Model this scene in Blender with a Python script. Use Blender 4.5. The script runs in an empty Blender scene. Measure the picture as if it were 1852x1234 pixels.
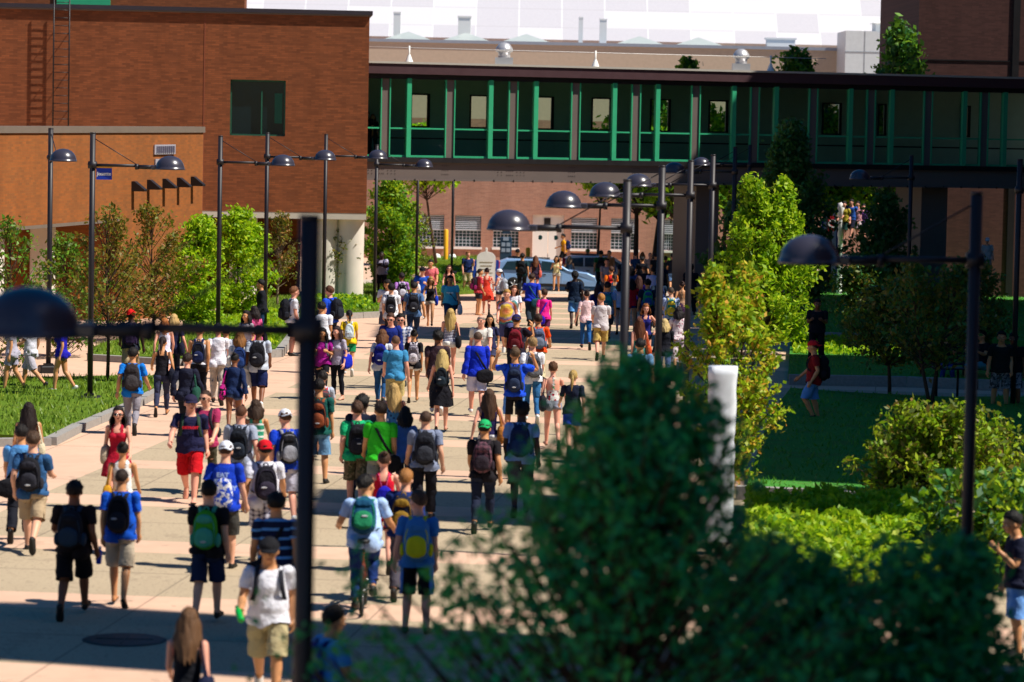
import bpy, bmesh, math, random
import numpy as np
from mathutils import Vector, Matrix
R = math.radians
rnd = random.Random(7)
nr = np.random.RandomState(5)
SC = bpy.context.scene
COL = SC.collection
# ------------------------------------------------------------------ camera model
F, W, H = 6000.0, 1852.0, 1234.0
CAMZ, PITCH, ROLL = 6.5, math.atan((617 - 210) / 6000.0), 0.02
fwd = Vector((0, math.cos(PITCH), -math.sin(PITCH)))
_r0, _u0 = Vector((1, 0, 0)), Vector((0, math.sin(PITCH), math.cos(PITCH)))
cright = _r0 * math.cos(ROLL) + _u0 * math.sin(ROLL)
cup = _u0 * math.cos(ROLL) - _r0 * math.sin(ROLL)
CAM = Vector((0, 0, CAMZ))
def ray(px, py):
    d = fwd * F + cright * (px - 926) - cup * (py - 617)
    return d / d.y                      # per metre of world y
def P(px, py, Y): return CAM + ray(px, py) * Y
def g(Y):                               # the ground falls gently away beyond 95 m
    return 0.0 if Y < 95 else (-0.026 * (Y - 95) if Y < 155 else -1.56)
def hit(px, py, h=0.0):                 # point where the sight line is h above the ground
    d = ray(px, py)
    Y = (h - CAMZ) / d.z if d.z < -1e-6 else 400
    if Y > 95:
        Y = (h + 2.47 - CAMZ) / (d.z + 0.026)
        if Y > 155 or Y < 0: Y = (h - 1.56 - CAMZ) / d.z
    return CAM + d * Y
def gp(px, py): return hit(px, py, 0.0)

# ------------------------------------------------------------------ objects
def empty(name, loc):
    o = bpy.data.objects.new(name, None); o.location = loc
    o.empty_display_size = .2
    COL.objects.link(o); return o
def tag(o, label=None, cat=None, group=None, kind=None):
    if label: o['label'] = label
    if cat: o['category'] = cat
    if group: o['group'] = group
    if kind: o['kind'] = kind
    return o
def mesh_np(name, V, Fs, mats, parent=None, mi=None, smooth=True, attr=None, loc=None):
    """V (n,3); Fs list of index lists or (m,k) array"""
    me = bpy.data.meshes.new(name)
    V = np.asarray(V, dtype=np.float32)
    me.vertices.add(len(V)); me.vertices.foreach_set('co', V.ravel())
    if isinstance(Fs, np.ndarray):
        k = Fs.shape[1]; flat = Fs.ravel().astype(np.int32); n = len(Fs)
        starts = np.arange(n, dtype=np.int32) * k
    else:
        flat = np.fromiter((i for f in Fs for i in f), dtype=np.int32); n = len(Fs)
        ln = np.fromiter((len(f) for f in Fs), dtype=np.int32, count=n)
        starts = np.concatenate([[0], np.cumsum(ln)[:-1]]).astype(np.int32) if n else ln
    me.loops.add(len(flat)); me.loops.foreach_set('vertex_index', flat)
    me.polygons.add(n); me.polygons.foreach_set('loop_start', starts)
    me.update(calc_edges=True)
    if smooth: me.polygons.foreach_set('use_smooth', np.ones(n, dtype=bool))
    for m in (mats if isinstance(mats, (list, tuple)) else [mats]): me.materials.append(m)
    if mi is not None: me.polygons.foreach_set('material_index', np.asarray(mi, dtype=np.int32))
    if attr is not None:
        a = me.attributes.new('rest', 'FLOAT_VECTOR', 'POINT')
        a.data.foreach_set('vector', np.asarray(attr, dtype=np.float32).ravel())
    me.validate()
    o = bpy.data.objects.new(name, me); COL.objects.link(o)
    if parent is not None: o.parent = parent
    if loc is not None: o.location = loc
    return o

class MB:
    """collects simple solids into one mesh"""
    def __init__(s): s.V = []; s.F = []; s.M = []; s.S = []
    def add(s, V, Fs, m=0, sm=False):
        b = len(s.V); s.V += [tuple(v) for v in V]
        for f in Fs: s.F.append([i + b for i in f]); s.M.append(m); s.S.append(sm)
    def box(s, c, d, rz=0, m=0, bev=0):
        x, y, z = d[0] / 2, d[1] / 2, d[2] / 2
        ca, sa = math.cos(rz), math.sin(rz)
        if bev <= 0:
            pts = [(sx * x, sy * y, sz * z) for sz in (-1, 1) for sx, sy in ((-1, -1), (1, -1), (1, 1), (-1, 1))]
            fs = [(3, 2, 1, 0), (4, 5, 6, 7), (0, 1, 5, 4), (1, 2, 6, 5), (2, 3, 7, 6), (3, 0, 4, 7)]
        else:
            b = bev; rings = []
            pts = []
            for zz, k in ((-z, b), (-z + b, 0), (z - b, 0), (z, b)):
                xx, yy = x - k, y - k
                pts += [(-xx + b, -yy, zz), (xx - b, -yy, zz), (xx, -yy + b, zz), (xx, yy - b, zz), (xx - b, yy, zz), (-xx + b, yy, zz), (-xx, yy - b, zz), (-xx, -yy + b, zz)]
            fs = [tuple(range(7, -1, -1)), tuple(range(24, 32))]
            for r in range(3):
                for i in range(8):
                    j = (i + 1) % 8; fs.append((r * 8 + i, r * 8 + j, r * 8 + 8 + j, r * 8 + 8 + i))
        s.add([(c[0] + p[0] * ca - p[1] * sa, c[1] + p[0] * sa + p[1] * ca, c[2] + p[2]) for p in pts], fs, m)
        return s
    def frame_box(s, O, u, a, b, d0, d1, z0, z1, m=0):
        """box along unit vector u (horizontal) from a to b, depth d0..d1 along normal n = u rotated -90 (towards viewer)"""
        n = Vector((u.y, -u.x, 0)); pts = []
        for z in (z0, z1):
            for q, d in ((a, d0), (b, d0), (b, d1), (a, d1)):
                v = O + u * q + n * d; pts.append((v.x, v.y, z))
        fs = [(3, 2, 1, 0), (4, 5, 6, 7), (0, 1, 5, 4), (1, 2, 6, 5), (2, 3, 7, 6), (3, 0, 4, 7)]
        if d1 > d0: fs = [f[::-1] for f in fs]
        s.add(pts, fs, m); return s
    def tube(s, pts, rad, n=10, m=0, caps=True, flat=1.0):
        pts = [Vector(p) for p in pts]
        if not isinstance(rad, (list, tuple)): rad = [rad] * len(pts)
        V = []; up = Vector((0, 0, 1)); prev = None
        for i, p in enumerate(pts):
            t = (pts[min(i + 1, len(pts) - 1)] - pts[max(i - 1, 0)])
            t = t.normalized() if t.length > 1e-9 else up
            a = prev - t * prev.dot(t) if prev is not None else t.cross(Vector((0.3, 1, .2)) if abs(t.z) > .9 else up)
            if a.length < 1e-6: a = t.orthogonal()
            a.normalize(); b = t.cross(a); prev = a
            for k in range(n):
                an = 2 * math.pi * k / n
                V.append(p + (a * math.cos(an) * flat + b * math.sin(an)) * rad[i])
        fs = []
        for i in range(len(pts) - 1):
            for k in range(n):
                j = (k + 1) % n; fs.append((i * n + k, i * n + j, (i + 1) * n + j, (i + 1) * n + k))
        if caps: fs += [tuple(range(n - 1, -1, -1)), tuple(range((len(pts) - 1) * n, len(pts) * n))]
        s.add(V, fs, m, True); return s
    def lathe(s, c, prof, n=24, m=0, sm=True, sx=1, sy=1):
        V = []; fs = []
        for r, z in prof:
            for k in range(n):
                an = 2 * math.pi * k / n; V.append((c[0] + r * math.cos(an) * sx, c[1] + r * math.sin(an) * sy, c[2] + z))
        for i in range(len(prof) - 1):
            for k in range(n):
                j = (k + 1) % n; fs.append((i * n + k, i * n + j, (i + 1) * n + j, (i + 1) * n + k))
        s.add(V, fs, m, sm); return s
    def quad(s, pts, m=0): s.add(pts, [tuple(range(len(pts)))], m); return s
    def prism(s, poly, z0, z1, m=0):
        n = len(poly); V = [(p[0], p[1], z0 if not callable(z0) else z0(p)) for p in poly] + [(p[0], p[1], z1 if not callable(z1) else z1(p)) for p in poly]
        fs = [tuple(range(n - 1, -1, -1)), tuple(range(n, 2 * n))] + [(i, (i + 1) % n, n + (i + 1) % n, n + i) for i in range(n)]
        s.add(V, fs, m); return s
    def build(s, name, mats, parent=None, off=None):
        V = np.array(s.V, dtype=np.float32)
        if off is not None: V = V - np.array(off, dtype=np.float32)
        elif parent is not None: V = V - np.array(parent.location if parent.parent is None else (parent.parent.location + parent.location), dtype=np.float32)
        o = mesh_np(name, V, s.F, mats, parent, s.M, smooth=False)
        o.data.polygons.foreach_set('use_smooth', np.array(s.S, dtype=bool))
        return o

# ------------------------------------------------------------------ materials
def lin(h):
    if not isinstance(h, str): return tuple(h)
    h = h.lstrip('#')
    if len(h) == 3: h = ''.join(ch * 2 for ch in h)
    o = []
    for i in (0, 2, 4):
        v = int(h[i:i + 2], 16) / 255.0
        o.append(v / 12.92 if v <= .04045 else ((v + .055) / 1.055) ** 2.4)
    return tuple(o)
def rgba(h): return lin(h) + (1.0,)
_mc = {}
class NT:
    def __init__(s, name):
        s.m = bpy.data.materials.new(name); s.m.use_nodes = True
        s.t = s.m.node_tree; s.t.nodes.clear()
        s.out = s.n('ShaderNodeOutputMaterial')
    def n(s, typ, **kw):
        nd = s.t.nodes.new(typ)
        for k, v in kw.items():
            if k in nd.inputs: s.set(nd.inputs[k], v)
            else: setattr(nd, k, v)
        return nd
    def set(s, inp, v):
        if isinstance(v, bpy.types.NodeSocket): s.t.links.new(v, inp)
        else: inp.default_value = v
    def math(s, op, a, b=0.0, c=None):
        nd = s.t.nodes.new('ShaderNodeMath'); nd.operation = op
        s.set(nd.inputs[0], a); s.set(nd.inputs[1], b)
        if c is not None: s.set(nd.inputs[2], c)
        return nd.outputs[0]
    def mix(s, f, a, b, blend='MIX'):
        nd = s.t.nodes.new('ShaderNodeMix'); nd.data_type = 'RGBA'; nd.blend_type = blend
        s.set(nd.inputs[0], f); s.set(nd.inputs[6], a); s.set(nd.inputs[7], b)
        return nd.outputs[2]
    def ramp(s, f, stops):
        nd = s.t.nodes.new('ShaderNodeValToRGB'); s.set(nd.inputs[0], f)
        e = nd.color_ramp.elements
        while len(e) < len(stops): e.new(.5)
        for i, (p_, c) in enumerate(stops): e[i].position = p_; e[i].color = c
        return nd.outputs[0]
    def noise(s, vec, scale, detail=3, rough=.55):
        nd = s.n('ShaderNodeTexNoise'); nd.inputs['Scale'].default_value = scale
        nd.inputs['Detail'].default_value = detail; nd.inputs['Roughness'].default_value = rough
        if vec is not None: s.t.links.new(vec, nd.inputs['Vector'])
        return nd.outputs['Fac'], nd.outputs['Color']
    def bsdf(s, color, rough=.7, metal=0.0, spec=.4, bump=None, bstr=.2, bdist=.01, **kw):
        b = s.n('ShaderNodeBsdfPrincipled')
        s.set(b.inputs['Base Color'], color); s.set(b.inputs['Roughness'], rough); s.set(b.inputs['Metallic'], metal)
        b.inputs['Specular IOR Level'].default_value = spec
        for k, v in kw.items(): s.set(b.inputs[k.replace('_', ' ')], v)
        if bump is not None:
            bp = s.n('ShaderNodeBump'); bp.inputs['Strength'].default_value = bstr; bp.inputs['Distance'].default_value = bdist
            s.t.links.new(bump, bp.inputs['Height']); s.t.links.new(bp.outputs[0], b.inputs['Normal'])
        return b
    def done(s, sh):
        s.t.links.new(sh.outputs[0] if not isinstance(sh, bpy.types.NodeSocket) else sh, s.out.inputs['Surface']); return s.m
def pos(n): return n.n('ShaderNodeNewGeometry').outputs['Position']
def plain(name, col, rough=.6, metal=0.0, spec=.4, var=.12, scale=3.0):
    k = ('plain', name, str(col), rough, metal)
    if k in _mc: return _mc[k]
    n = NT(name); c = rgba(col)
    f, _ = n.noise(pos(n), scale, 4)
    cc = n.mix(n.math('MULTIPLY', f, 1.0), tuple(v * (1 - var) for v in c[:3]) + (1,), tuple(min(1, v * (1 + var)) for v in c[:3]) + (1,))
    _mc[k] = n.done(n.bsdf(cc, n.math('MULTIPLY_ADD', f, .2, rough - .1), metal, spec)); return _mc[k]
def fabric(col, pat=None, col2=None, col3=None):
    k = ('fab', col, pat, col2, col3)
    if k in _mc: return _mc[k]
    n = NT('fabric'); at = n.n('ShaderNodeAttribute'); at.attribute_name = 'rest'; v = at.outputs['Vector']
    c = rgba(col); c2 = rgba(col2 or '#ffffff'); c3 = rgba(col3 or col2 or '#ffffff')
    sx = n.n('ShaderNodeSeparateXYZ'); n.t.links.new(v, sx.inputs[0]); X, Y, Z = sx.outputs
    base = c
    if pat == 'stripes': base = n.mix(n.math('LESS_THAN', n.math('FRACT', n.math('MULTIPLY', Z, 9.0)), .30), c, c2)
    elif pat == 'finestripes': base = n.mix(n.math('LESS_THAN', n.math('FRACT', n.math('MULTIPLY', Z, 24.0)), .45), c, c2)
    elif pat == 'plaid':
        a = n.math('LESS_THAN', n.math('FRACT', n.math('MULTIPLY', Z, 13.0)), .42); b = n.math('LESS_THAN', n.math('FRACT', n.math('MULTIPLY', X, 13.0)), .42)
        base = n.mix(n.math('MULTIPLY', n.math('ADD', a, b), .5), c, c2)
    elif pat == 'camo':
        f, _ = n.noise(v, 14, 2); f2, _ = n.noise(v, 22, 2)
        base = n.mix(n.math('GREATER_THAN', f, .52), c, c2); base = n.mix(n.math('GREATER_THAN', f2, .58), base, c3)
    elif pat == 'floral':
        vo = n.n('ShaderNodeTexVoronoi'); vo.inputs['Scale'].default_value = 16; n.t.links.new(v, vo.inputs['Vector'])
        base = n.mix(n.math('LESS_THAN', vo.outputs['Distance'], .42), c, n.mix(n.math('GREATER_THAN', n.n('ShaderNodeSeparateColor', Color=vo.outputs['Color']).outputs[0], .5), c2, c3))
    elif pat == 'dots':
        vo = n.n('ShaderNodeTexVoronoi'); vo.inputs['Scale'].default_value = 22; n.t.links.new(v, vo.inputs['Vector'])
        base = n.mix(n.math('LESS_THAN', vo.outputs['Distance'], .25), c, c2)
    elif pat == 'tiedye':
        d = n.n('ShaderNodeVectorMath', operation='DISTANCE'); n.t.links.new(v, d.inputs[0]); d.inputs[1].default_value = (0.02, .12, 1.2)
        f, _ = n.noise(v, 9, 2); q = n.math('ADD', d.outputs['Value'], n.math('MULTIPLY_ADD', f, .12, -.06))
        base = n.ramp(q, [(0, rgba('#d8704c')), (.1, rgba('#e8a860')), (.16, rgba('#e8c838')), (.23, rgba('#7a6aa0')), (.28, rgba('#d8702c')), (.34, rgba('#3a8a8a')), (.5, rgba('#2a6a90'))])
    elif pat == 'sidestripe': base = n.mix(n.math('GREATER_THAN', n.math('ABSOLUTE', X), .155), c, c2)
    elif pat == 'twotone': base = n.mix(n.math('GREATER_THAN', Z, 1.28), c, c2)
    elif pat == 'raglan': base = n.mix(n.math('GREATER_THAN', n.math('ABSOLUTE', X), .15), c, c2)
    elif pat == 'denim':
        f, _ = n.noise(v, 7, 3); base = n.mix(f, tuple(q * .6 for q in c[:3]) + (1,), tuple(min(1, q * 1.5) for q in c[:3]) + (1,))
    f, _ = n.noise(v, 11, 4, .6)
    base = n.mix(n.math('MULTIPLY', f, .22), base, (.02, .02, .03, 1)) if pat not in ('plain',) else base
    f2, _ = n.noise(v, 9, 3, .6)
    n.m.name = 'fabric'
    _mc[k] = n.done(n.bsdf(base, .85, 0, .15, bump=f2, bstr=.8, bdist=.04)); return _mc[k]
SKIN = {'fair': '#d9a184', 'pink': '#dd9c84', 'tan': '#c48a5e', 'brown': '#7a4a30', 'dark': '#3c241c'}
def skin(t):
    k = ('skin', t)
    if k in _mc: return _mc[k]
    n = NT('skin'); c = rgba(SKIN[t]); f, _ = n.noise(pos(n), 14, 3)
    cc = n.mix(f, tuple(q * .86 for q in c[:3]) + (1,), tuple(min(1, q * 1.1) for q in c[:3]) + (1,))
    _mc[k] = n.done(n.bsdf(cc, .5, 0, .35)); return _mc[k]
def hairmat(col):
    k = ('hair', col)
    if k in _mc: return _mc[k]
    n = NT('hair'); c = rgba(col); at = n.n('ShaderNodeAttribute'); at.attribute_name = 'rest'
    mp = n.n('ShaderNodeMapping'); mp.inputs['Scale'].default_value = (60, 60, 5); n.t.links.new(at.outputs['Vector'], mp.inputs[0])
    f, _ = n.noise(mp.outputs[0], 1.0, 3, .6)
    cc = n.mix(f, tuple(q * .3 for q in c[:3]) + (1,), tuple(min(1, q * 1.25) for q in c[:3]) + (1,))
    _mc[k] = n.done(n.bsdf(cc, .62, 0, .25, bump=f, bstr=.9, bdist=.02)); return _mc[k]
# ------------------------------------------------------------------ people
def sstep(a, b, x):
    t = np.clip((x - a) / (b - a), 0, 1); return t * t * (3 - 2 * t)
SH = np.array([.180, -.015, 1.415]); ELB = np.array([.258, -.02, 1.136]); WR = np.array([.322, .0, .889])
HIP = np.array([.09, 0, .90]); KNE = np.array([.10, .01, .49]); ANK = np.array([.105, -.025, .085])
def _loft(bm, rings, n=16, cap=True):
    prev = None; first = None
    for (c, ax, ay) in rings:
        vs = [bm.verts.new(Vector(c) + Vector(ax) * math.cos(2 * math.pi * k / n) + Vector(ay) * math.sin(2 * math.pi * k / n)) for k in range(n)]
        if prev:
            for k in range(n): bm.faces.new((prev[k], prev[(k + 1) % n], vs[(k + 1) % n], vs[k]))
        else: first = vs
        prev = vs
    if cap: bm.faces.new(first[::-1]); bm.faces.new(prev)
def _limb(bm, pts, rads, n=14, sy=1.0):
    pts = [Vector(p) for p in pts]; rings = []
    for i, p in enumerate(pts):
        t = (pts[min(i + 1, len(pts) - 1)] - pts[max(i - 1, 0)]).normalized()
        a = t.cross(Vector((0, 1, 0))); a.normalize(); b = t.cross(a)
        rings.append((p, a * rads[i], b * rads[i] * sy))
    # rounded ends
    t0 = (pts[0] - pts[1]).normalized(); t1 = (pts[-1] - pts[-2]).normalized()
    f = rings[0]; l = rings[-1]
    rings = [(f[0] + t0 * rads[0] * .75, f[1] * .55, f[2] * .55)] + rings + [(l[0] + t1 * rads[-1] * .75, l[1] * .55, l[2] * .55)]
    _loft(bm, rings, n)
def _ell(bm, c, r, rot=None):
    M = Matrix.Translation(c)
    if rot: M = M @ rot
    M = M @ Matrix.Diagonal((r[0], r[1], r[2], 1))
    bmesh.ops.create_uvsphere(bm, u_segments=14, v_segments=10, radius=1, matrix=M)
def raw_body(sex):
    m = sex == 'm'; bm = bmesh.new()
    T = [(.80, .10, .085, -.005), (.86, .155, .112, -.012), (.92, .168, .12, -.015), (.98, .162, .112, -.008), (1.04, .15, .1, .0), (1.10, .143, .098, .006), (1.18, .15, .104, .006),
         (1.27, .168, .114, .002), (1.34, .176, .114, -.004), (1.39, .172, .1, -.01), (1.43, .145, .08, -.018), (1.46, .098, .066, -.018), (1.49, .068, .064, -.012), (1.53, .06, .062, -.002), (1.58, .054, .058, .004)]
    if not m:
        k = {.80: 1.05, .86: 1.06, .92: 1.04, .98: .98, 1.04: .88, 1.10: .83, 1.18: .85, 1.27: .87, 1.34: .87, 1.39: .87, 1.43: .9, 1.46: .88, 1.49: .82, 1.53: .82, 1.58: .85}
        T = [(z, a * k[z], b * (k[z] * .5 + .47), c) for z, a, b, c in T]
    _loft(bm, [((0, c, z), (a, 0, 0), (0, b, 0)) for z, a, b, c in T], 24)
    ar = 1.0 if m else .80; lr = 1.0 if m else .97
    for s in (-1, 1):
        S = np.array([s, 1, 1]); sh, el, wr = SH * S, ELB * S, WR * S
        if not m: sh = sh * [.93, 1, 1]
        lp = lambda a, b, t: a * (1 - t) + b * t
        _limb(bm, [sh, lp(sh, el, .35), lp(sh, el, .7), el, lp(el, wr, .28), lp(el, wr, .65), wr], [.058 * ar, .054 * ar, .046 * ar, .041 * ar, .044 * ar, .036 * ar, .027 * ar])
        d = Vector(wr - el).normalized(); side = d.cross(Vector((0, 1, 0))).normalized()   # palm faces the thigh
        fw = Vector((0, 1, 0)); fw = (fw - d * fw.dot(d)).normalized(); inn = Vector((-s, 0, 0)); inn = (inn - d * inn.dot(d)); inn.normalize()
        w = Vector(wr)
        _limb(bm, [w, w + d * .03, w + d * .065, w + d * .092], [.026 * ar, .033 * ar, .038 * ar, .036 * ar], 12, 1.0)
        for q, (o, L) in enumerate(((.030, .072), (.010, .082), (-.010, .076), (-.029, .060))):
            b = w + d * .088 + fw * o
            p1 = b + d * L * .45 + inn * .006; p2 = p1 + (d * .8 + inn * .6).normalized() * L * .32; p3 = p2 + (d * .45 + inn * .9).normalized() * L * .27
            _limb(bm, [b, p1, p2, p3], [.0105 * (ar * .5 + .5)] * 2 + [.0095, .0085], 8)
        b = w + d * .03 + fw * .028
        _limb(bm, [b, b + (d * .7 + fw * .6 + inn * .3).normalized() * .04, b + (d * .9 + fw * .45 + inn * .5).normalized() * .072], [.013, .0125, .0095], 8)
        hp, kn, an = HIP * S, KNE * S, ANK * S
        _limb(bm, [hp + [0, -.012, -.0], lp(hp, kn, .25), lp(hp, kn, .6), kn, lp(kn, an, .3) + [0, -.012, 0], lp(kn, an, .62), an], [.092 * lr, .086 * lr, .072 * lr, .057 * lr, .058 * lr, .046 * lr, .037 * lr])
        if True: _ell(bm, (s * .07, -.075, .885), (.085, .075, .09))
        if not m: _ell(bm, (s * .072, .078, 1.265), (.062, .058, .062))
        x = s * .108
        _loft(bm, [((x, -.078, .045), (.012, 0, 0), (0, 0, .02)), ((x, -.06, .05), (.03, 0, 0), (0, 0, .045)), ((x, -.01, .055), (.034, 0, 0), (0, 0, .055)), ((x + s * .004, .06, .04), (.038, 0, 0), (0, 0, .038)), ((x + s * .008, .12, .026), (.042, 0, 0), (0, 0, .025)), ((x + s * .008, .165, .02), (.03, 0, 0), (0, 0, .017)), ((x + s * .006, .182, .018), (.01, 0, 0), (0, 0, .008))], 12)
        _ell(bm, (s * .077, -.0, 1.622), (.011, .02, .032))
    hs = 1.0 if m else .96
    _ell(bm, (0, -.002, 1.648), (.076 * hs, .1, .102)); _ell(bm, (0, .03, 1.592), (.058 * hs, .068, .072)); _ell(bm, (0, .056, 1.552), (.034 * hs, .034, .028))
    _ell(bm, (0, .104, 1.612), (.013, .02, .028)); _ell(bm, (0, .086, 1.655), (.05, .016, .014))
    for s in (-1, 1): _ell(bm, (s * .042, .065, 1.608), (.022, .02, .02))
    for v in bm.verts:
        z = v.co.z
        if z > 1.50 and abs(v.co.x) < .13: k = 1 + .11 * min(1, (z - 1.50) / .05); v.co.x *= k; v.co.y *= k; v.co.z = 1.50 + (z - 1.50) * (1 + .09 * min(1, (z - 1.50) / .05))
    me = bpy.data.meshes.new('tmp'); bm.to_mesh(me); bm.free(); return me
def _apply(me, mods):
    o = bpy.data.objects.new('tmp', me); COL.objects.link(o)
    for typ, kw in mods:
        md = o.modifiers.new('m', typ)
        for k, v in kw.items(): setattr(md, k, v)
    dg = bpy.context.evaluated_depsgraph_get(); dg.update()
    nm = bpy.data.meshes.new_from_object(o.evaluated_get(dg))
    bpy.data.objects.remove(o); return nm
CREW_N = Vector((0, .32, 1)).normalized(); CREW_P = Vector((0, 0, 1.452))
UPD = (ELB - SH) / np.linalg.norm(ELB - SH); FOD = (WR - ELB) / np.linalg.norm(WR - ELB); UPL = float(np.linalg.norm(ELB - SH))
def make_lod(me, tris):
    n0 = sum(len(p.vertices) - 2 for p in me.polygons)
    nm = _apply(me, [('DECIMATE', dict(ratio=min(1.0, tris / n0)))])
    bm = bmesh.new(); bm.from_mesh(nm)
    def cut(co, no):
        bmesh.ops.bisect_plane(bm, geom=bm.verts[:] + bm.edges[:] + bm.faces[:], dist=1e-5, plane_co=co, plane_no=no)
    for z in (.80, .86, .925, .99, .50, .64, .12, .085, 1.2, 1.33, 1.36): cut((0, 0, z), (0, 0, 1))
    cut(CREW_P, CREW_N)
    for s in (-1, 1):
        S = np.array([s, 1, 1]); cut(tuple((SH + UPD * .19) * S), tuple(UPD * S)); cut(tuple((ELB + FOD * .25) * S), tuple(FOD * S))
    bmesh.ops.triangulate(bm, faces=bm.faces[:])
    bm.normal_update(); bm.verts.index_update()
    V = np.array([v.co for v in bm.verts]); N = np.array([v.normal for v in bm.verts])
    T = np.array([[v.index for v in f.verts] for f in bm.faces])
    bm.free(); return V, N, T
# bones
BN = ['pelvis', 'chest', 'head'] + [b + s for s in 'LR' for b in ('up', 'fo', 'ha', 'th', 'sn', 'ft')]
BI = {b: i for i, b in enumerate(BN)}
def weights(V):
    n = len(V); Wt = np.zeros((n, len(BN))); x, y, z = V.T
    armtot = np.zeros(n)
    for s, sd in ((-1, 'L'), (1, 'R')):
        S = np.array([s, 1, 1]); sh, el, wr = SH * S, ELB * S, WR * S; ud, fd = UPD * S, FOD * S
        d = V - sh; t = d @ ud; perp = np.linalg.norm(d - np.outer(t, ud), axis=1)
        far = ((s * x) > .27) | ((s * x > .212) & (z < 1.3))
        w = sstep(-.03, .07, t) * np.where(far, 1, 1 - sstep(.060, .086, perp)) * (s * x > .1)
        w = np.where(z > 1.5, 0, w)
        te = (V - el) @ ((ud + fd) / 2); we = sstep(-.035, .035, te); tw = (V - wr) @ fd; ww = sstep(-.015, .03, tw)
        Wt[:, BI['up' + sd]] = w * (1 - we); Wt[:, BI['fo' + sd]] = w * we * (1 - ww); Wt[:, BI['ha' + sd]] = w * we * ww
        armtot += w
    rest = 1 - np.clip(armtot, 0, 1)
    leg = 1 - sstep(.80, .97, z); sideR = sstep(-.018, .018, x)
    for sd, sw in (('R', sideR), ('L', 1 - sideR)):
        k = sstep(.45, .54, z); a = sstep(.05, .13, z)
        Wt[:, BI['th' + sd]] = rest * leg * sw * k; Wt[:, BI['sn' + sd]] = rest * leg * sw * (1 - k) * a; Wt[:, BI['ft' + sd]] = rest * leg * sw * (1 - k) * (1 - a)
    hd = sstep(1.455, 1.56, z); ch = sstep(1.0, 1.2, z)
    Wt[:, 0] = rest * (1 - leg) * (1 - ch); Wt[:, 1] = rest * (1 - leg) * ch * (1 - hd); Wt[:, 2] = rest * (1 - leg) * hd
    return Wt / np.maximum(Wt.sum(1, keepdims=True), 1e-9)
def rx(a): c, s = math.cos(a), math.sin(a); return np.array([[1, 0, 0], [0, c, -s], [0, s, c]])
def ry(a): c, s = math.cos(a), math.sin(a); return np.array([[c, 0, s], [0, 1, 0], [-s, 0, c]])
def rz(a): c, s = math.cos(a), math.sin(a); return np.array([[c, -s, 0], [s, c, 0], [0, 0, 1]])
def joint(parent, p, rot):
    A = np.eye(4); A[:3, :3] = rot; A[:3, 3] = p - rot @ p
    return parent @ A
def bones(po):
    gq = lambda k, d=0.0: R(po.get(k, d)); B = [None] * len(BN); I = np.eye(4)
    B[0] = joint(I, np.array([0, 0, .95]), rx(-gq('plean')))
    B[1] = joint(B[0], np.array([0, 0, 1.05]), rz(gq('twist')) @ rx(-gq('lean')))
    B[2] = joint(B[1], np.array([0, -.01, 1.5]), rz(gq('hyaw')) @ rx(-gq('hpitch')))
    for s, sd in ((-1, 'L'), (1, 'R')):
        S = np.array([s, 1, 1])
        ab = gq('ab' + sd, 7)                       # angle from the trunk
        B[BI['up' + sd]] = joint(B[1], SH * S, rx(gq('arm' + sd)) @ ry(s * (R(15.6) - ab)))
        fr = joint(np.eye(4), ELB * S, rz(s * gq('in' + sd)) @ rx(gq('el' + sd, 12)))
        B[BI['fo' + sd]] = B[BI['up' + sd]] @ fr
        B[BI['ha' + sd]] = joint(B[BI['fo' + sd]], WR * S, rx(gq('wr' + sd)))
        B[BI['th' + sd]] = joint(B[0], HIP * S, ry(-s * gq('spread' + sd, -1)) @ rx(gq('th' + sd)))
        B[BI['sn' + sd]] = joint(B[BI['th' + sd]], KNE * S, rx(-gq('kn' + sd)))
        B[BI['ft' + sd]] = joint(B[BI['sn' + sd]], ANK * S, rx(gq('ft' + sd)))
    return np.array(B)
def skinpose(V, Wt, B):
    V4 = np.c_[V, np.ones(len(V))]
    return np.einsum('vb,bij,vj->vi', Wt, B, V4)[:, :3]
def wob(V, amp, fr=13.0, sd=0.0):
    x, y, z = V.T
    return amp * (np.sin(fr * z + 7 * x + sd) * np.sin(fr * .8 * x + 5 * y + sd * 2) + .7 * np.sin(fr * 2.1 * z - 11 * y + 9 * x + sd * 3))
LOD = {}
for _sx in 'mf':
    _me = _apply(raw_body(_sx), [('REMESH', dict(mode='VOXEL', voxel_size=.0085)), ('SMOOTH', dict(factor=.5, iterations=3))])
    for _l, _t in (('hi', 9000), ('lo', 4200)):
        _V, _N, _T = make_lod(_me, _t)
        LOD[_sx + _l] = (_V, _N, _T, weights(_V))
def sub(T, keep):
    T2 = T[keep]; u, inv = np.unique(T2, return_inverse=True)
    return u, inv.reshape(T2.shape)
def armw(Wt): return Wt[:, [BI[b + s] for s in 'LR' for b in ('up', 'fo', 'ha')]].sum(1)
def side_t(C):   # distance along the arm from the shoulder, for either side
    A = C.copy(); A[:, 0] = np.abs(A[:, 0])
    tu = (A - SH) @ UPD; tf = (A - ELB) @ FOD
    return np.where(tf > 0, UPL + tf, np.minimum(tu, UPL))
def grid_faces(r, c, wrap=True):
    fs = []
    for i in range(r - 1):
        for k in range(c if wrap else c - 1):
            j = (k + 1) % c; fs.append((i * c + k, i * c + j, (i + 1) * c + j, (i + 1) * c + k))
    return fs
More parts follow.
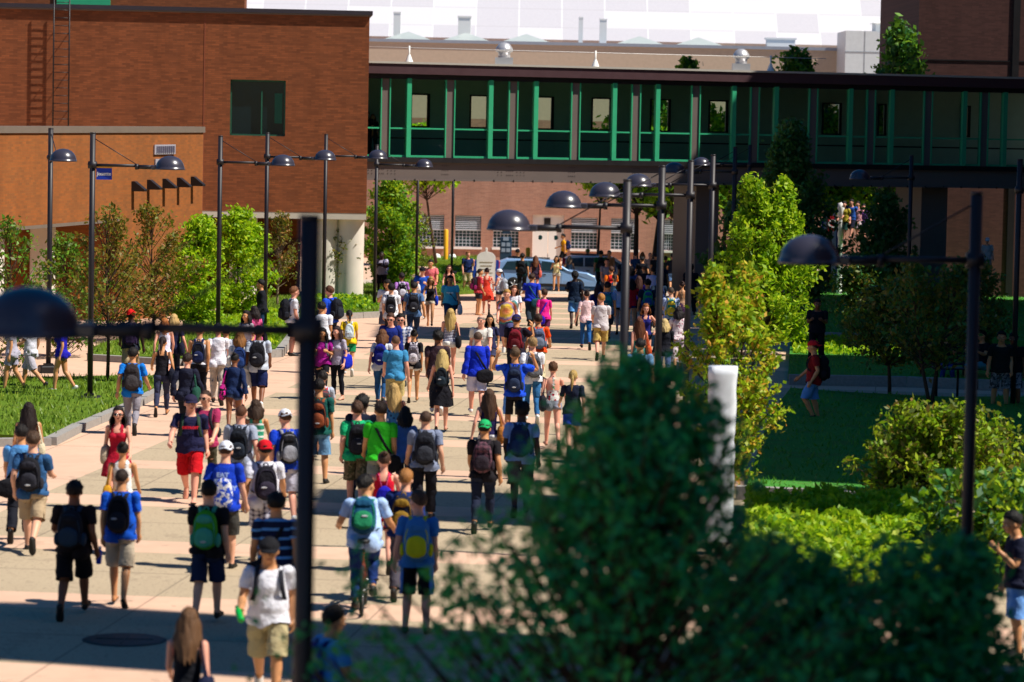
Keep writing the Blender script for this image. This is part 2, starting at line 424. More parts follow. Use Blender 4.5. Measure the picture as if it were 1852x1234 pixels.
def hair_geo(style, seed):
    """returns V, faces in rest space"""
    q = random.Random(seed); V = []; Fs = []
    C = np.array([0, -.004, 1.648]); thick = {'buzz': .004, 'short': .023, 'afro': .04, 'long': .018, 'medium': .018, 'pony': .009, 'bun': .009, 'bald': .002}.get(style, .014)
    nth, nr_ = 30, 9
    for i in range(nr_):
        for k in range(nth):
            th = 2 * math.pi * k / nth; f = math.cos(th)           # f=1 front
            hl = R(34) if f > .75 else R(34) + (R(-30) - R(34)) * min(1, (0.75 - f) / 1.55)
            if style == 'bald': hl = R(20) + (R(-28) - R(20)) * (1 - f) / 2
            ph = math.pi / 2 - (math.pi / 2 - hl) * i / (nr_ - 1)
            tk = thick * (1 - .75 * (i / (nr_ - 1)) ** 3) * (1 + .45 * math.sin(5 * th + seed) * math.sin(2.3 * i + seed) + .5 * q.uniform(-1, 1))
            if style == 'bald' and i < 5: tk = -.004
            r = np.array([.0775 + tk, .101 + tk, .102 + tk])
            V.append(C + r * np.array([math.sin(th) * math.cos(ph), math.cos(th) * math.cos(ph), math.sin(ph)]))
    Fs += grid_faces(nr_, nth)
    if style in ('long', 'medium'):
        L = .36 if style == 'long' else .17; b = len(V); nk, ni = 26, 10
        for i in range(ni):
            t = i / (ni - 1)
            for k in range(nk):
                th = R(58) + R(244) * k / (nk - 1); sx, cy = math.sin(th), math.cos(th)
                z = 1.665 - t * (L + .07) * (1 - .25 * max(0, cy) - .09 * math.sin(k * 2.3 + seed) - .15 * (1 - max(0, -cy)) * t)
                back = max(0, -cy)
                rx_ = .092 + .045 * math.sin(t * 2.7) - .02 * t * t + .007 * math.sin(t * 13 + seed); ry_ = .112 + (.035 * min(1, t * 1.6)) * back
                wv = .007 * math.sin(k * 1.9 + 7 * t + seed) + .004 * math.sin(k * 4.1 + seed)
                V.append((sx * (rx_ + wv), -.004 + cy * (ry_ + wv) - .018 * t * back, z))
        Fs += [tuple(b + j for j in f) for f in grid_faces(ni, nk, False)]
    if style == 'pony':
        b = len(V); n = 8
        for i in range(8):
            t = i / 7; rr = .02 + .016 * math.sin(math.pi * min(1, t * 1.15)) - .012 * t
            cx = (0.004 * math.sin(4 * t), -.105 - .055 * math.sin(t * 2.2) - .01 * t, 1.675 - .30 * t + .02 * math.sin(t * 3))
            for k in range(n): a = 2 * math.pi * k / n; V.append((cx[0] + rr * math.cos(a), cx[1] + rr * .8 * math.sin(a), cx[2]))
        Fs += [tuple(b + j for j in f) for f in grid_faces(8, n)] + [tuple(b + 7 * n + j for j in range(n))]
    if style == 'bun':
        b = len(V); n = 10
        for i in range(7):
            ph = -math.pi / 2 + math.pi * i / 6
            for k in range(n): a = 2 * math.pi * k / n; V.append((.036 * math.cos(ph) * math.cos(a), -.09 + .036 * math.cos(ph) * math.sin(a), 1.735 + .034 * math.sin(ph)))
        Fs += [tuple(b + j for j in f) for f in grid_faces(7, n)]
    return np.array(V), Fs
def cap_geo(back):
    V = []; C = np.array([0, -.002, 1.662]); n = 24
    for i in range(8):
        ph = math.pi / 2 - (math.pi / 2 - R(4)) * i / 7
        for k in range(n):
            th = 2 * math.pi * k / n; V.append(C + np.array([.094, .118, .112]) * [math.sin(th) * math.cos(ph), math.cos(th) * math.cos(ph), math.sin(ph)])
    Fs = grid_faces(8, n); b = len(V); s = -1 if back else 1
    for zz in (0, .007):
        for i in range(5):
            for k in range(9):
                a = -1 + 2 * k / 8; t = i / 4
                V.append((a * .082 * (1 - .25 * t * t), s * (.10 * math.sqrt(max(0, 1 - (a * .8) ** 2)) + .085 * t * (1 - .35 * a * a)), 1.672 - .016 * t - .014 * a * a + zz))
    for o in (0, 45): Fs += [tuple(b + o + j for j in (f if o else f[::-1])) for f in grid_faces(5, 9, False)]
    return np.array(V), Fs
def sup(c, d, n=20, rows=9, e=.55, taper=0.0):
    """rounded bag solid: superellipse sections stacked along z"""
    V = []; 
    for i in range(rows):
        t = -1 + 2 * i / (rows - 1); k = (1 - abs(t) ** 3.2) ** .42 if abs(t) < 1 else 0
        k = max(k, .25 if abs(t) == 1 else 0); tp = 1 - taper * (t + 1) / 2
        for j in range(n):
            a = 2 * math.pi * j / n; ca, sa = math.cos(a), math.sin(a)
            V.append((c[0] + d[0] / 2 * k * tp * math.copysign(abs(ca) ** e, ca), c[1] + d[1] / 2 * (k * .6 + .4 if abs(t) < 1 else .3) * tp * math.copysign(abs(sa) ** e, sa), c[2] + d[2] / 2 * t))
    return np.array(V), grid_faces(rows, n) + [tuple(range(n - 1, -1, -1)), tuple(range((rows - 1) * n, rows * n))]
def strap_geo(pts, w=.022, th=.006, n=8):
    mb = MB(); 
    pts = [Vector(p) for p in pts]; fine = []
    for i in range(len(pts) - 1):
        for k in range(4): fine.append(pts[i].lerp(pts[i + 1], k / 4))
    fine.append(pts[-1])
    for _ in range(2): fine = [fine[0]] + [(fine[i - 1] + fine[i] * 2 + fine[i + 1]) / 4 for i in range(1, len(fine) - 1)] + [fine[-1]]
    V = []
    for i, p in enumerate(fine):
        t = (fine[min(i + 1, len(fine) - 1)] - fine[max(i - 1, 0)]).normalized()
        out = Vector((p.x * .6, p.y + .01, p.z - 1.25)); out = (out - t * out.dot(t)).normalized(); a = t.cross(out).normalized()
        for cx, cy in ((-1, 0), (-1, 1), (1, 1), (1, 0)): V.append(p + a * w * cx + out * th * cy)
    fs = grid_faces(len(fine), 4) + [(3, 2, 1, 0)]
    return np.array(V), fs
POSES = {
    'walk+': dict(thL=20, knL=6, thR=-14, knR=22, ftR=-22, ftL=-4, armL=-14, armR=20, elL=10, elR=22, abL=9, abR=9, twist=4),
    'walk-': dict(thR=20, knR=6, thL=-14, knL=22, ftL=-22, ftR=-4, armR=-14, armL=20, elR=10, elL=22, abL=9, abR=9, twist=-4),
    'step+': dict(thL=14, knL=30, thR=-4, knR=4, ftL=5, armL=-8, armR=12, elL=12, elR=18, abL=10, abR=10),
    'step-': dict(thR=14, knR=30, thL=-4, knL=4, ftR=5, armR=-8, armL=12, elR=12, elL=18, abL=10, abR=10),
    'stand': dict(thL=2, thR=-2, knL=3, knR=3, armL=2, armR=2, spreadL=2, spreadR=2),
    'kick+': dict(thR=-12, knR=62, ftR=-25, thL=8, knL=3, armL=8, armR=-10, elL=15, elR=15, abL=10, abR=12),
    'kick-': dict(thL=-12, knL=62, ftL=-25, thR=8, knR=3, armR=8, armL=-10, elL=15, elR=15, abL=12, abR=10),
    'sit': dict(thL=82, thR=78, knL=85, knR=80, armL=30, armR=30, elL=60, elR=60, inL=20, inR=20, spreadL=6, spreadR=6),
    'bike': dict(thL=28, knL=34, thR=62, knR=78, ftR=5, ftL=0, plean=12, lean=8, armL=42, armR=42, elL=28, elR=28, abL=20, abR=20, hpitch=-10),
}
ARMS = {
    'phoneR': dict(armR=22, elR=112, inR=30), 'phoneL': dict(armL=22, elL=112, inL=30), 'earR': dict(armR=42, elR=138, abR=35, inR=8),
    'both': dict(armL=12, armR=12, elL=95, elR=95, inL=35, inR=35), 'up': dict(armL=70, armR=70, elL=128, elR=128, abL=55, abR=55, inL=5, inR=5),
    'strapR': dict(armR=8, elR=130, abR=18, inR=15), 'strapL': dict(armL=8, elL=130, abL=18, inL=15), 'hipR': dict(armR=-12, abR=38, elR=70, inR=40), 'hipL': dict(armL=-12, abL=38, elL=70, inL=40),
    'cross': dict(armL=22, armR=22, elL=88, elR=92, inL=62, inR=62), 'backR': dict(armR=-30, elR=50, inR=50),
}
BULK = np.array([1.05, 1.05, 1.0])
HEADK = np.array([1.11, 1.11, 1.09])
def hd(v): return (np.asarray(v) - [0, 0, 1.5]) * HEADK + [0, 0, 1.5]
def to_world(V, B, bone, yaw, s, base):
    M = B[BI[bone]] if isinstance(bone, str) else bone
    V = np.c_[V, np.ones(len(V))] @ M.T
    return (V[:, :3] * s * BULK) @ rz(yaw).T + np.array(base)
PEOPLE = []
EYES = {}
def face_geo():
    """brows, eyes, lips as small raised patches, joined into the body mesh; material 1 dark, 2 white, 3 lips"""
    V = []; Fs = []; M = []
    def blob(c, r, m):
        b = len(V); n = 8
        for i in range(5):
            ph = -math.pi / 2 + math.pi * i / 4
            for k in range(n): a = 2 * math.pi * k / n; V.append((c[0] + r[0] * math.cos(ph) * math.cos(a), c[1] + r[1] * math.cos(ph) * math.sin(a), c[2] + r[2] * math.sin(ph)))
        for f in grid_faces(5, n): Fs.append(tuple(b + j for j in f)); M.append(m)
    for s in (-1, 1):
        blob((s * .032, .082, 1.634), (.016, .012, .009), 2); blob((s * .032, .0905, 1.634), (.0075, .005, .0075), 1); blob((s * .034, .092, 1.655), (.022, .01, .0055), 1)
    blob((0, .092, 1.572), (.024, .01, .008), 3)
    return np.array(V), Fs, M
FACE = face_geo()
_fw = None
def person(x, y, h, sex, yaw, hair, tone, top, bot, shoe, bag=None, pose='walk+', label='', arms=(), ex={}, Y=None, at=None, cap=None, glasses=False, group='people walking and standing around the campus walkway'):
    """x,y: pixel of the top of the head in the 1852 px photograph; the feet go to the ground below it"""
    s = h / 1.775
    if at is not None: base = Vector(at)
    else:
        q = hit(x, y, h) if Y is None else P(x, y, Y); base = Vector((q.x, q.y, g(q.y) if Y is None else q.z - h))
    lod = 'hi' if base.y < 75 else 'lo'
    global BULK
    k_ = rnd.uniform(1.0, 1.15) if sex == 'm' else rnd.uniform(.97, 1.08); BULK = np.array([k_, k_, 1.0])
    V, N, T, Wt = LOD[sex + lod]
    po = dict(POSES[pose]); amp = .65 + .65 * rnd.random()
    for k in po:
        if pose.startswith(('walk', 'step')): po[k] = po[k] * amp * rnd.uniform(.75, 1.25)
    for k, lo_, hi_ in (('elL', 0, 22), ('elR', 0, 22), ('abL', -3, 5), ('abR', -3, 5), ('lean', -2, 6), ('inL', 0, 20), ('inR', 0, 20)): po[k] = po.get(k, 7 if k[0] == 'a' else 10 if k[0] == 'e' else 0) + rnd.uniform(lo_, hi_)
    po['twist'] = po.get('twist', 0) + rnd.uniform(-6, 6)
    for a in ([arms] if isinstance(arms, str) else arms): po.update(ARMS[a])
    po.setdefault('hyaw', rnd.uniform(-12, 12)); po.setdefault('hpitch', rnd.uniform(-2, 8)); po.update(ex)
    B = bones(po); pv = skinpose(V, Wt, B); low = pv[:, 2].min()
    if pose in ('bike', 'sit'): low = ex.get('drop', 0.0)
    Tr = np.eye(4); Tr[2, 3] = -low - .012; B = np.einsum('ij,bjk->bik', Tr, B); pv[:, 2] -= low + .012
    yw = R(yaw) + R(rnd.uniform(-4, 4)); bw = np.array(base)
    root = empty('person', base); tag(root, label, 'person', group)
    RZ = rz(yw)
    fin = lambda p: (p * s * BULK) @ RZ.T
    sk = skin(tone); hcol = hair.split('#')[1] if '#' in hair else '1c120c'; hst = hair.split('#')[0]; hm = hairmat('#' + hcol)
    dark = plain('dark_hair', '#140e0c', .5); white = plain('eye_white', '#d8d4cc', .3); lips = plain('lips', '#8a4038' if tone != 'dark' else '#4a2420', .4)
    fv = to_world(hd(FACE[0]), B, 'head', yw, s, (0, 0, 0))
    nb = len(V); Fb = [tuple(t) for t in T] + [tuple(nb + j for j in f) for f in FACE[1]]
    mesh_np('body', np.r_[fin(pv), fv], Fb, [sk, dark, white, lips], root, [0] * len(T) + FACE[2])
    C = V[T].mean(1); aw = armw(Wt)[T].mean(1); st = side_t(C); z = C[:, 2]
    x_, y_ = C[:, 0], C[:, 1]; crew = np.where(np.abs(x_) > .098, -.01, (C - np.array(CREW_P)) @ np.array(CREW_N))
    def garment(name, keep, off, mat_, shape=None, wr=.006):
        u, T2 = sub(T, keep); v = V[u].copy(); n_ = N[u]
        v = v + n_ * (off if np.isscalar(off) else off(v)[:, None])
        if shape is not None: v = shape(v, Wt[u])
        v = v + n_ * (wob(v, wr, 15, x * .1) + wob(v, wr * .8, 31, x * .3) * (1 - sstep(.9, 1.3, v[:, 2])))[:, None]
        mesh_np(name, fin(skinpose(v, Wt[u], B)), T2, mat_, root, attr=v)
    def parse(t):
        a = t.split('#'); kind = a[0]; rest = a[1:]; pat = None; cols = []
        for r_ in rest:
            if ':' in r_: c_, pat = r_.split(':'); cols.append('#' + c_)
            else: cols.append('#' + r_)
        return kind, fabric(cols[0], pat, *(cols[1:3]))
    wide = 1.0 if sex == 'm' else .86
    hem_i = .86
    # lower body
    kb, mb_ = parse(bot)
    def legshape(rm, flare=0.0):
        def f(v, w):
            sgn = np.where(v[:, 0] > 0, 1, -1); cx = sgn * .10; dx = v[:, 0] - cx; dy = v[:, 1] + .0
            rr = np.hypot(dx, dy); lg = 1 - sstep(.80, .9, v[:, 2]); tgt = rm + flare * (0.85 - v[:, 2])
            k = np.where(rr < tgt, tgt / np.maximum(rr, 1e-4), 1.0); k = 1 + (k - 1) * lg
            v = v.copy(); v[:, 0] = cx + dx * k; v[:, 1] = dy * k; 
            v[:, 0] = np.where(sgn * v[:, 0] < .004, sgn * .004, v[:, 0]) * 1.0
            return v
        return f
    notarm = (aw < .5) & (z < (.925 if top.split('#')[0] in ('tee', 'polo', 'long', 'hoodie', 'tank', 'dress') else 9))
    if kb in ('shorts', 'longshorts'): garment('shorts', (z < .99) & (z > (.50 if kb == 'longshorts' or sex == 'm' else .64)) & notarm, .016, mb_, legshape(.094 * (1 if sex == 'm' else .95), .03))
    elif kb == 'hotpants': garment('shorts', (z < .99) & (z > .80) & notarm, .014, mb_)
    elif kb == 'miniskirt': kb = 'skirt.55'
    elif kb in ('jeans', 'leggings'): garment('jeans' if kb == 'jeans' else 'leggings', (z < .99) & (z > .12) & notarm, .011 if kb == 'jeans' else .006, mb_, None, .004)
    elif kb == 'trousers': garment('trousers', (z < .99) & (z > .12) & notarm, .014, mb_, legshape(.082, -.01) if sex == 'm' else legshape(.075))
    # upper body
    kt, mt = parse(top)
    def boxy(a0, b0, grow):
        def f(v, w):
            arm_ = armw(w); zz = v[:, 2]; a = a0 + grow * np.clip(1.34 - zz, 0, .5); b = b0 + grow * np.clip(1.34 - zz, 0, .5)
            k = np.sqrt((v[:, 0] / a) ** 2 + ((v[:, 1] + .005) / b) ** 2); m_ = (arm_ < .4) & (zz < 1.36); fz = 1 - sstep(1.30, 1.37, zz)
            sc = np.where(m_ & (k < 1), 1 + (1 / np.maximum(k, .2) - 1) * fz, 1.0); v = v.copy(); v[:, 0] *= sc; v[:, 1] = (v[:, 1] + .005) * sc - .005
            # sleeves hang away from the arm
            return v
        return f
    torso = (aw < .35) & (z > hem_i) & (crew < 0)
    if kt in ('tee', 'polo', 'long', 'hoodie'):
        sl = .19 if kt in ('tee', 'polo') else .54
        keep = ((aw < .35) & (z > (hem_i if sex == 'm' else hem_i)) & (crew < 0)) | ((aw >= .35) & (st < sl))
        garment({'tee': 't_shirt', 'polo': 'polo_shirt', 'long': 'long_sleeve_shirt', 'hoodie': 'jacket'}[kt], keep, (lambda v, o_=(.016 if kt != 'hoodie' else .026): o_ + .022 * (1 - sstep(.92, 1.12, v[:, 2]))), mt, boxy(.178 * wide, .122 * wide, .06 if sex == 'm' else .03), .007)
    elif kt in ('tank', 'halter', 'dress'):
        lowb = 1.36 if kt == 'tank' else (1.33 if kt == 'dress' else 1.2)
        strap = (np.abs(x_) > .055) & (np.abs(x_) < .10) & (z >= lowb) if kt != 'halter' else (np.abs(x_) < .014) & (y_ < 0)
        keep = (aw < .3) & (z > hem_i) & ((z < lowb) | strap) & (crew < .03)
        if kt == 'halter': keep |= (aw < .3) & (z > hem_i) & (y_ > .03) & (z < 1.34)
        garment('tank_top' if kt != 'dress' else 'dress', keep, .009, mt, boxy(.16 * wide, .11 * wide, .02) if kt == 'tank' else None, .004)
    if kt == 'dress' or kb.startswith('skirt'):
        hemz = float(kb[5:]) if kb.startswith('skirt') and len(kb) > 5 else .56
        n_, rows = 28, 10; v = []
        for i in range(rows):
            t = i / (rows - 1); zz = 1.02 - (1.02 - hemz) * t; a = (.145 + .07 * min(1, t * 2.2) + .045 * t); b = (.11 + .045 * min(1, t * 2.2) + .05 * t)
            for k in range(n_):
                th = 2 * math.pi * k / n_; w_ = 1 + .05 * t * math.sin(th * 7 + 1)
                v.append((a * w_ * math.cos(th), b * w_ * math.sin(th) - .008, zz))
        v = np.array(v); u = np.zeros((len(v), len(BN))); sR = sstep(-.14, .14, v[:, 0]); lg = (1 - sstep(.7, .98, v[:, 2])) * .75
        u[:, 0] = 1 - lg; u[:, BI['thR']] = lg * sR; u[:, BI['thL']] = lg * (1 - sR)
        mesh_np('skirt', fin(skinpose(v, u, B)), grid_faces(rows, n_), mb_ if kb.startswith('skirt') else mt, root, attr=v)
    # shoes
    if shoe:
        sm = plain('shoe', shoe if shoe != 'sandal' else '#3a2a20', .6); sole = plain('shoe_sole', '#b8b4ac' if shoe not in ('#15130f', 'sandal') else '#1a1714', .7)
        for s_, sd in ((-1, 'L'), (1, 'R')):
            keep = (z < (.085 if shoe != 'sandal' else .022)) & (s_ * x_ > 0)
            if keep.sum() == 0: continue
            u, T2 = sub(T, keep); v = V[u] + N[u] * .009; v[:, 2] = np.maximum(v[:, 2], -.004)
            mesh_np('shoe' if shoe != 'sandal' else 'sandal', fin(skinpose(v, Wt[u], B)), T2, [sm, sole], root, [1 if a < .022 else 0 for a in v[T2].mean(1)[:, 2]])
    # hair, hat, glasses
    if hst != 'none':
        hv, hf = hair_geo(hst, int(x) % 17)
        if cap: 
            hv = hv.copy(); hv[:, 2] = np.where(hv[:, 2] > 1.70, 1.70 + (hv[:, 2] - 1.70) * .6, hv[:, 2])
        mesh_np('hair', to_world(hd(hv), B, 'head', yw, s, (0, 0, 0)), hf, hm, root, attr=hv)
    if cap:
        col_, *o = cap.split(':'); cv, cf = cap_geo('b' in o); mesh_np('cap', to_world(hd(cv), B, 'head', yw, s, (0, 0, 0)), cf, fabric(col_, 'raglan', o[1]) if len(o) > 1 else fabric(col_), root, attr=cv)
    if glasses:
        m_ = MB()
        for s_ in (-1, 1): m_.lathe((s_ * .034, .102, 1.634), [(.001, .016), (.024, .014), (.026, -.014), (.001, -.018)], 10, 0, True, 1, .35); m_.tube([(s_ * .055, .098, 1.64), (s_ * .08, .05, 1.642), (s_ * .082, .0, 1.635)], .0035, 5)
        m_.tube([(-.015, .108, 1.637), (.015, .108, 1.637)], .004, 5)
        mesh_np('sunglasses', to_world(hd(np.array([tuple(v) for v in m_.V])), B, 'head', yw, s, (0, 0, 0)), m_.F, plain('sunglass_lens', '#0c0b0c', .15, 0, .6), root)
    ctx = dict(B=B, yw=yw, s=s, base=bw, root=root, sex=sex, label=label, Wt=Wt)
    for bg in ([bag] if isinstance(bag, tuple) else (bag or [])): carry(bg, ctx)
    PEOPLE.append(ctx); return ctx
def carry(bg, c):
    """bg = (kind, description, colour, second colour) ; every bag or bottle is a thing of its own"""
    kind, desc, c1 = bg[0], bg[1], bg[2]; c2 = bg[3] if len(bg) > 3 else c1; pat = bg[4] if len(bg) > 4 else None
    B, yw, s, base = c['B'], c['yw'], c['s'], c['base']; sd = -1 if kind.endswith('L') else 1; k = kind.rstrip('LR')
    m1 = fabric(c1, pat, c2) if pat else fabric(c1); m2 = fabric(c2); wide = 1 if c['sex'] == 'm' else .88
    parts = []
    prep = 'worn by '
    if k == 'pack':
        bs = bg[5] if len(bg) > 5 else 1.0
        parts.append(('pack_body',) + sup((0, -.215, 1.19), (.31 * bs, .20 * bs, .50 * bs), 22, 11, .5, .18) + (m1, 'chest'))
        parts.append(('front_pocket',) + sup((0, -.315, 1.10), (.235 * bs, .085, .25 * bs), 18, 9, .5, .12) + (m2, 'chest'))
        sd_ = int(abs(base[0] * 37 + base[1] * 11)) % 5
        if sd_ != 1: parts.append(('top_pocket',) + sup((0, -.30, 1.33), (.2 * bs, .05, .11 * bs), 14, 7, .5, .1) + (m2 if sd_ % 2 else m1, 'chest'))
        if sd_ in (0, 2, 3):
            for q in (-1, 1): parts.append(('side_pocket',) + sup((q * .155 * bs, -.21, 1.06), (.055, .13, .17), 12, 7, .5, 0) + (m2, 'chest'))
        if sd_ in (1, 3, 4): parts.append(('badge',) + sup((.02 * (sd_ - 3), -.36, 1.14 if sd_ != 3 else 1.05), (.075, .012, .028), 10, 5, .4, 0) + (fabric('#b8b8bc'), 'chest'))
        parts.append(('zip_line',) + strap_geo([(-.125 * bs, -.285, 1.02), (-.12 * bs, -.30, 1.25), (-.07 * bs, -.292, 1.385), (.07 * bs, -.292, 1.385), (.12 * bs, -.30, 1.25), (.125 * bs, -.285, 1.02)], .006, .005) + (m2, 'chest'))
        for q in (-1, 1):
            a = q * wide
            parts.append(('shoulder_strap',) + strap_geo([(a * .075, -.13, 1.40), (a * .085, -.085, 1.455), (a * .10, -.02, 1.478), (a * .112, .055, 1.44), (a * .12, .118, 1.36), (a * .128, .133, 1.25), (a * .15, .10, 1.14), (a * .17, 0, 1.08), (a * .15, -.12, 1.04)], .024) + (m2 if pat != 'x' else m1, 'chest'))
        parts.append(('carry_handle',) + strap_geo([(-.03, -.16, 1.435), (-.02, -.165, 1.47), (.02, -.165, 1.47), (.03, -.16, 1.435)], .01) + (m2, 'chest'))
    elif k == 'drawstring':
        parts.append(('sack',) + sup((0.01, -.175, 1.08), (.30, .13, .44), 20, 11, .75, .30) + (m1, 'chest'))
        for q in (-1, 1): parts.append(('cord',) + strap_geo([(q * .03, -.16, 1.28), (q * .07, -.10, 1.45), (q * .09, -.02, 1.475), (q * .12, .10, 1.36), (q * .16, .03, 1.15), (q * .12, -.14, .92)], .006) + (m2, 'chest'))
    elif k == 'messenger':
        parts.append(('bag',) + sup((sd * .15, -.16, .84), (.34, .12, .30), 20, 9, .35, .0) + (m1, 'pelvis'))
        parts.append(('shoulder_strap',) + strap_geo([(sd * .17, -.13, .97), (sd * .05, -.16, 1.15), (-sd * .06, -.13, 1.36), (-sd * .11, -.03, 1.478), (-sd * .1, .08, 1.40), (sd * .02, .14, 1.2), (sd * .17, .06, .96)], .022) + (m2, 'chest'))
    elif k == 'tote':
        parts.append(('bag',) + sup((sd * .25 * wide, -.06, .93), (.15, .34, .36), 20, 9, .45, .12) + (m1, 'chest'))
        for q in (-1, 1): parts.append(('strap',) + strap_geo([(sd * .24 * wide, -.06 + q * .08, 1.08), (sd * .21 * wide, -.03 + q * .05, 1.3), (sd * .165 * wide, -.02 + q * .02, 1.475), (sd * .2 * wide, -.02 + q * .04, 1.36), (sd * .27 * wide, -.06 + q * .08, 1.08)], .012) + (m2, 'chest'))
    elif k == 'hang':      # carried in the hand
        parts.append(('bag',) + sup((sd * .36, .02, .52), (.20, .16, .36), 18, 9, .7, .35) + (m1, 'h')); prep = 'held by '
    elif k == 'bottle':
        mb = MB(); mb.lathe((0, 0, 0), [(.001, -.11), (.03, -.11), (.033, -.10), (.033, .05), (.028, .075), (.014, .09), (.014, .11), (.001, .11)], 12)
        parts.append(('bottle_body', np.array([tuple(v) for v in mb.V]) @ rz(.0).T + [sd * .36, .03, .78], mb.F, plain('bottle', c1, .3), 'h'))
        mb = MB(); mb.lathe((0, 0, 0), [(.001, .108), (.018, .108), (.018, .135), (.001, .136)], 12)
        parts.append(('bottle_cap', np.array([tuple(v) for v in mb.V]) + [sd * .36, .03, .78], mb.F, plain('bottle_cap', c2, .4), 'h')); prep = 'held by '
    elif k == 'jacket':
        parts.append(('jacket_cloth',) + sup((sd * .12, .2, 1.02), (.2, .14, .42), 18, 9, .8, .2) + (m1, 'chest')); prep = 'held by '
    hb = 'haL' if sd < 0 else 'haR'
    wv = [to_world(np.asarray(v), B, (hb if bone == 'h' else bone), yw, s, base) for _, v, f, m, bone in parts]
    if k == 'hang':       # hangs straight down from the hand
        hp = to_world(np.array([[sd * .36, .02, .79]]), B, hb, yw, s, base)[0]
        v = np.asarray(parts[0][1]) - np.array([sd * .36, .02, .70]); wv = [(v * s) @ rz(yw).T + hp]
    allv = np.concatenate(wv); bb = Vector((float(allv[:, 0].mean()), float(allv[:, 1].mean()), float(allv[:, 2].min())))
    nm = {'pack': 'backpack', 'drawstring': 'drawstring_bag', 'messenger': 'shoulder_bag', 'tote': 'tote_bag', 'hang': 'carrier_bag', 'bottle': 'drink_bottle', 'jacket': 'folded_jacket'}[k]
    root = empty(nm, bb); tag(root, desc + ' ' + prep + c['label'], {'pack': 'backpack', 'bottle': 'bottle', 'jacket': 'jacket'}.get(k, 'bag'), {'pack': 'backpacks worn by people on the walkway', 'bottle': 'drink bottles carried by people'}.get(k, 'bags carried by people on the walkway'))
    for (pn, v, f, m, bone), w_ in zip(parts, wv):
        mesh_np(pn, w_ - np.array(bb), f, m, root, attr=np.asarray(v))
# ------------------------------------------------------------------ setting
AX = math.atan(0.115)                   # the walkway veers a little to the right
AXD, AXN = Vector((math.sin(AX), math.cos(AX), 0)), Vector((math.cos(AX), -math.sin(AX), 0))
def paving():
    n = NT('paving'); p = pos(n); s = n.n('ShaderNodeSeparateXYZ'); n.t.links.new(p, s.inputs[0]); X, Y, Z = s.outputs
    al = n.math('ADD', n.math('MULTIPLY', X, math.sin(AX)), n.math('MULTIPLY', Y, math.cos(AX)))
    ac = n.math('SUBTRACT', n.math('MULTIPLY', X, math.cos(AX)), n.math('MULTIPLY', Y, math.sin(AX)))
    fr = n.math('FRACT', n.math('DIVIDE', n.math('ADD', al, -42.55 + .7 + 56), 5.6))
    band = n.math('LESS_THAN', fr, .235)
    left = n.math('LESS_THAN', ac, -14.15)
    pk = n.math('MAXIMUM', band, left)
    j1 = n.math('MULTIPLY', n.math('LESS_THAN', n.math('ABSOLUTE', n.math('SUBTRACT', fr, .62)), .004), 1.0)
    j2 = n.math('LESS_THAN', n.math('FRACT', n.math('DIVIDE', n.math('ADD', ac, 50), 3.1)), .008)
    f1, c1 = n.noise(p, 60, 3, .7); f2, _ = n.noise(p, .35, 4, .6); f3, _ = n.noise(p, 2.2, 4, .6); f4, _ = n.noise(p, 18, 2, .6)
    agg = n.mix(f1, rgba('#8d7e68'), rgba('#c6b294')); agg = n.mix(n.math('GREATER_THAN', f4, .62), agg, rgba('#857662'))
    pink = n.mix(f3, rgba('#c8a088'), rgba('#d6b49a'))
    c = n.mix(pk, agg, pink)
    c = n.mix(n.math('MULTIPLY', n.math('SUBTRACT', f2, .35), .6), c, rgba('#7c6c5a'))
    st = n.ramp(f3, [(.36, (0, 0, 0, 1)), (.30, (1, 1, 1, 1))])
    vo = n.n('ShaderNodeTexVoronoi'); vo.inputs['Scale'].default_value = 1.7; n.t.links.new(p, vo.inputs['Vector'])
    c = n.mix(n.math('MULTIPLY', n.math('LESS_THAN', vo.outputs['Distance'], .055), .5), c, rgba('#4a4238'))
    f5, _ = n.noise(p, .9, 5, .7); c = n.mix(n.math('MULTIPLY', n.math('GREATER_THAN', f5, .60), .22), c, rgba('#6a5c4e'))
    c = n.mix(n.math('MULTIPLY', n.math('MAXIMUM', j1, j2), .55), c, rgba('#4a4238'))
    return n.done(n.bsdf(c, .85, 0, .25, bump=f1, bstr=.25, bdist=.01))
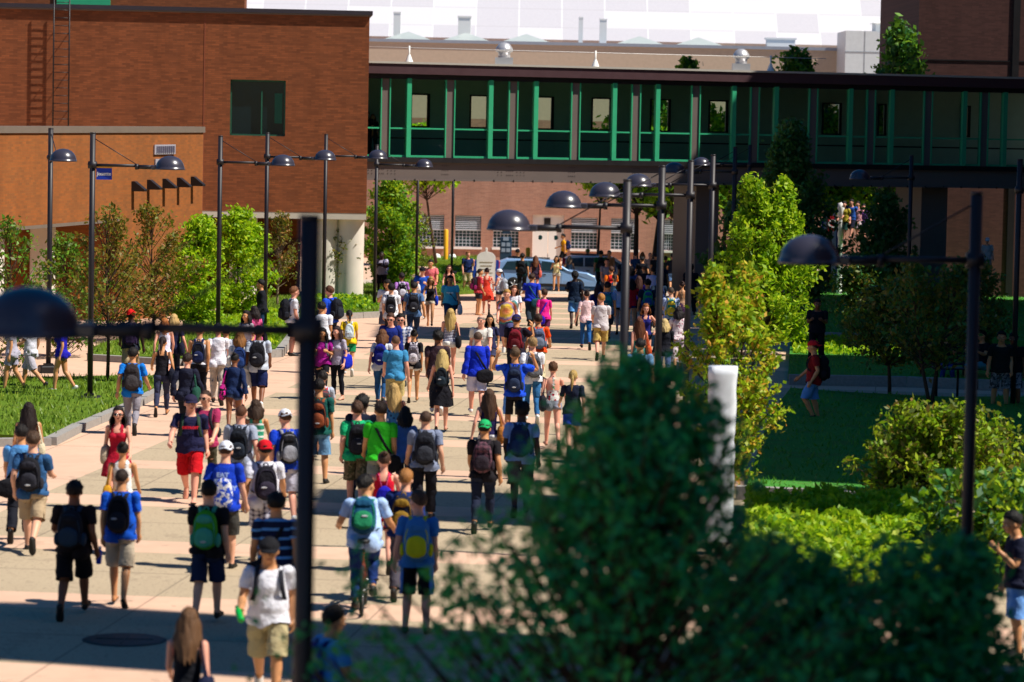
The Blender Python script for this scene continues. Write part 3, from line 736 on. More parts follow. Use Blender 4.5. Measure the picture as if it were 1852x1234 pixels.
def brick(name, c1, c2, mortar, sc=1.0, rot=0.0, mix=.5, course=.075):
    n = NT(name); tc = n.n('ShaderNodeNewGeometry'); s = n.n('ShaderNodeSeparateXYZ'); n.t.links.new(tc.outputs['Position'], s.inputs[0])
    u = n.math('ADD', n.math('MULTIPLY', s.outputs[0], math.cos(rot)), n.math('MULTIPLY', s.outputs[1], math.sin(rot)))
    cb = n.n('ShaderNodeCombineXYZ'); n.set(cb.inputs[0], u); n.set(cb.inputs[1], s.outputs[2])
    b = n.n('ShaderNodeTexBrick'); n.t.links.new(cb.outputs[0], b.inputs['Vector'])
    for k, v in (('Color1', rgba(c1)), ('Color2', rgba(c2)), ('Mortar', rgba(mortar))): b.inputs[k].default_value = v
    b.inputs['Scale'].default_value = 1.0; b.inputs['Mortar Size'].default_value = .006; b.inputs['Bias'].default_value = mix - .5
    b.inputs['Brick Width'].default_value = course * 4; b.inputs['Row Height'].default_value = course
    f, _ = n.noise(cb.outputs[0], 1.0, 5, .7); f2, _ = n.noise(cb.outputs[0], 9, 2)
    mp = n.n('ShaderNodeMapping'); mp.inputs['Scale'].default_value = (1.1, 9, 1); n.t.links.new(cb.outputs[0], mp.inputs[0]); f3, _ = n.noise(mp.outputs[0], 1.0, 4, .7)
    c = n.mix(n.math('MULTIPLY', f3, .75), b.outputs['Color'], n.mix(f2, rgba(c2), tuple(q * .35 for q in rgba(c1)[:3]) + (1,)))
    c = n.mix(n.math('MULTIPLY', f, .25), c, rgba(mortar))
    m2 = n.n('ShaderNodeMapping'); m2.inputs['Scale'].default_value = (.9, .12, 1); n.t.links.new(cb.outputs[0], m2.inputs[0]); f4, _ = n.noise(m2.outputs[0], 1.0, 5, .7)
    c = n.mix(n.math('MULTIPLY', n.math('SUBTRACT', f4, .42), 1.1), c, tuple(q * .4 for q in rgba(c2)[:3]) + (1,))
    return n.done(n.bsdf(c, .85, 0, .2, bump=b.outputs['Fac'], bstr=-.3, bdist=.01))
def grassmat(name, a, b, c):
    n = NT(name); p = pos(n); f, _ = n.noise(p, 30, 3, .7); f2, _ = n.noise(p, 1.3, 4, .6); f3, _ = n.noise(p, 6, 3)
    k = n.mix(f, rgba(a), rgba(b)); k = n.mix(n.math('MULTIPLY', n.math('GREATER_THAN', f2, .56), .5), k, rgba(c)); k = n.mix(n.math('MULTIPLY', f3, .5), k, rgba(a))
    return n.done(n.bsdf(k, .9, 0, .1, bump=f, bstr=.8, bdist=.05))
def leafmat(name, a, b, c=None, tr=.45):
    k_ = ('leaf', name, a, b, c, tr)
    if k_ in _mc: return _mc[k_]
    n = NT(name); ge = n.n('ShaderNodeNewGeometry'); r_ = ge.outputs['Random Per Island']
    stops = [(0, rgba(a)), (.6, rgba(b))] + ([(1.0, rgba(c))] if c else [(1.0, rgba(b))])
    col = n.ramp(r_, stops); d = n.bsdf(col, .5, 0, .3)
    t = n.n('ShaderNodeBsdfTranslucent'); n.set(t.inputs[0], n.mix(.5, col, rgba('#c8d820'), 'MULTIPLY')); n.set(t.inputs[0], n.mix(.25, col, rgba('#b4c81e')))
    m = n.n('ShaderNodeMixShader'); m.inputs[0].default_value = tr
    n.t.links.new(d.outputs[0], m.inputs[1]); n.t.links.new(t.outputs[0], m.inputs[2])
    _mc[k_] = n.done(m); return _mc[k_]
def glassmat(name, tint, rough=.05, tr=.75):
    n = NT(name); t = n.n('ShaderNodeBsdfTransparent'); t.inputs[0].default_value = rgba(tint)
    gl = n.n('ShaderNodeBsdfGlossy'); gl.inputs['Roughness'].default_value = rough; gl.inputs[0].default_value = (.8, .9, .9, 1)
    fr = n.n('ShaderNodeFresnel'); fr.inputs[0].default_value = 1.5; m = n.n('ShaderNodeMixShader')
    n.set(m.inputs[0], n.math('MULTIPLY', fr.outputs[0], 1.2)); n.t.links.new(t.outputs[0], m.inputs[1]); n.t.links.new(gl.outputs[0], m.inputs[2])
    return n.done(m)
M = {}
M['pave'] = paving()
M['brick_dark'] = brick('brick_dark', '#aa6038', '#7a4428', '#744c36', rot=R(4))
M['brick_orange'] = brick('brick_orange', '#a85e2a', '#84502c', '#8c6036', rot=R(77))
M['brick_pink'] = brick('brick_pink', '#c48c74', '#a47462', '#c0a698')
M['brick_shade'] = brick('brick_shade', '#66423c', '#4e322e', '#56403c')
M['conc'] = plain('concrete', '#c4bcae', .85, 0, .2, .15, 1.5); M['granite'] = plain('granite_kerb', '#8f8b86', .8, 0, .2, .35, 14)
M['fascia'] = plain('grey_fascia', '#6e6258', .6); M['dark'] = plain('dark_metal', '#1c191b', .5); M['capdark'] = plain('dark_coping', '#332c33', .55)
M['purple'] = plain('purple_brown_steel', '#4a3236', .5); M['girder'] = plain('grey_steel_girder', '#6b5f5a', .6, 0, .3, .1, 1.0)
M['green'] = plain('green_mullion', '#35a877', .45); M['greenin'] = plain('green_interior', '#d4dccc', .8)
M['white'] = plain('white_paint', '#e8e6e2', .6, 0, .3, .04); M['roofmem'] = plain('roof_membrane', '#b0aaa0', .9)
M['beige'] = plain('beige_block', '#bcab98', .9, 0, .1, .12, 4); M['asphalt'] = plain('asphalt', '#4c4c4e', .9, 0, .2, .2, 20)
M['gravel'] = plain('gravel', '#8a8478', .95, 0, .1, .6, 30)
M['glass'] = glassmat('tinted_glass', '#c4e4d4'); M['winglass'] = plain('window_glass', '#2c4a4c', .12, 0, .8, .2, .6)
M['lampgrey'] = plain('lamp_grey', '#34323e', .3, .0, .6, .04); M['pole'] = plain('lamp_pole_paint', '#1e1a20', .5, 0, .4, .05)
M['bark'] = plain('bark', '#4a3a30', .95, 0, .1, .35, 25); M['barklight'] = plain('pale_bark', '#8a7866', .9, 0, .1, .3, 20)
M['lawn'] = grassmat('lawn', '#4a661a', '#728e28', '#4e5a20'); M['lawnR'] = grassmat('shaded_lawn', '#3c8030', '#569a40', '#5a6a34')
M['soil'] = plain('soil', '#4a382a', .95, 0, .1, .4, 8)
# ground: one sheet following the slope, out to the horizon
ys = [-60, 0, 20, 40, 60, 80, 90, 95, 100, 110, 120, 130, 140, 150, 155, 160, 200, 300, 600, 2500]; xs = [-1500, -300, -60, -30, -15, -8, 0, 8, 15, 30, 60, 300, 1500]
gv = [(x, y, g(y)) for y in ys for x in xs]
tag(mesh_np('ground', gv, grid_faces(len(ys), len(xs), False), M['pave'], smooth=False), kind='structure')
def slab(name, poly, top, mat_, kind='structure', skirt=.3, zf=g):
    """thin raised sheet following the ground"""
    def dense(pl):
        o = []
        for i in range(len(pl)):
            a, b = Vector(pl[i]), Vector(pl[(i + 1) % len(pl)]); k = max(1, int((b - a).length / 3))
            o += [a.lerp(b, j / k) for j in range(k)]
        return o
    pl = dense([(p[0], p[1], 0) for p in poly]); bm = bmesh.new()
    tv = [bm.verts.new((p.x, p.y, zf(p.y) + top)) for p in pl]; bv = [bm.verts.new((p.x, p.y, zf(p.y) - skirt)) for p in pl]
    f = bm.faces.new(tv); bmesh.ops.triangulate(bm, faces=[f])
    for i in range(len(pl)): j = (i + 1) % len(pl); bm.faces.new((bv[i], bv[j], tv[j], tv[i]))
    bmesh.ops.recalc_face_normals(bm, faces=bm.faces[:])
    me = bpy.data.meshes.new(name); bm.to_mesh(me); bm.free(); me.materials.append(mat_)
    o = bpy.data.objects.new(name, me); COL.objects.link(o)
    return tag(o, kind=kind)
def kerb(pts, w, h, mat_=None, name='kerb'):
    mb = MB(); acc = 0
    for i in range(len(pts) - 1):
        a, b = Vector((pts[i][0], pts[i][1], 0)), Vector((pts[i + 1][0], pts[i + 1][1], 0)); L = (b - a).length; k = max(1, int(L / 1.6))
        for j in range(k):
            p, q = a.lerp(b, (j + .008) / k), a.lerp(b, (j + .992) / k); u = (q - p).normalized(); n = Vector((u.y, -u.x, 0)) * w / 2; dz = rnd.uniform(-.008, .008)
            mb.prism([(p - n)[:2], (q - n)[:2], (q + n)[:2], (p + n)[:2]], lambda v: g(v[1]) - .2, lambda v: g(v[1]) + h + dz)
    o = mb.build(name, M['granite'] if mat_ is None else mat_); return tag(o, kind='structure')
GRASS = []
def xy(px, py): q = gp(px, py); return (q.x, q.y)
def lawn(pts, top, mat_, kerbs=(), dens=18, kh=.16, hill=0):
    slab('lawn', pts, top, mat_)
    for k in kerbs: kerb(k, .22, kh)
    GRASS.append((pts, top, dens, mat_))
def blades(name, polys, zf, dens, hmin, hmax, mats, seed=1):
    q = np.random.RandomState(seed); Vs = []
    for poly, top in polys:
        pl = np.array([p[:2] for p in poly]); lo, hi = pl.min(0), pl.max(0); n = int(np.prod(hi - lo) * dens); pt = lo + q.rand(n, 2) * (hi - lo)
        ins = np.zeros(n, bool); j = len(pl) - 1
        for i in range(len(pl)):
            a, b = pl[i], pl[j]; c_ = ((a[1] > pt[:, 1]) != (b[1] > pt[:, 1])) & (pt[:, 0] < (b[0] - a[0]) * (pt[:, 1] - a[1]) / (b[1] - a[1] + 1e-12) + a[0]); ins ^= c_; j = i
        pt = pt[ins]; n = len(pt); z = np.array([zf(y) for y in pt[:, 1]]) + top; a = q.rand(n) * 6.28; w = .012 + .022 * q.rand(n); h_ = (hmin + (hmax - hmin) * q.rand(n)) * (.5 + .9 * np.clip(.5 + .5 * np.sin(pt[:, 0] * 2.3 + 2 * np.sin(pt[:, 1] * .9)) * np.sin(pt[:, 1] * 1.7 + 1.5 * np.sin(pt[:, 0] * 1.3)), 0, 1)); l = (q.rand(n, 2) - .5) * .16
        b0 = np.c_[pt[:, 0] - np.cos(a) * w, pt[:, 1] - np.sin(a) * w, z - .02]; b1 = np.c_[pt[:, 0] + np.cos(a) * w, pt[:, 1] + np.sin(a) * w, z - .02]; t = np.c_[pt[:, 0] + l[:, 0], pt[:, 1] + l[:, 1], z + h_]
        Vs.append(np.stack([b0, b1, t], 1).reshape(-1, 3))
    V = np.concatenate(Vs); return tag(mesh_np(name, V, np.arange(len(V)).reshape(-1, 3), mats, smooth=False), kind='stuff')
# left lawn in front, with its granite kerb
LA = [xy(-160, 800), xy(-40, 795), xy(95, 802), xy(140, 778), xy(232, 741), xy(262, 716), xy(330, 690), xy(250, 687), xy(120, 690), xy(-160, 690)]
lawn(LA, .12, M['lawn'], [[xy(-160, 812), xy(-40, 808), xy(92, 806), xy(142, 780), xy(234, 742), xy(300, 708), xy(345, 690)]], 26)
LB = [xy(162, 640), xy(190, 628), xy(260, 613), xy(400, 600), xy(420, 640), xy(330, 655), xy(170, 652)]
lawn(LB, .14, M['lawn'], [[xy(160, 652), xy(330, 662), xy(430, 662)]], 24, .17)
LC = [xy(330, 592), xy(430, 560), xy(560, 532), xy(640, 536), xy(706, 552), xy(694, 571), xy(600, 574), xy(536, 600), xy(500, 640), xy(420, 642), xy(380, 605)]
lawn(LC, .16, M['lawn'], [[xy(420, 650), xy(505, 646), xy(540, 604), xy(606, 578), xy(697, 574), xy(712, 553)]], 20, .2)
LD = [xy(655, 520), xy(700, 512), xy(770, 505), xy(830, 517), xy(870, 531), xy(800, 535), xy(720, 533), xy(660, 538)]
lawn(LD, .14, M['lawn'], (), 14)
# the far bank in front of the rear building
lawn([xy(690, 482), xy(880, 482), xy(880, 474), xy(690, 474)], .3, M['lawn'], (), 4)
lawn([xy(1180, 482), xy(1300, 482), xy(1290, 455), xy(1235, 458), xy(1180, 472)], .3, M['lawn'], (), 4)
# right-hand side, in the shade
RA = [xy(1350, 893), xy(1640, 905), xy(1900, 912), xy(1900, 728), xy(1700, 728), xy(1540, 720), xy(1430, 712), xy(1392, 760)]
lawn(RA, .14, M['lawnR'], [[xy(1330, 903), xy(1640, 918), xy(1950, 930)]], 14, .24)
RB = [xy(1425, 690), xy(1640, 694), xy(1880, 706), xy(1900, 640), xy(1640, 628), xy(1430, 622)]
lawn(RB, .16, M['lawnR'], [[xy(1425, 696), xy(1640, 700), xy(1900, 711)]], 12, .26)
RC = [xy(1425, 612), xy(1660, 620), xy(1900, 630), xy(1900, 495), xy(1640, 490), xy(1440, 498)]
lawn(RC, .2, M['lawnR'], [[xy(1420, 616), xy(1660, 625)]], 8, .3)
blades('grass', [(p, t) for p, t, d, m in GRASS[:6]], g, 70, .04, .15, leafmat('grass_blade', '#4a661a', '#74902a', '#98a83c', .3), 2)
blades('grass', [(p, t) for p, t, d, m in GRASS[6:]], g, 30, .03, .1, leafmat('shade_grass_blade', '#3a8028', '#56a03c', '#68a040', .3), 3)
# road that crosses in front of the bridge, with the light road surface behind it
def strip(name, y0, y1, mat_, dz):
    V = []
    for t in range(41): x = -60 + 3.0 * t; V += [(x, y0 - .10 * x, g(y0 - .10 * x) + dz), (x, y1 - .10 * x, g(y1 - .10 * x) + dz)]
    tag(mesh_np(name, V, [(2 * i, 2 * i + 2, 2 * i + 3, 2 * i + 1) for i in range(40)], mat_, smooth=False), kind='structure')
strip('far_road', 147, 160, plain('pale_road', '#b8a898', .9, 0, .2, .1, 3), .006)
# manhole cover
q = gp(225, 1158); mb = MB(); mb.lathe((0, 0, 0), [(.001, .012), (.46, .012), (.50, .008), (.52, .0)], 28, 0, False); mb.box((0, 0, .014), (.7, .02, .006)); mb.box((0, 0, .014), (.02, .7, .006))
o = mb.build('manhole_cover', plain('cast_iron', '#35302e', .6, .4)); o.location = (q.x, q.y, .003); tag(o, 'dark round iron manhole cover set flush in the shaded paving', 'manhole cover')
# ------------------------------------------------------------------ buildings
def frame(P0, ang): return Vector((P0.x, P0.y, 0)), Vector((math.cos(ang), math.sin(ang), 0))
def on(O, u, px, py):
    """distance along the facade and height where the sight line meets the facade plane"""
    d = ray(px, py); n = Vector((u.y, -u.x, 0)); Y = (O.x * n.x + O.y * n.y) / (d.x * n.x + d.y * n.y); q = CAM + d * Y
    return (q - O).x * u.x + (q - O).y * u.y, q.z
def child(name, mb, mats, root): return mb.build(name, mats, root)
# --- brick tower behind the left lawns
O1, u1 = frame(P(664, 300, 130), R(4)); S = lambda px, py: on(O1, u1, px, py)
zt = S(640, 27)[1]; zb = S(640, 386)[1]
T1 = empty('brick_building', (O1.x, O1.y, g(130))); tag(T1, 'dark red brick building raised on round concrete columns beside the footbridge', 'building')
wa, wb = S(417, 145)[0], S(517, 145)[0]; wz0, wz1 = S(467, 246)[1], S(467, 145)[1]
mb = MB()
for a, b, z0, z1 in ((-24, wa, zb, zt), (wb, 0, zb, zt), (wa, wb, zb, wz0), (wa, wb, wz1, zt)): mb.frame_box(O1, u1, a, b, -.4, 0, z0, z1)
mb.frame_box(O1, u1, -.4, -.002, -16, -.402, zb, zt - .002); mb.frame_box(O1, u1, -24, -.402, -16, -15.6, zb, zt - .01)
child('wall', mb, M['brick_dark'], T1)
mb = MB(); mb.frame_box(O1, u1, -24.1, .12, -16, .12, zt, zt + .16); mb.frame_box(O1, u1, -24.06, .06, -16, .06, zt - .06, zt - .002, 1); child('roof_coping', mb, [M['capdark'], M['fascia']], T1)
mb = MB(); mb.frame_box(O1, u1, -24, .0, -15.8, -.01, zb - .25, zb - .003); child('soffit', mb, M['conc'], T1)
mb = MB(); mb.frame_box(O1, u1, wa, wb, -.3, -.26, wz0, wz1); pn = child('window', mb, plain('dark_window_glass', '#0a1c22', .08, 0, .45), T1)
mb = MB()
for a, b, z0, z1 in ((wa, wa + .06, wz0, wz1), (wb - .06, wb, wz0, wz1), (wa, wb, wz0, wz0 + .06), (wa, wb, wz1 - .06, wz1), (wa + 1.2, wa + 1.25, wz0, wz1 - .4)): mb.frame_box(O1, u1, a, b, -.255, -.12, z0, z1)
mb.frame_box(O1, u1, wb - .42, wb - .12, -.25, -.2, wz0 + .5, wz1 - .5); mb.build('window_frame', plain('dark_green_frame', '#1e5a44', .5), pn, off=(0, 0, 0)).location = Vector((0, 0, 0)) - T1.location
mb = MB()
for px in (370, 375): pass
e = S(370, 100)[0]; mb.frame_box(O1, u1, e - .02, e + .02, 0, .012, zb, zt - .1); child('expansion_joint', mb, plain('joint', '#8a4a30', .8), T1)
cm = plain('pale_concrete_column', '#cfc8bc', .8, 0, .2, .1, 3)
for px in (634, 588, 440):
    s_ = S(px, 450)[0]; c_ = O1 + u1 * s_ + Vector((u1.y, -u1.x, 0)) * -.75; mb = MB(); zz = zb - .26
    mb.lathe((c_.x, c_.y, 0), [(.54, g(c_.y) - .1), (.54, zz - 1.1), (.545, zz - 1.0), (.545, zz)], 28); child('column', mb, cm, T1)
mb = MB(); mb.frame_box(O1, u1, -24, -2.5, -8, -7.7, -1.2, zb - .26); child('recessed_wall', mb, M['brick_orange'], T1)
mb = MB()
for px in (462, 474, 486): s_ = S(px, 400)[0]; mb.frame_box(O1, u1, s_ - 1.05, s_ - .85, -5.9, -5.6, -1.2, zb - .26)
child('green_curtain_wall', mb, M['green'], T1)
# roof ladder with hoops
mb = MB(); a0, a1 = S(98, 100)[0], S(126, 100)[0]; zl = S(110, 206)[1]; nn = Vector((u1.y, -u1.x, 0))
for a in (a0, a1): pp = O1 + u1 * a + nn * .35; mb.tube([(pp.x, pp.y, zl - .6), (pp.x, pp.y, zt + .8)], .03, 6)
for k in range(18):
    pa, pb = O1 + u1 * a0 + nn * .35, O1 + u1 * a1 + nn * .35; zz = zl - .5 + k * .3; mb.tube([(pa.x, pa.y, zz), (pb.x, pb.y, zz)], .014, 5)
for zz in (zl + .2, zl + 1.7, zl + 3.2):
    for a in (a0, a1): pa = O1 + u1 * a; mb.tube([(pa.x, pa.y, zz), ((pa + nn * .35).x, (pa + nn * .35).y, zz)], .018, 5)
child('roof_ladder', mb, M['dark'], T1)
# upper storey set back, with green glazing
mb = MB(); mb.frame_box(O1, u1, -24, S(440, 10)[0], -12, -4, zt - .1, zt + 5); child('upper_storey', mb, M['brick_dark'], T1)
mb = MB(); mb.frame_box(O1, u1, S(90, 5)[0], S(190, 5)[0], -3.99, -3.9, zt, zt + 2.5); child('upper_window', mb, M['green'], T1)
# --- low orange brick wing at the left
B0, B1 = P(0, 300, 95), P(367, 300, 114); u2 = Vector((B1.x - B0.x, B1.y - B0.y, 0)).normalized(); O2 = Vector((B0.x, B0.y, 0)); L2 = (Vector((B1.x, B1.y, 0)) - O2).length
S2 = lambda px, py: on(O2, u2, px, py)
T2 = empty('low_brick_building', (O2.x, O2.y, 0)); tag(T2, 'low orange brick wing with white columns under its overhang, left of the walkway', 'building')
z2t = 5.72; z2b = 3.0; sN = S2(215, 372)[0]
mb = MB(); mb.frame_box(O2, u2, -12, sN, -.35, 0, z2b, z2t); mb.frame_box(O2, u2, sN, L2, -.35, 0, -1.0, z2t); mb.frame_box(O2, u2, L2 - .35, L2 - .002, -10, -.352, -1, z2t - .002); mb.frame_box(O2, u2, -12, sN - .4, -3.2, -2.9, -.5, z2b); mb.frame_box(O2, u2, sN - .37, sN - .002, -3.2, -.352, -.5, z2b - .002); child('wall', mb, M['brick_orange'], T2)
mb = MB(); mb.frame_box(O2, u2, -12, L2 + .06, -.4, .05, z2t, z2t + .20); child('roof_fascia', mb, M['fascia'], T2)
mb = MB(); mb.frame_box(O2, u2, -12, L2 - .01, -10, -.42, z2t - .1, z2t + .06); child('gravel_roof', mb, M['gravel'], T2)
mb = MB(); mb.frame_box(O2, u2, -12, L2 - .01, -10.3, -10, z2t - .1, z2t + .55); child('roof_upstand', mb, M['dark'], T2)
mb = MB(); mb.frame_box(O2, u2, -12, sN - .37, -2.9, -.36, z2b, z2b + .1); mb.frame_box(O2, u2, -12, sN, -.36, .025, z2b - .1, z2b - .002, 1); child('soffit', mb, [M['conc'], M['fascia']], T2)
for px in (25, 117):
    s_ = S2(px, 440)[0]; c_ = O2 + u2 * s_ + Vector((u2.y, -u2.x, 0)) * -.7; mb = MB(); mb.box((c_.x, c_.y, 1.1), (.62, .62, 3.55), math.atan2(u2.y, u2.x), 0, .03); child('column', mb, cm, T2)
n2 = Vector((u2.y, -u2.x, 0)); cnt = 0
for px, py in ((240, 337), (268, 334), (296, 332), (322, 330), (347, 328)):
    s_, z_ = S2(px, py); mb = MB(); a = O2 + u2 * (s_ + .0); pts = [(0, .16), (.10, .16), (.44, -.10), (.44, -.16), (0, -.16)]; V = []
    for w_ in (-.14, .14):
        for d_, zz in pts: v = a + u2 * w_ + n2 * d_; V.append((v.x, v.y, z_ + zz))
    mb.add(V, [(0, 1, 2, 3, 4), (9, 8, 7, 6, 5)] + [(i, 5 + i, 5 + (i + 1) % 5, (i + 1) % 5) for i in range(5)])
    child('wall_light_hood', mb, M['dark'], T2)
s_, z_ = S2(296, 271); mb = MB(); mb.frame_box(O2, u2, s_ - 1.1, s_ + 1.1, .02, .06, z_ - .15, z_ + .17); mb.frame_box(O2, u2, s_ - 1.0, s_ - .3, .02, .06, z_ - .52, z_ - .3)
for k in range(9): mb.frame_box(O2, u2, s_ - .95 + k * .22, s_ - .83 + k * .22, .062, .09, z_ - .1, z_ + .12, 1)
child('metal_lettering', mb, [plain('steel_letters', '#b8b4c0', .35, .3), plain('steel_letters_dark', '#6a6678', .4, .3)], T2)
# --- footbridge
O3, u3 = frame(P(655, 300, 131), R(18)); S3 = lambda px, py: on(O3, u3, px, py)
zr1 = S3(700, 114)[1]; zg1 = S3(700, 140)[1]; zg0 = S3(700, 283)[1]; zd0 = S3(700, 293)[1]; zG0 = S3(700, 326)[1]; Lb = S3(1852, 200)[0] + 3; D3 = -4.2
T3 = empty('footbridge', (O3.x, O3.y, zG0)); tag(T3, 'enclosed footbridge with green mullions and glass spanning above the walkway', 'bridge')
mb = MB(); mb.frame_box(O3, u3, 0, Lb, D3 - .15, .25, zr1 - .42, zr1 - .02); child('roof_fascia', mb, M['purple'], T3)
mb = MB(); mb.frame_box(O3, u3, 0, Lb, D3 - .2, .3, zr1 - .02, zr1 + .06); child('roof_edge', mb, M['roofmem'], T3)
mb = MB(); mb.frame_box(O3, u3, 0, Lb, -.3, .04, zg1 - .05, zr1 - .42); child('window_header', mb, M['dark'], T3)
mb = MB(); mb.frame_box(O3, u3, 0, Lb, D3, .12, zd0, zg0 - .02); child('floor_slab', mb, M['dark'], T3)
mb = MB(); mb.frame_box(O3, u3, .1, Lb - .1, D3 + .2, -.3, zg0 - .018, zg0 - .005); child('corridor_floor', mb, plain('pale_floor', '#c8ccc0', .5), T3)
mb = MB(); mb.frame_box(O3, u3, 0, Lb, -.25, .0, zG0 + .05, zd0); mb.frame_box(O3, u3, 0, Lb, D3, D3 + .25, zG0 + .05, zd0)
mb.frame_box(O3, u3, 0, Lb, -.3, .12, zG0, zG0 + .05); k = 0.5
while k < Lb:
    mb.frame_box(O3, u3, k - .02, k + .02, .12, .16, zG0 - .02, zG0 + .07, 1); k += .82
for px in (688, 805, 922, 1034, 1150, 1262):
    s_ = S3(px, 310)[0]
    for dx in ((-.12, -.04, .04, .12)):
        for dz in range(4): mb.frame_box(O3, u3, s_ + dx - .012, s_ + dx + .012, .0, .015, zG0 + .25 + dz * .17, zG0 + .275 + dz * .17, 1)
    if px in (688, 922):
        for dx in (-.5, -.35, .3, .45, .6): 
            for dz in (0, 1): mb.frame_box(O3, u3, s_ + dx - .012, s_ + dx + .012, .0, .015, zG0 + .25 + dz * .12, zG0 + .275 + dz * .12, 1)
child('steel_girder', mb, [M['girder'], M['dark']], T3)
mb = MB(); wins = [(740, 775), (847, 882), (966, 999), (1067, 1104), (1173, 1210), (1279, 1314), (1484, 1519), (1585, 1600), (1738, 1752)]
back = [(O3 + Vector((u3.y, -u3.x, 0)) * D3)][0]; Sb = lambda px, py: on(back, u3, px, py)
zw1, zw0 = Sb(865, 172)[1], Sb(865, 232)[1]; prev = 0
for a, b in wins:
    sa, sb = Sb(a, 200)[0], Sb(b, 200)[0]; mb.frame_box(back, u3, prev, sa, 0, .15, zg0, zr1 - .42); mb.frame_box(back, u3, sa, sb, 0, .15, zg0, zw0); mb.frame_box(back, u3, sa, sb, 0, .15, zw1, zr1 - .42); prev = sb
mb.frame_box(back, u3, prev, Lb, 0, .15, zg0, zr1 - .42); child('rear_wall', mb, M['greenin'], T3)
for a, b in wins:
    sa, sb = Sb(a, 200)[0], Sb(b, 200)[0]; mb = MB()
    for q0, q1, z0, z1 in ((sa, sa + .06, zw0, zw1), (sb - .12, sb, zw0, zw1), (sa, sb, zw0, zw0 + .05), (sa, sb, zw1 - .06, zw1)): mb.frame_box(back, u3, q0, q1, .151, .22, z0, z1)
    child('rear_window_frame', mb, M['dark'], T3)
cols = [697, 814, 928, 1041, 1150, 1258, 1365]; cs = [S3(c_, 210)[0] for c_ in cols]; dC = cs[-1] - cs[-2]
while cs[-1] + dC < Lb: cs.append(cs[-1] + dC)
mul = []; 
for i in range(len(cs) - 1): mul.append(cs[i] + (cs[i + 1] - cs[i]) * (.355 if i % 2 == 0 else .635))
for s_ in cs: mb = MB(); mb.frame_box(O3, u3, s_ - .15, s_ + .15, -.24, -.02, zg0 - .02, zg1 - .05); child('grey_pilaster', mb, M['girder'], T3)
mb = MB()
for s_ in cs:
    for e in (-.20, .16): mb.frame_box(O3, u3, s_ + e, s_ + e + .045, -.16, .03, zg0 - .02, zg1 - .05)
for s_ in mul: mb.frame_box(O3, u3, s_ - .09, s_ + .09, -.17, .10, zg0 - .02, zg1 - .02)
zrail = S3(800, 235)[1]
ed = [0.0] + [v for s_ in cs for v in (s_ - .2, s_ + .205)]; mus = sorted(mul)
for a, b in list(zip(ed[0::2], ed[1::2])):
    for z_, h_ in ((zrail, .06), (zg0 - .02, .08)): mb.frame_box(O3, u3, a, b, -.155, .0, z_, z_ + h_)
child('green_window_frame', mb, M['green'], T3)
for a, b in zip(ed[0::2], ed[1::2]):
    mb = MB(); p_ = O3 + Vector((u3.y, -u3.x, 0)) * -.1; A_, B_ = p_ + u3 * a, p_ + u3 * b
    mb.quad([(A_.x, A_.y, zg0 + .06), (B_.x, B_.y, zg0 + .06), (B_.x, B_.y, zg1 - .05), (A_.x, A_.y, zg1 - .05)]); child('glass_pane', mb, M['glass'], T3)
mb = MB(); q_ = O3 + Vector((u3.y, -u3.x, 0)) * -.5
mb.frame_box(q_, u3, .5, Lb, 0, .05, zg0 + .7, zg0 + .76); child('inner_handrail', mb, M['dark'], T3)
mb = MB(); mb.tube([(O3 + u3 * .2)[:2] + (zr1 + .62,), (O3 + u3 * (Lb * .62))[:2] + (zr1 + .62,)], .012, 5)
for px in (740, 1077, 1394): s_ = S3(px, 110)[0]; c_ = O3 + u3 * s_; mb.tube([(c_.x, c_.y, zr1), (c_.x, c_.y, zr1 + .7)], .035, 6); mb.lathe((c_.x, c_.y, zr1 + .05), [(.16, 0), (.05, .3)], 8)
child('roof_safety_line', mb, M['white'], T3)
for px in (928, 1360, ):
    s_ = S3(px, 118)[0]; c_ = O3 + u3 * s_ + Vector((u3.y, -u3.x, 0)) * -1.2; mb = MB(); mb.box((c_.x, c_.y, zr1 + .2), (.72, .72, .3)); mb.lathe((c_.x, c_.y, zr1 + .35), [(.25, 0), (.25, .2), (.33, .22), (.36, .28), (.33, .38), (.22, .55), (.1, .6), (.001, .61)], 20); child('roof_ventilator', mb, plain('galvanised', '#c4c2c4', .35, .5), T3)
for px, w_ in ((1290, 1.0), (1702, 1.2)):
    s_ = S3(px, 400)[0]; mb = MB(); c_ = O3 + u3 * s_ + Vector((u3.y, -u3.x, 0)) * -2; mb.box((c_.x, c_.y, (zG0 - 2.2) / 2), (w_, 2.6, zG0 + 2.2 + .04), R(18)); child('pier', mb, M['girder'], T3)
# people-free bridge; rear brick building
O4, u4 = frame(P(700, 400, 185), R(3)); S4 = lambda px, py: on(O4, u4, px, py)
T4 = empty('rear_brick_building', (O4.x, O4.y, -1.6)); tag(T4, 'long pale red brick building with louvred windows seen under the footbridge', 'building')
a0, a1 = S4(480, 400)[0], S4(1760, 400)[0]; zt4 = 6.3
ws = [(700, 742), (758, 803), (823, 870), (892, 938), (1033, 1080), (1105, 1155), (1197, 1226), (1254, 1290), (1320, 1360)]; zs1, zs0 = S4(850, 390)[1], S4(850, 447)[1]
mb = MB(); prev = a0
da, db = S4(963, 420)[0], S4(1020, 420)[0]; zd1 = S4(990, 389)[1]
ops = sorted([(S4(a, 420)[0], S4(b, 420)[0], zs0, zs1) for a, b in ws] + [(da, db, -1.7, zd1)])
for a, b, z0, z1 in ops:
    mb.frame_box(O4, u4, prev, a, -.3, 0, -1.8, zt4)
    if z0 > -1.6: mb.frame_box(O4, u4, a, b, -.3, 0, -1.8, z0)
    mb.frame_box(O4, u4, a, b, -.3, 0, z1, zt4); prev = b
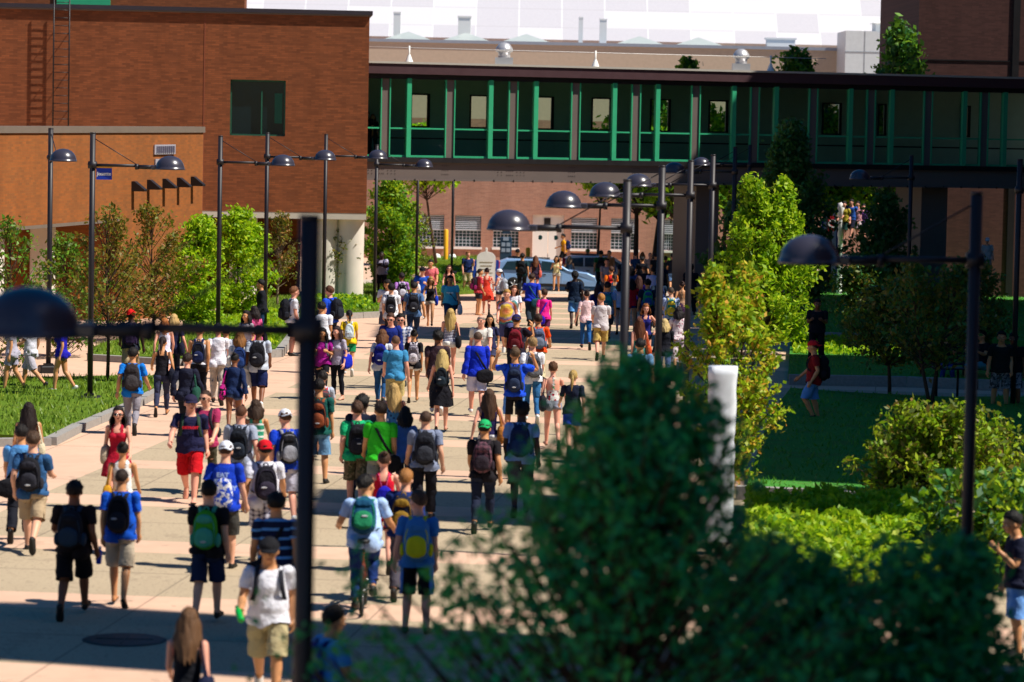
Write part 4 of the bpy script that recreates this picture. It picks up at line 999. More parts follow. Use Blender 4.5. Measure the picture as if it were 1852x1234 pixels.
mb.frame_box(O4, u4, prev, a1, -.3, 0, -1.8, zt4); mb.frame_box(O4, u4, a0, a1, -8, -.302, zt4 - .2, zt4 - .01); child('wall', mb, M['brick_pink'], T4)
lou = plain('louvre_slat', '#c4ccd8', .5); ww = MB
for a, b, z0, z1 in ops:
    if z0 < -1.6: continue
    mb = MB(); mb.frame_box(O4, u4, a, b, -.28, -.22, z0, z1); w_ = child('window', mb, M['winglass'], T4)
    mb = MB(); zm = z0 + (z1 - z0) * .52
    for k in range(8): mb.frame_box(O4, u4, a + .02, b - .02, -.20, -.08, zm + (z1 - zm) * k / 8 + .03, zm + (z1 - zm) * k / 8 + .055 + .03)
    for k in range(7): q0 = a + (b - a) * k / 7; mb.frame_box(O4, u4, q0, q0 + .03, -.21, -.17, z0, zm)
    for k in range(5): zz = z0 + (zm - z0) * k / 5; mb.frame_box(O4, u4, a, b, -.21, -.18, zz, zz + .03)
    mb.frame_box(O4, u4, a, b, -.2, -.1, zm - .02, zm + .06); mb.build('louvres', lou, w_, off=T4.location)
    mb = MB(); mb.frame_box(O4, u4, a - .06, b + .06, -.15, .1, z0 - .12, z0 - .003); mb.build('sill', M['white'], w_, off=T4.location)
mb = MB(); mb.frame_box(O4, u4, da, db, -.2, -.15, zd1 - .75, zd1)
child('door_transom', mb, M['white'], T4)
for k in (0, 1):
    q0 = da + (db - da) * k / 2; q1 = da + (db - da) * (k + 1) / 2; mb = MB(); mb.frame_box(O4, u4, q0 + .02, q1 - .02, -.19, -.14, -1.7, zd1 - .78); dd = child('door', mb, M['white'], T4)
    mb = MB(); c_ = O4 + u4 * ((q0 + q1) / 2) + Vector((u4.y, -u4.x, 0)) * -.135; V = [(c_.x + .13 * math.cos(i * .5236), c_.y, -.35 + .13 * math.sin(i * .5236) + .1) for i in range(12)]; mb.add(V, [tuple(range(12))]); mb.build('porthole', plain('dark_glass', '#123a3c', .1), dd, off=T4.location)
mb = MB(); s_ = S4(990, 404)[0]; mb.frame_box(O4, u4, s_ - .18, s_ + .18, -.13, -.1, zd1 - .62, zd1 - .18); child('door_plate', mb, M['dark'], T4)
# sloping white roof, beige wall and white block beyond
O5 = Vector((0, 232, 0)); u5 = Vector((1, 0, 0)); S5 = lambda px, py: on(O5, u5, px, py)
z5 = S5(1000, 82)[1]; T5 = empty('beige_hall', (0, 232, -1.5)); tag(T5, 'beige block hall with pyramid rooflights beyond the footbridge', 'building')
mb = MB(); mb.frame_box(O5, u5, -30, S5(1528, 110)[0], -16, 0, -1.6, z5 - .002); child('wall', mb, M['beige'], T5)
mb = MB(); mb.frame_box(O5, u5, -30, S5(1528, 110)[0], -16, .1, z5, z5 + .22); child('roof_edge', mb, plain('blue_grey_trim', '#8e98a8', .5), T5)
for px in (735, 842, 952, 1160, 1268):
    s_ = S5(px, 70)[0]; c_ = O5 + u5 * s_; mb = MB(); zz = z5 + .24; V = [(c_.x - 1.7, 234, zz), (c_.x + 1.7, 234, zz), (c_.x + 1.7, 237.4, zz), (c_.x - 1.7, 237.4, zz), (c_.x, 235.7, zz + .6)]; mb.add(V, [(0, 1, 4), (1, 2, 4), (2, 3, 4), (3, 0, 4), (3, 2, 1, 0)]); child('rooflight', mb, plain('rooflight_glass', '#a8b0ae', .4), T5)
for px, h_, w_ in ((714, 1.9, .5), (838, 1.7, .9), (1052, 1.8, .3), (1093, 1.7, .5), (1420, .6, 2.0)):
    s_ = S5(px, 70)[0]; mb = MB(); mb.box((s_, 236, z5 + h_ / 2 + .2), (w_, w_ if w_ < 1.5 else 1, h_)); mb.box((s_, 236, z5 + h_ + .26), (w_ * 1.1, min(w_, 1) * 1.1, .12)); child('roof_vent', mb, M['white'], T5)
O6 = Vector((0, 226, 0)); S6 = lambda px, py: on(O6, u5, px, py); T6 = empty('white_block', (S6(1590, 90)[0], 226, -1.5)); tag(T6, 'white panelled block with a small pyramid roof at the end of the beige hall', 'building')
a, b = S6(1529, 90)[0], S6(1668, 90)[0]; zt6 = S6(1600, 57)[1]; mb = MB(); mb.frame_box(O6, u5, a, b, -6, 0, -1.6, zt6); child('wall', mb, plain('white_panel', '#d4dade', .5), T6)
mb = MB()
for k in range(1, 4): q_ = a + (b - a) * k / 4; mb.frame_box(O6, u5, q_ - .02, q_ + .02, 0, .015, -1.6, zt6 - .01)
mb.frame_box(O6, u5, a, b, .0, .02, zt6 - 1.45, zt6 - 1.4); child('panel_joint', mb, plain('joint_grey', '#8a9098', .6), T6)
q_ = (a + b) / 2 + .8; mb = MB(); mb.box((q_, 229, zt6 + .3), (2.4, 2.4, .6)); mb.add([(q_ - 1.4, 227.6, zt6 + .6), (q_ + 1.4, 227.6, zt6 + .6), (q_ + 1.4, 230.4, zt6 + .6), (q_ - 1.4, 230.4, zt6 + .6), (q_, 229, zt6 + 1.3)], [(0, 1, 4), (1, 2, 4), (2, 3, 4), (3, 0, 4)]); child('pyramid_roof', mb, M['white'], T6)
def roofmat():
    n = NT('white_roof_panels'); p = pos(n); s = n.n('ShaderNodeSeparateXYZ'); n.t.links.new(p, s.inputs[0])
    cx = n.math('FLOOR', n.math('DIVIDE', s.outputs[0], 3.4)); cz = n.math('FLOOR', n.math('DIVIDE', s.outputs[2], 1.5)); cb = n.n('ShaderNodeCombineXYZ'); n.set(cb.inputs[0], cx); n.set(cb.inputs[1], cz)
    wn = n.n('ShaderNodeTexWhiteNoise'); n.t.links.new(cb.outputs[0], wn.inputs['Vector']); fx = n.math('FRACT', n.math('DIVIDE', s.outputs[0], 3.4)); fz = n.math('FRACT', n.math('DIVIDE', s.outputs[2], 1.5))
    f, _ = n.noise(p, 6, 2); c = n.mix(n.math('MULTIPLY', n.math('GREATER_THAN', wn.outputs['Value'], .45), n.math('MULTIPLY_ADD', f, .5, .3)), rgba('#c6c4c8'), rgba('#aeaab2'))
    c = n.mix(n.math('MULTIPLY', n.math('LESS_THAN', fx, .03), .5), c, (.75, .75, .75, 1)); c = n.mix(n.math('MULTIPLY', n.math('LESS_THAN', fz, .05), .4), c, rgba('#a8a4a8'))
    return n.done(n.bsdf(c, .6, 0, .3))
T7 = empty('fieldhouse', (0, 262, -1.5)); tag(T7, 'huge bright white sloping panel roof filling the top of the view', 'building')
z7 = P(1000, 72, 262).z; mb = MB(); L7, H7 = 120, 26
mb.add([(-60, 262, z7), (110, 262, z7), (110, 262 + 34, z7 + H7), (-60, 262 + 34, z7 + H7), (-60, 262 + 34.5, z7 + H7 - .4), (110, 262 + 34.5, z7 + H7 - .4), (110, 262.5, z7 - .4), (-60, 262.5, z7 - .4)], [(0, 1, 2, 3), (7, 6, 1, 0), (4, 5, 6, 7), (3, 2, 5, 4), (1, 6, 5, 2), (0, 3, 4, 7)]); child('sloping_roof', mb, roofmat(), T7)
mb = MB(); mb.frame_box(Vector((0, 263, 0)), u5, -60, 110, -2, 0, -1.6, z7 - .41); child('wall', mb, plain('pale_grey_wall', '#dcdce4', .6), T7)
mb = MB()
for px in range(620, 1560, 62): x_ = P(px, 70, 262.9).x; mb.box((x_, 262.96, z7 - 1.2), (.05, .05, 1.5))
child('panel_joint', mb, plain('joint_grey', '#8a9098', .6), T7)
# --- dark high-rise on the right, with unseen blocks added beside the walkway to shade it and the lawns
T8 = empty('brick_highrise', (24, 120, -1.5)); tag(T8, 'shaded dark brick high-rise rising behind the right end of the footbridge', 'building')
mb = MB(); x0 = P(1661, 70, 150).x
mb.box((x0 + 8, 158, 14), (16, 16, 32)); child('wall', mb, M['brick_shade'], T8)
mb = MB()
for zz in (9.4, 13.4): mb.box((x0 + 8, 149.985, zz), (16.0, .03, .05))
mb.box((P(1838, 70, 150).x, 149.97, 14), (.3, .06, 32)); child('wall_joint', mb, M['dark'], T8)
mb = MB(); mb.box((30.4, 68.85, 13), (12, 31.7, 32)); mb.box((30.4, 87, 8), (12, 4.6, 20)); mb.box((30.4, 96.7, 12.5), (12, 14.6, 29)); mb.box((31.5, 122.6, 14.7), (12, 37, 33)); mb.box((21.4, 95, 15), (5.9, 9, 34.5)); child('long_shade_caster', mb, M['brick_shade'], T8)  # unseen boxes from here on, heights and gaps shaped to cast the shadows
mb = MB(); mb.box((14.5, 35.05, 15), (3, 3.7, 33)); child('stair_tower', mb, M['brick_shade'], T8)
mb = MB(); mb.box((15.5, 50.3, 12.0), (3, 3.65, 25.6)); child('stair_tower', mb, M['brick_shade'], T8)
mb = MB(); mb.box((13, 16.5, 11.8), (7, 21, 25.6)); mb.box((13, 30, 6.7), (7, 5.9, 15.4)); child('near_shade_caster', mb, M['brick_shade'], T8)
# ------------------------------------------------------------------ street lamps
def lamp_parts():
    post = MB(); post.tube([(0, 0, 0.05), (0, 0, 5.96)], .062, 14); post.tube([(0, 0, 5.955), (0, 0, 5.985)], .064, 14)
    base = MB(); base.box((0, 0, .06), (.46, .46, .24), 0, 0, .03); base.box((0, 0, .2), (.22, .22, .06))
    arm = MB(); arm.tube([(0, 0, 5.27), (1.0, 0, 5.27)], .034, 10); arm.tube([(.96, 0, 5.25), (1.42, 0, 5.245)], .05, 10); arm.tube([(.95, 0, 5.25), (1.02, 0, 5.25)], .066, 10); arm.tube([(-.09, 0, 5.27), (.09, 0, 5.27)], .085, 10)
    rod = MB(); rod.tube([(.06, 0, 5.84), (.98, 0, 5.30)], .011, 6)
    head = MB(); prof = [(.318, -.03), (.328, -.03), (.33, .0), (.318, .006), (.312, .05), (.292, .11), (.25, .175), (.19, .228), (.11, .262), (.04, .275), (.001, .276)]
    head.lathe((1.72, 0, 5.23), prof, 32); head.box((1.40, 0, 5.245), (.2, .16, .1), 0, 0, .02); head.lathe((1.72, 0, 5.23), [(.001, -.012), (.318, -.012), (.318, -.03)], 32, 1)
    return [('post', post, [M['pole']]), ('base_plinth', base, [M['dark']]), ('arm', arm, [M['pole']]), ('stay_rod', rod, [M['pole']]), ('lamp_shade', head, [M['lampgrey'], plain('lamp_lens', '#b0b0a8', .3)])]
_lp = [(n_, b_.build(n_, m_)) for n_, b_, m_ in lamp_parts()]
_proto = [(n_, o_.data) for n_, o_ in _lp]
for n_, o_ in _lp: bpy.data.objects.remove(o_)
def lamp(px, py, Y, yaw, label):
    q = P(px, py, Y); root = empty('street_lamp', (q.x, q.y, q.z - 5.98)); root.rotation_euler = (0, 0, R(yaw)); tag(root, label, 'street lamp', 'arm lamps along the walkway')
    for n_, d_ in _proto: o_ = bpy.data.objects.new(n_, d_); COL.objects.link(o_); o_.parent = root
    return root
lamp(92, 232, 81, -72, 'dark lamp post by the low brick wing, its arm foreshortened')
lamp(168, 240, 73.0, -4, 'dark lamp post carrying a small blue banner on the front left lawn')
lamp(399, 246, 90.5, -4, 'dark lamp post standing before the lime green tree and the brick corner')
lamp(484, 240, 98, -4, 'dark lamp post crossing the brick wall below the square window')
lamp(590, 243, 109.5, -4, 'dark lamp post beside the pale round columns')
lamp(682, 262, 120, -4, 'dark lamp post close to the left end of the footbridge')
lamp(757, 262, 143, -4, 'slim lamp post under the footbridge by the green tree')
lamp(821, 268, 156, -4, 'slim lamp post under the footbridge in front of the louvred windows')
lamp(560, 390, 20.4, 180, 'very near blurred lamp post dividing the crowd, lamp cut by the frame')
lamp(1767, 348, 34.5, 180, 'near blurred lamp post on the right in front of the leafy bush')
lamp(1135, 325, 48.5, 178, 'lamp post with the largest sharp dome, before the white doors')
lamp(1198, 300, 58.5, 178, 'lamp post with a dark blue unlit dome, second of the right row')
lamp(1250, 290, 67, 178, 'lamp post with grey dome in front of the lime canopy, third of the right row')
lamp(1290, 280, 77, 178, 'lamp post with dome against the bridge girder, fourth of the right row')
lamp(1330, 266, 95, 178, 'lamp post with small dome below the bridge glass, fifth of the right row')
lamp(1357, 262, 118, 178, 'thin dark lamp post beside the shaded tree at the bridge')
lamp(1649, 281, 104, 196, 'lamp post lit against the black right part of the bridge')
lamp(1845, 288, 76, 5, 'dark lamp post at the shaded right edge')
# banner on the second left lamp
q = P(168, 300, 73.0); root = empty('pole_banner', (q.x + .08, q.y, P(183, 325, 73).z)); tag(root, 'small blue banner with gold top edge hung on a lamp post', 'banner')
z0, z1, zg = P(183, 325, 73).z, P(183, 304, 73).z, P(183, 298.5, 73).z; mb = MB()
mb.box((q.x + .25, q.y, (z0 + z1) / 2), (.34, .03, z1 - z0)); mb.build('blue_panel', plain('banner_blue', '#0c34a8', .6), root)
mb = MB(); mb.box((q.x + .25, q.y, (z1 + zg) / 2 + .002), (.34, .032, zg - z1)); mb.build('gold_panel', plain('banner_gold', '#e0a018', .6), root)
def text(name, s_, size, mat_, parent, loc, rot, ext=.002, bold=0.0):
    c = bpy.data.curves.new('tmp', 'FONT'); c.body = s_; c.size = size; c.extrude = ext; c.align_x = 'CENTER'; c.align_y = 'CENTER'; c.offset = bold
    o = bpy.data.objects.new('tmp', c); COL.objects.link(o); dg = bpy.context.evaluated_depsgraph_get(); me = bpy.data.meshes.new_from_object(o.evaluated_get(dg)); bpy.data.objects.remove(o)
    me.materials.clear(); me.materials.append(mat_); r_ = bpy.data.objects.new(name, me); COL.objects.link(r_); r_.parent = parent
    r_.location = Vector(loc) - (Vector(parent.location) if parent else Vector()); r_.rotation_euler = rot; return r_
text('lettering', 'Josette', .11, M['white'], root, (q.x + .25, q.y - .018, (z0 + z1) / 2 + .0), (R(90), 0, 0), .001, .002)
# ------------------------------------------------------------------ map sign, pay kiosk, bollards
def map_sign(px0, px1, py0, py1, Y, label):
    a, b = P(px0, py1, Y), P(px1, py1, Y); zt_ = P(px0, py0, Y).z; w_ = (b.x - a.x); gz = g(Y); cx = (a.x + b.x) / 2; root = empty('map_sign', (cx, Y, gz)); tag(root, label, 'sign', 'campus map signs')
    mb = MB(); pw = w_ * .72; n_ = 12; V = [(cx - pw / 2, gz + .1), (cx + pw / 2, gz + .1), (cx + pw / 2, zt_ - .35)] + [(cx + pw / 2 * math.cos(math.pi * k / n_), zt_ - .35 + .28 * math.sin(math.pi * k / n_)) for k in range(1, n_)] + [(cx - pw / 2, zt_ - .35)]
    m_ = len(V); mb.add([(x_, Y - .06, z_) for x_, z_ in V] + [(x_, Y + .06, z_) for x_, z_ in V], [tuple(range(m_)), tuple(range(2 * m_ - 1, m_ - 1, -1))] + [(i, m_ + i, m_ + (i + 1) % m_, (i + 1) % m_) for i in range(m_)]); mb.build('panel', plain('sign_white', '#ecebea', .5), root)
    for s_ in (-1, 1): mb = MB(); mb.box((cx + s_ * (w_ / 2 - w_ * .07), Y, (gz + zt_ - .45) / 2), (w_ * .12, .14, zt_ - .45 - gz)); mb.build('post', plain('sign_blue', '#0c3ca4', .5), root)
    mb = MB(); mb.box((cx, Y, zt_ - .03), (.1, .1, .26), 0, 0, .02); mb.build('finial', M['white'], root)
    mb = MB()
    for k in range(5): mb.box((cx, Y - .065, zt_ - .55 - k * .16), (pw * (.7 - .08 * (k % 3)), .008, .03))
    mb.build('text_lines', plain('sign_text', '#8a7a60', .7), root)
map_sign(855, 902, 452, 515, 150, 'white arched map sign with blue posts beside the parked car')
map_sign(1484, 1516, 380, 448, 168, 'white map sign with blue post glimpsed under the shaded bridge end')
a = P(905, 414, 176); b = P(925, 470, 176); root = empty('emergency_kiosk', ((a.x + b.x) / 2, 176, -1.56)); tag(root, 'dark blue kiosk with small square panels in front of the brick building', 'kiosk'); cx = (a.x + b.x) / 2
mb = MB(); mb.box((cx, 176, (a.z - 1.56 - .5) / 2 + .1), (.62, .5, a.z + 1.0), 0, 0, .04); mb.box((cx, 176, a.z), (.4, .36, .5)); mb.build('cabinet', plain('kiosk_blue', '#1c3c54', .4), root)
for ix, iz, w_ in ((-.13, 0, .2), (.13, 0, .2), (-.13, .3, .2), (.13, .3, .2), (0, -.3, .3)): mb = MB(); mb.box((cx + ix, 175.74, P(915, 442, 176).z - iz), (w_, .02, .2)); mb.build('panel', plain('kiosk_panel', '#8aa0b4', .4), root)
mb = MB(); mb.box((cx, 176, -1.0), (.3, .3, 1.2)); mb.build('pedestal', M['dark'], root)
for px, p0, p1, Y, lab in ((807, 415, 478, 178, 'tall yellow painted pole against the brick wall'), (955, 448, 475, 172, 'short yellow bollard above the roof of the parked car')):
    a, b = P(px, p0, Y), P(px, p1, Y); r_ = .12; mb = MB(); mb.lathe((a.x, Y, 0), [(r_, -1.6), (r_, a.z - .05), (r_ * .7, a.z), (.001, a.z + .01)], 14); o = mb.build('yellow_bollard', plain('safety_yellow', '#e0a410', .5)); tag(o, lab, 'bollard')
for px in (790, 818):
    a = P(px, 462, 180); mb = MB(); mb.lathe((a.x, 180, 0), [(.2, -1.6), (.22, a.z - .1), (.16, a.z + .05), (.001, a.z + .1)], 12); o = mb.build('white_bollard', M['white']); tag(o, 'squat white bollard %s the yellow pole' % ('left of' if px < 800 else 'right of'), 'bollard', 'white bollards')
# ------------------------------------------------------------------ parked car (an estate, side on, nose to the right)
def car(px0, px1, pyb, Y, label, paint, L=4.6, name='parked_car'):
    c0 = P((px0 + px1) / 2, pyb, Y); cx, gz = c0.x, g(Y) + .006; root = empty(name, (cx, Y, gz)); tag(root, label, 'car')
    prof = [(-2.28, .35), (-2.32, .62), (-2.25, .95), (-2.05, 1.36), (-1.75, 1.47), (-.3, 1.5), (.35, 1.42), (1.05, 1.02), (1.9, .90), (2.22, .75), (2.3, .5), (2.25, .3)]
    k = L / 4.62; ring = []
    secs = [(-.88, .0, .55), (-.9, .03, .8), (-.86, 0, 1.0), (-.7, 0, 1.0), (0, 0, 1.02), (.7, 0, 1.0), (.86, 0, 1.0), (.9, .03, .8), (.88, 0, .55)]
    V = []; N_ = len(prof)
    for yy in (-.9, -.86, -.6, 0, .6, .86, .9):
        for (x_, z_) in prof:
            inset = .16 * max(0, (z_ - .9) / .6); e = abs(yy) / .9; y2 = yy * (1 - inset) if abs(yy) > .5 else yy
            zz = z_ - (.04 if abs(yy) > .88 else 0) * (1 if z_ > .6 else 0); V.append((cx + x_ * k * (1 - .012 * (e > .95)), Y + y2, gz + zz))
    fs = [(i * N_ + j, (i + 1) * N_ + j, (i + 1) * N_ + j + 1, i * N_ + j + 1) for i in range(6) for j in range(N_ - 1)] + [tuple(range(N_))[::-1], tuple(range(6 * N_, 7 * N_))] + [(i * N_ + N_ - 1, (i + 1) * N_ + N_ - 1, (i + 1) * N_, i * N_) for i in range(6)]
    mb = MB(); mb.add(V, fs, 0, False); n_ = NT('car_paint'); m_ = n_.done(n_.bsdf(rgba(paint),   .35, .15, .5, Coat_Weight=.3)); mb.build('body', m_, root)
    gl = plain('car_glass', '#16303c', .1, 0, .7); yf = Y - .9 + .10
    for poly in ([(-1.95, 1.0), (-1.72, 1.36), (-1.15, 1.40), (-1.15, .98)], [(-1.07, .98), (-1.07, 1.40), (-.25, 1.41), (-.25, .97)], [(-.17, .97), (-.17, 1.41), (.28, 1.36), (.92, 1.0)]):
        mb = MB(); V = [(cx + x_ * k, Y - .905 * (1 - .16 * max(0, (z_ - .9) / .6)) - .008, gz + z_) for x_, z_ in poly]; mb.add(V, [tuple(range(len(V)))[::-1]]); mb.build('side_window', gl, root); mb = MB(); mb.add([(x_, 2 * Y - y_, z_) for x_, y_, z_ in V], [tuple(range(len(V)))]); mb.build('side_window', gl, root)
    mb = MB(); mb.add([(cx + .42 * k, Y - .68, gz + 1.40), (cx + .42 * k, Y + .68, gz + 1.40), (cx + 1.06 * k, Y + .74, gz + 1.03), (cx + 1.06 * k, Y - .74, gz + 1.03)], [(0, 1, 2, 3)]); mb.build('windscreen', gl, root)
    for xa_, xb_ in ((-1.05, -.22), (-.19, .78)):
        mb = MB(); mb.box((cx + (xa_ + xb_) / 2 * k, Y - .903, gz + .64), ((xb_ - xa_) * k, .02, .5), 0, 0, .008); dr = mb.build('door', m_, root); mb = MB(); mb.box((cx + (xa_ + .14) * k, Y - .92, gz + .8), (.16, .03, .03)); mb.build('handle', M['dark'], dr, off=root.location)
    mb = MB(); mb.box((cx, Y - .9, gz + .33), (3.4 * k, .05, .12)); mb.build('sill_trim', M['dark'], root)
    mb = MB(); mb.tube([(cx - 1.7, Y - .6, gz + 1.53), (cx + .2, Y - .6, gz + 1.5)], .025, 6); mb.tube([(cx - 1.7, Y + .6, gz + 1.53), (cx + .2, Y + .6, gz + 1.5)], .025, 6); mb.build('roof_rail', M['dark'], root)
    mb = MB(); mb.box((cx - 2.12 * k, Y - .74, gz + 1.12), (.16, .2, .5), 0, 0, .03); mb.build('tail_light', plain('tail_red', '#b01830', .3), root)
    mb = MB(); mb.box((cx + 2.12 * k, Y - .7, gz + .72), (.2, .3, .16), 0, 0, .03); mb.build('headlight', plain('lamp_glass', '#d8dce0', .15), root)
    for sx in (-1.42, 1.42):
        for sy in (-.84, .84):
            w_ = empty('wheel', (cx + sx * k - root.location.x, sy, .33)); w_.parent = root; mb = MB(); pr = [(.2, -.1), (.31, -.1), (.335, -.06), (.335, .06), (.31, .1), (.2, .1)]
            V = []; fs2 = []
            for j, (r_, d_) in enumerate(pr):
                for t in range(20): V.append((r_ * math.cos(t * math.pi / 10), d_, r_ * math.sin(t * math.pi / 10)))
            for j in range(5):
                for t in range(20): fs2.append((j * 20 + t, j * 20 + (t + 1) % 20, (j + 1) * 20 + (t + 1) % 20, (j + 1) * 20 + t))
            mesh_np('tyre', V, fs2, plain('tyre', '#101010', .8), w_)
            mb = MB(); d_ = -.085 if sy < 0 else .085
            mb.add([(.21 * math.cos(t * math.pi / 10), d_, .21 * math.sin(t * math.pi / 10)) for t in range(20)], [tuple(range(20)) if sy > 0 else tuple(range(19, -1, -1))])
            for t in range(5): a_ = t * 1.2566; mb.tube([(0, d_ * 1.05, 0), (.2 * math.cos(a_), d_ * 1.05, .2 * math.sin(a_))], .025, 5, 1)
            mesh_np('rim', np.array(mb.V), mb.F, [plain('rim_dark', '#3a3c40', .4, .6), plain('rim', '#b4b6ba', .3, .7)], w_, mb.M)
car(893, 1078, 522, 151.5, 'silver blue estate car parked side on behind the crowd', '#7fa4d0', 4.7)
car(1040, 1150, 505, 158.5, 'white saloon car half hidden behind the silver blue estate', '#d4d6da', 4.4)
# ------------------------------------------------------------------ white wrapped banner pole on the right, bench, table, bike rack
q = P(1302, 895, 49.5); zt_, zb_ = P(1302, 662, 49.5).z, P(1302, 895, 49.5).z; root = empty('wrapped_sign', (q.x, q.y, 0)); tag(root, 'tall sign wrapped in white plastic sheeting beside the orange tipped tree', 'sign')
V = []; rows, cols_ = 22, 20
for i in range(rows):
    t = i / (rows - 1); zz = .2 + (zt_ - .2) * t; pin = 1 - .10 * max(0, math.sin(t * 13.5)) ** 10 + .05 * (t > .93)
    for k in range(cols_):
        a_ = 2 * math.pi * k / cols_; ca, sa = math.cos(a_), math.sin(a_); w_ = .21 * pin * (1 + .025 * math.sin(a_ * 3 + i * 1.3) + .03 * math.sin(i * 2.1 + a_ * 5)); V.append((w_ * math.copysign(abs(ca) ** .55, ca), w_ * .7 * math.copysign(abs(sa) ** .55, sa), zz))
n_ = NT('plastic_sheet'); pm = n_.done(n_.bsdf(rgba('#dfe3ea'), .3, 0, .5))
mesh_np('plastic_wrap', V, grid_faces(rows, cols_) + [tuple(range((rows - 1) * cols_, rows * cols_))], pm, root)
mb = MB(); mb.tube([(q.x, q.y, 0), (q.x, q.y, .5)], .06, 10); mb.build('post', M['pole'], root)
q = P(1519, 470, 150); root = empty('wrapped_pipe', (q.x, q.y, g(150))); tag(root, 'thick white wrapped pipe standing beside the red sign under the bridge', 'pipe')
zA, zB, zC = P(1519, 366, 150).z, P(1519, 395, 150).z, P(1519, 475, 150).z; mb = MB(); mb.lathe((q.x, q.y, 0), [(.001, zA), (.15, zA - .05), (.17, zA - .25), (.15, zB), (.13, zB - .03), (.15, zB - .1), (.14, zB - .8), (.11, zB - .85), (.12, g(150) - .1)], 16); mb.build('pipe_body', M['white'], root)
q = P(1502, 404, 149); root = empty('red_sign', (q.x, q.y, g(149))); tag(root, 'narrow red sign with a white letter C on a dark post', 'sign')
zA, zB = P(1502, 391, 149).z, P(1502, 418, 149).z; mb = MB(); mb.box((q.x + .03, q.y, (zA + zB) / 2), (.26, .04, zA - zB)); mb.build('panel', plain('sign_red', '#c01828', .5), root); mb = MB(); mb.box((q.x - .14, q.y, (zA + g(149)) / 2), (.07, .07, zA - g(149))); mb.build('post', M['dark'], root)
text('lettering', 'C', .5, M['white'], root, (q.x + .06, q.y - .026, (zA + zB) / 2 - .02), (R(90), 0, 0), .001, .01)
q0, q1 = gp(1652, 700), gp(1835, 706); Yb = q0.y + 2; root = empty('park_bench', ((P(1652, 690, Yb).x + P(1835, 690, Yb).x) / 2, Yb, 0)); tag(root, 'long dark bench on the shaded path at the right', 'bench'); xa, xb = P(1652, 690, Yb).x, P(1835, 690, Yb).x; bm_ = plain('bench_blue_black', '#18242e', .6)
mb = MB(); 
for k in range(4): mb.box(((xa + xb) / 2, Yb - .3 + k * .12, .46), (xb - xa, .1, .04))
mb.build('seat', bm_, root); mb = MB()
for k in range(4): mb.box(((xa + xb) / 2, Yb + .18 + k * .015, .6 + k * .11), (xb - xa, .03, .09))
mb.build('backrest', bm_, root)
for x_ in (xa + .2, (xa + xb) / 2, xb - .2): mb = MB(); mb.box((x_, Yb - .28, .22), (.06, .06, .44)); mb.box((x_, Yb + .15, .45), (.06, .06, .95)); mb.box((x_, Yb - .06, .415), (.06, .5, .05)); mb.build('leg', M['dark'], root)
q = gp(1712, 722); zz = P(1712, 678, q.y).z; root = empty('cafe_table', (q.x, q.y, 0)); tag(root, 'small dark pedestal table in front of the shaded bench', 'table'); mb = MB(); mb.box((q.x, q.y, .74), (.75, .6, .04), 0, 0, .015); mb.build('tabletop', bm_, root)
for s_ in (-.25, .25): mb = MB(); mb.tube([(q.x + s_, q.y, 0), (q.x + s_, q.y, .72)], .03, 8); mb.build('leg', M['dark'], root)
for px, lab in ((361, 'black hoop bike rack on the plaza behind the lime tree'), (330, 'dark hoop bike rack nearer the brick wing')):
    q = gp(px, 576); a, b = P(px - 16, 548, q.y), P(px + 16, 572, q.y); mb = MB(); r_ = .12; x0, x1 = a.x, b.x; zt_ = .86; pts = [(x0, q.y, .0), (x0, q.y, zt_ - r_), (x0 + .03, q.y, zt_ - .03), (x0 + r_, q.y, zt_), (x1 - r_, q.y, zt_), (x1 - .03, q.y, zt_ - .03), (x1, q.y, zt_ - r_), (x1, q.y, 0)]
    mb.tube([(x_, y_, z_ + g(q.y)) for x_, y_, z_ in pts], .035, 8); o = mb.build('bike_rack', M['dark']); tag(o, lab, 'bike rack', 'hoop bike racks on the plaza')
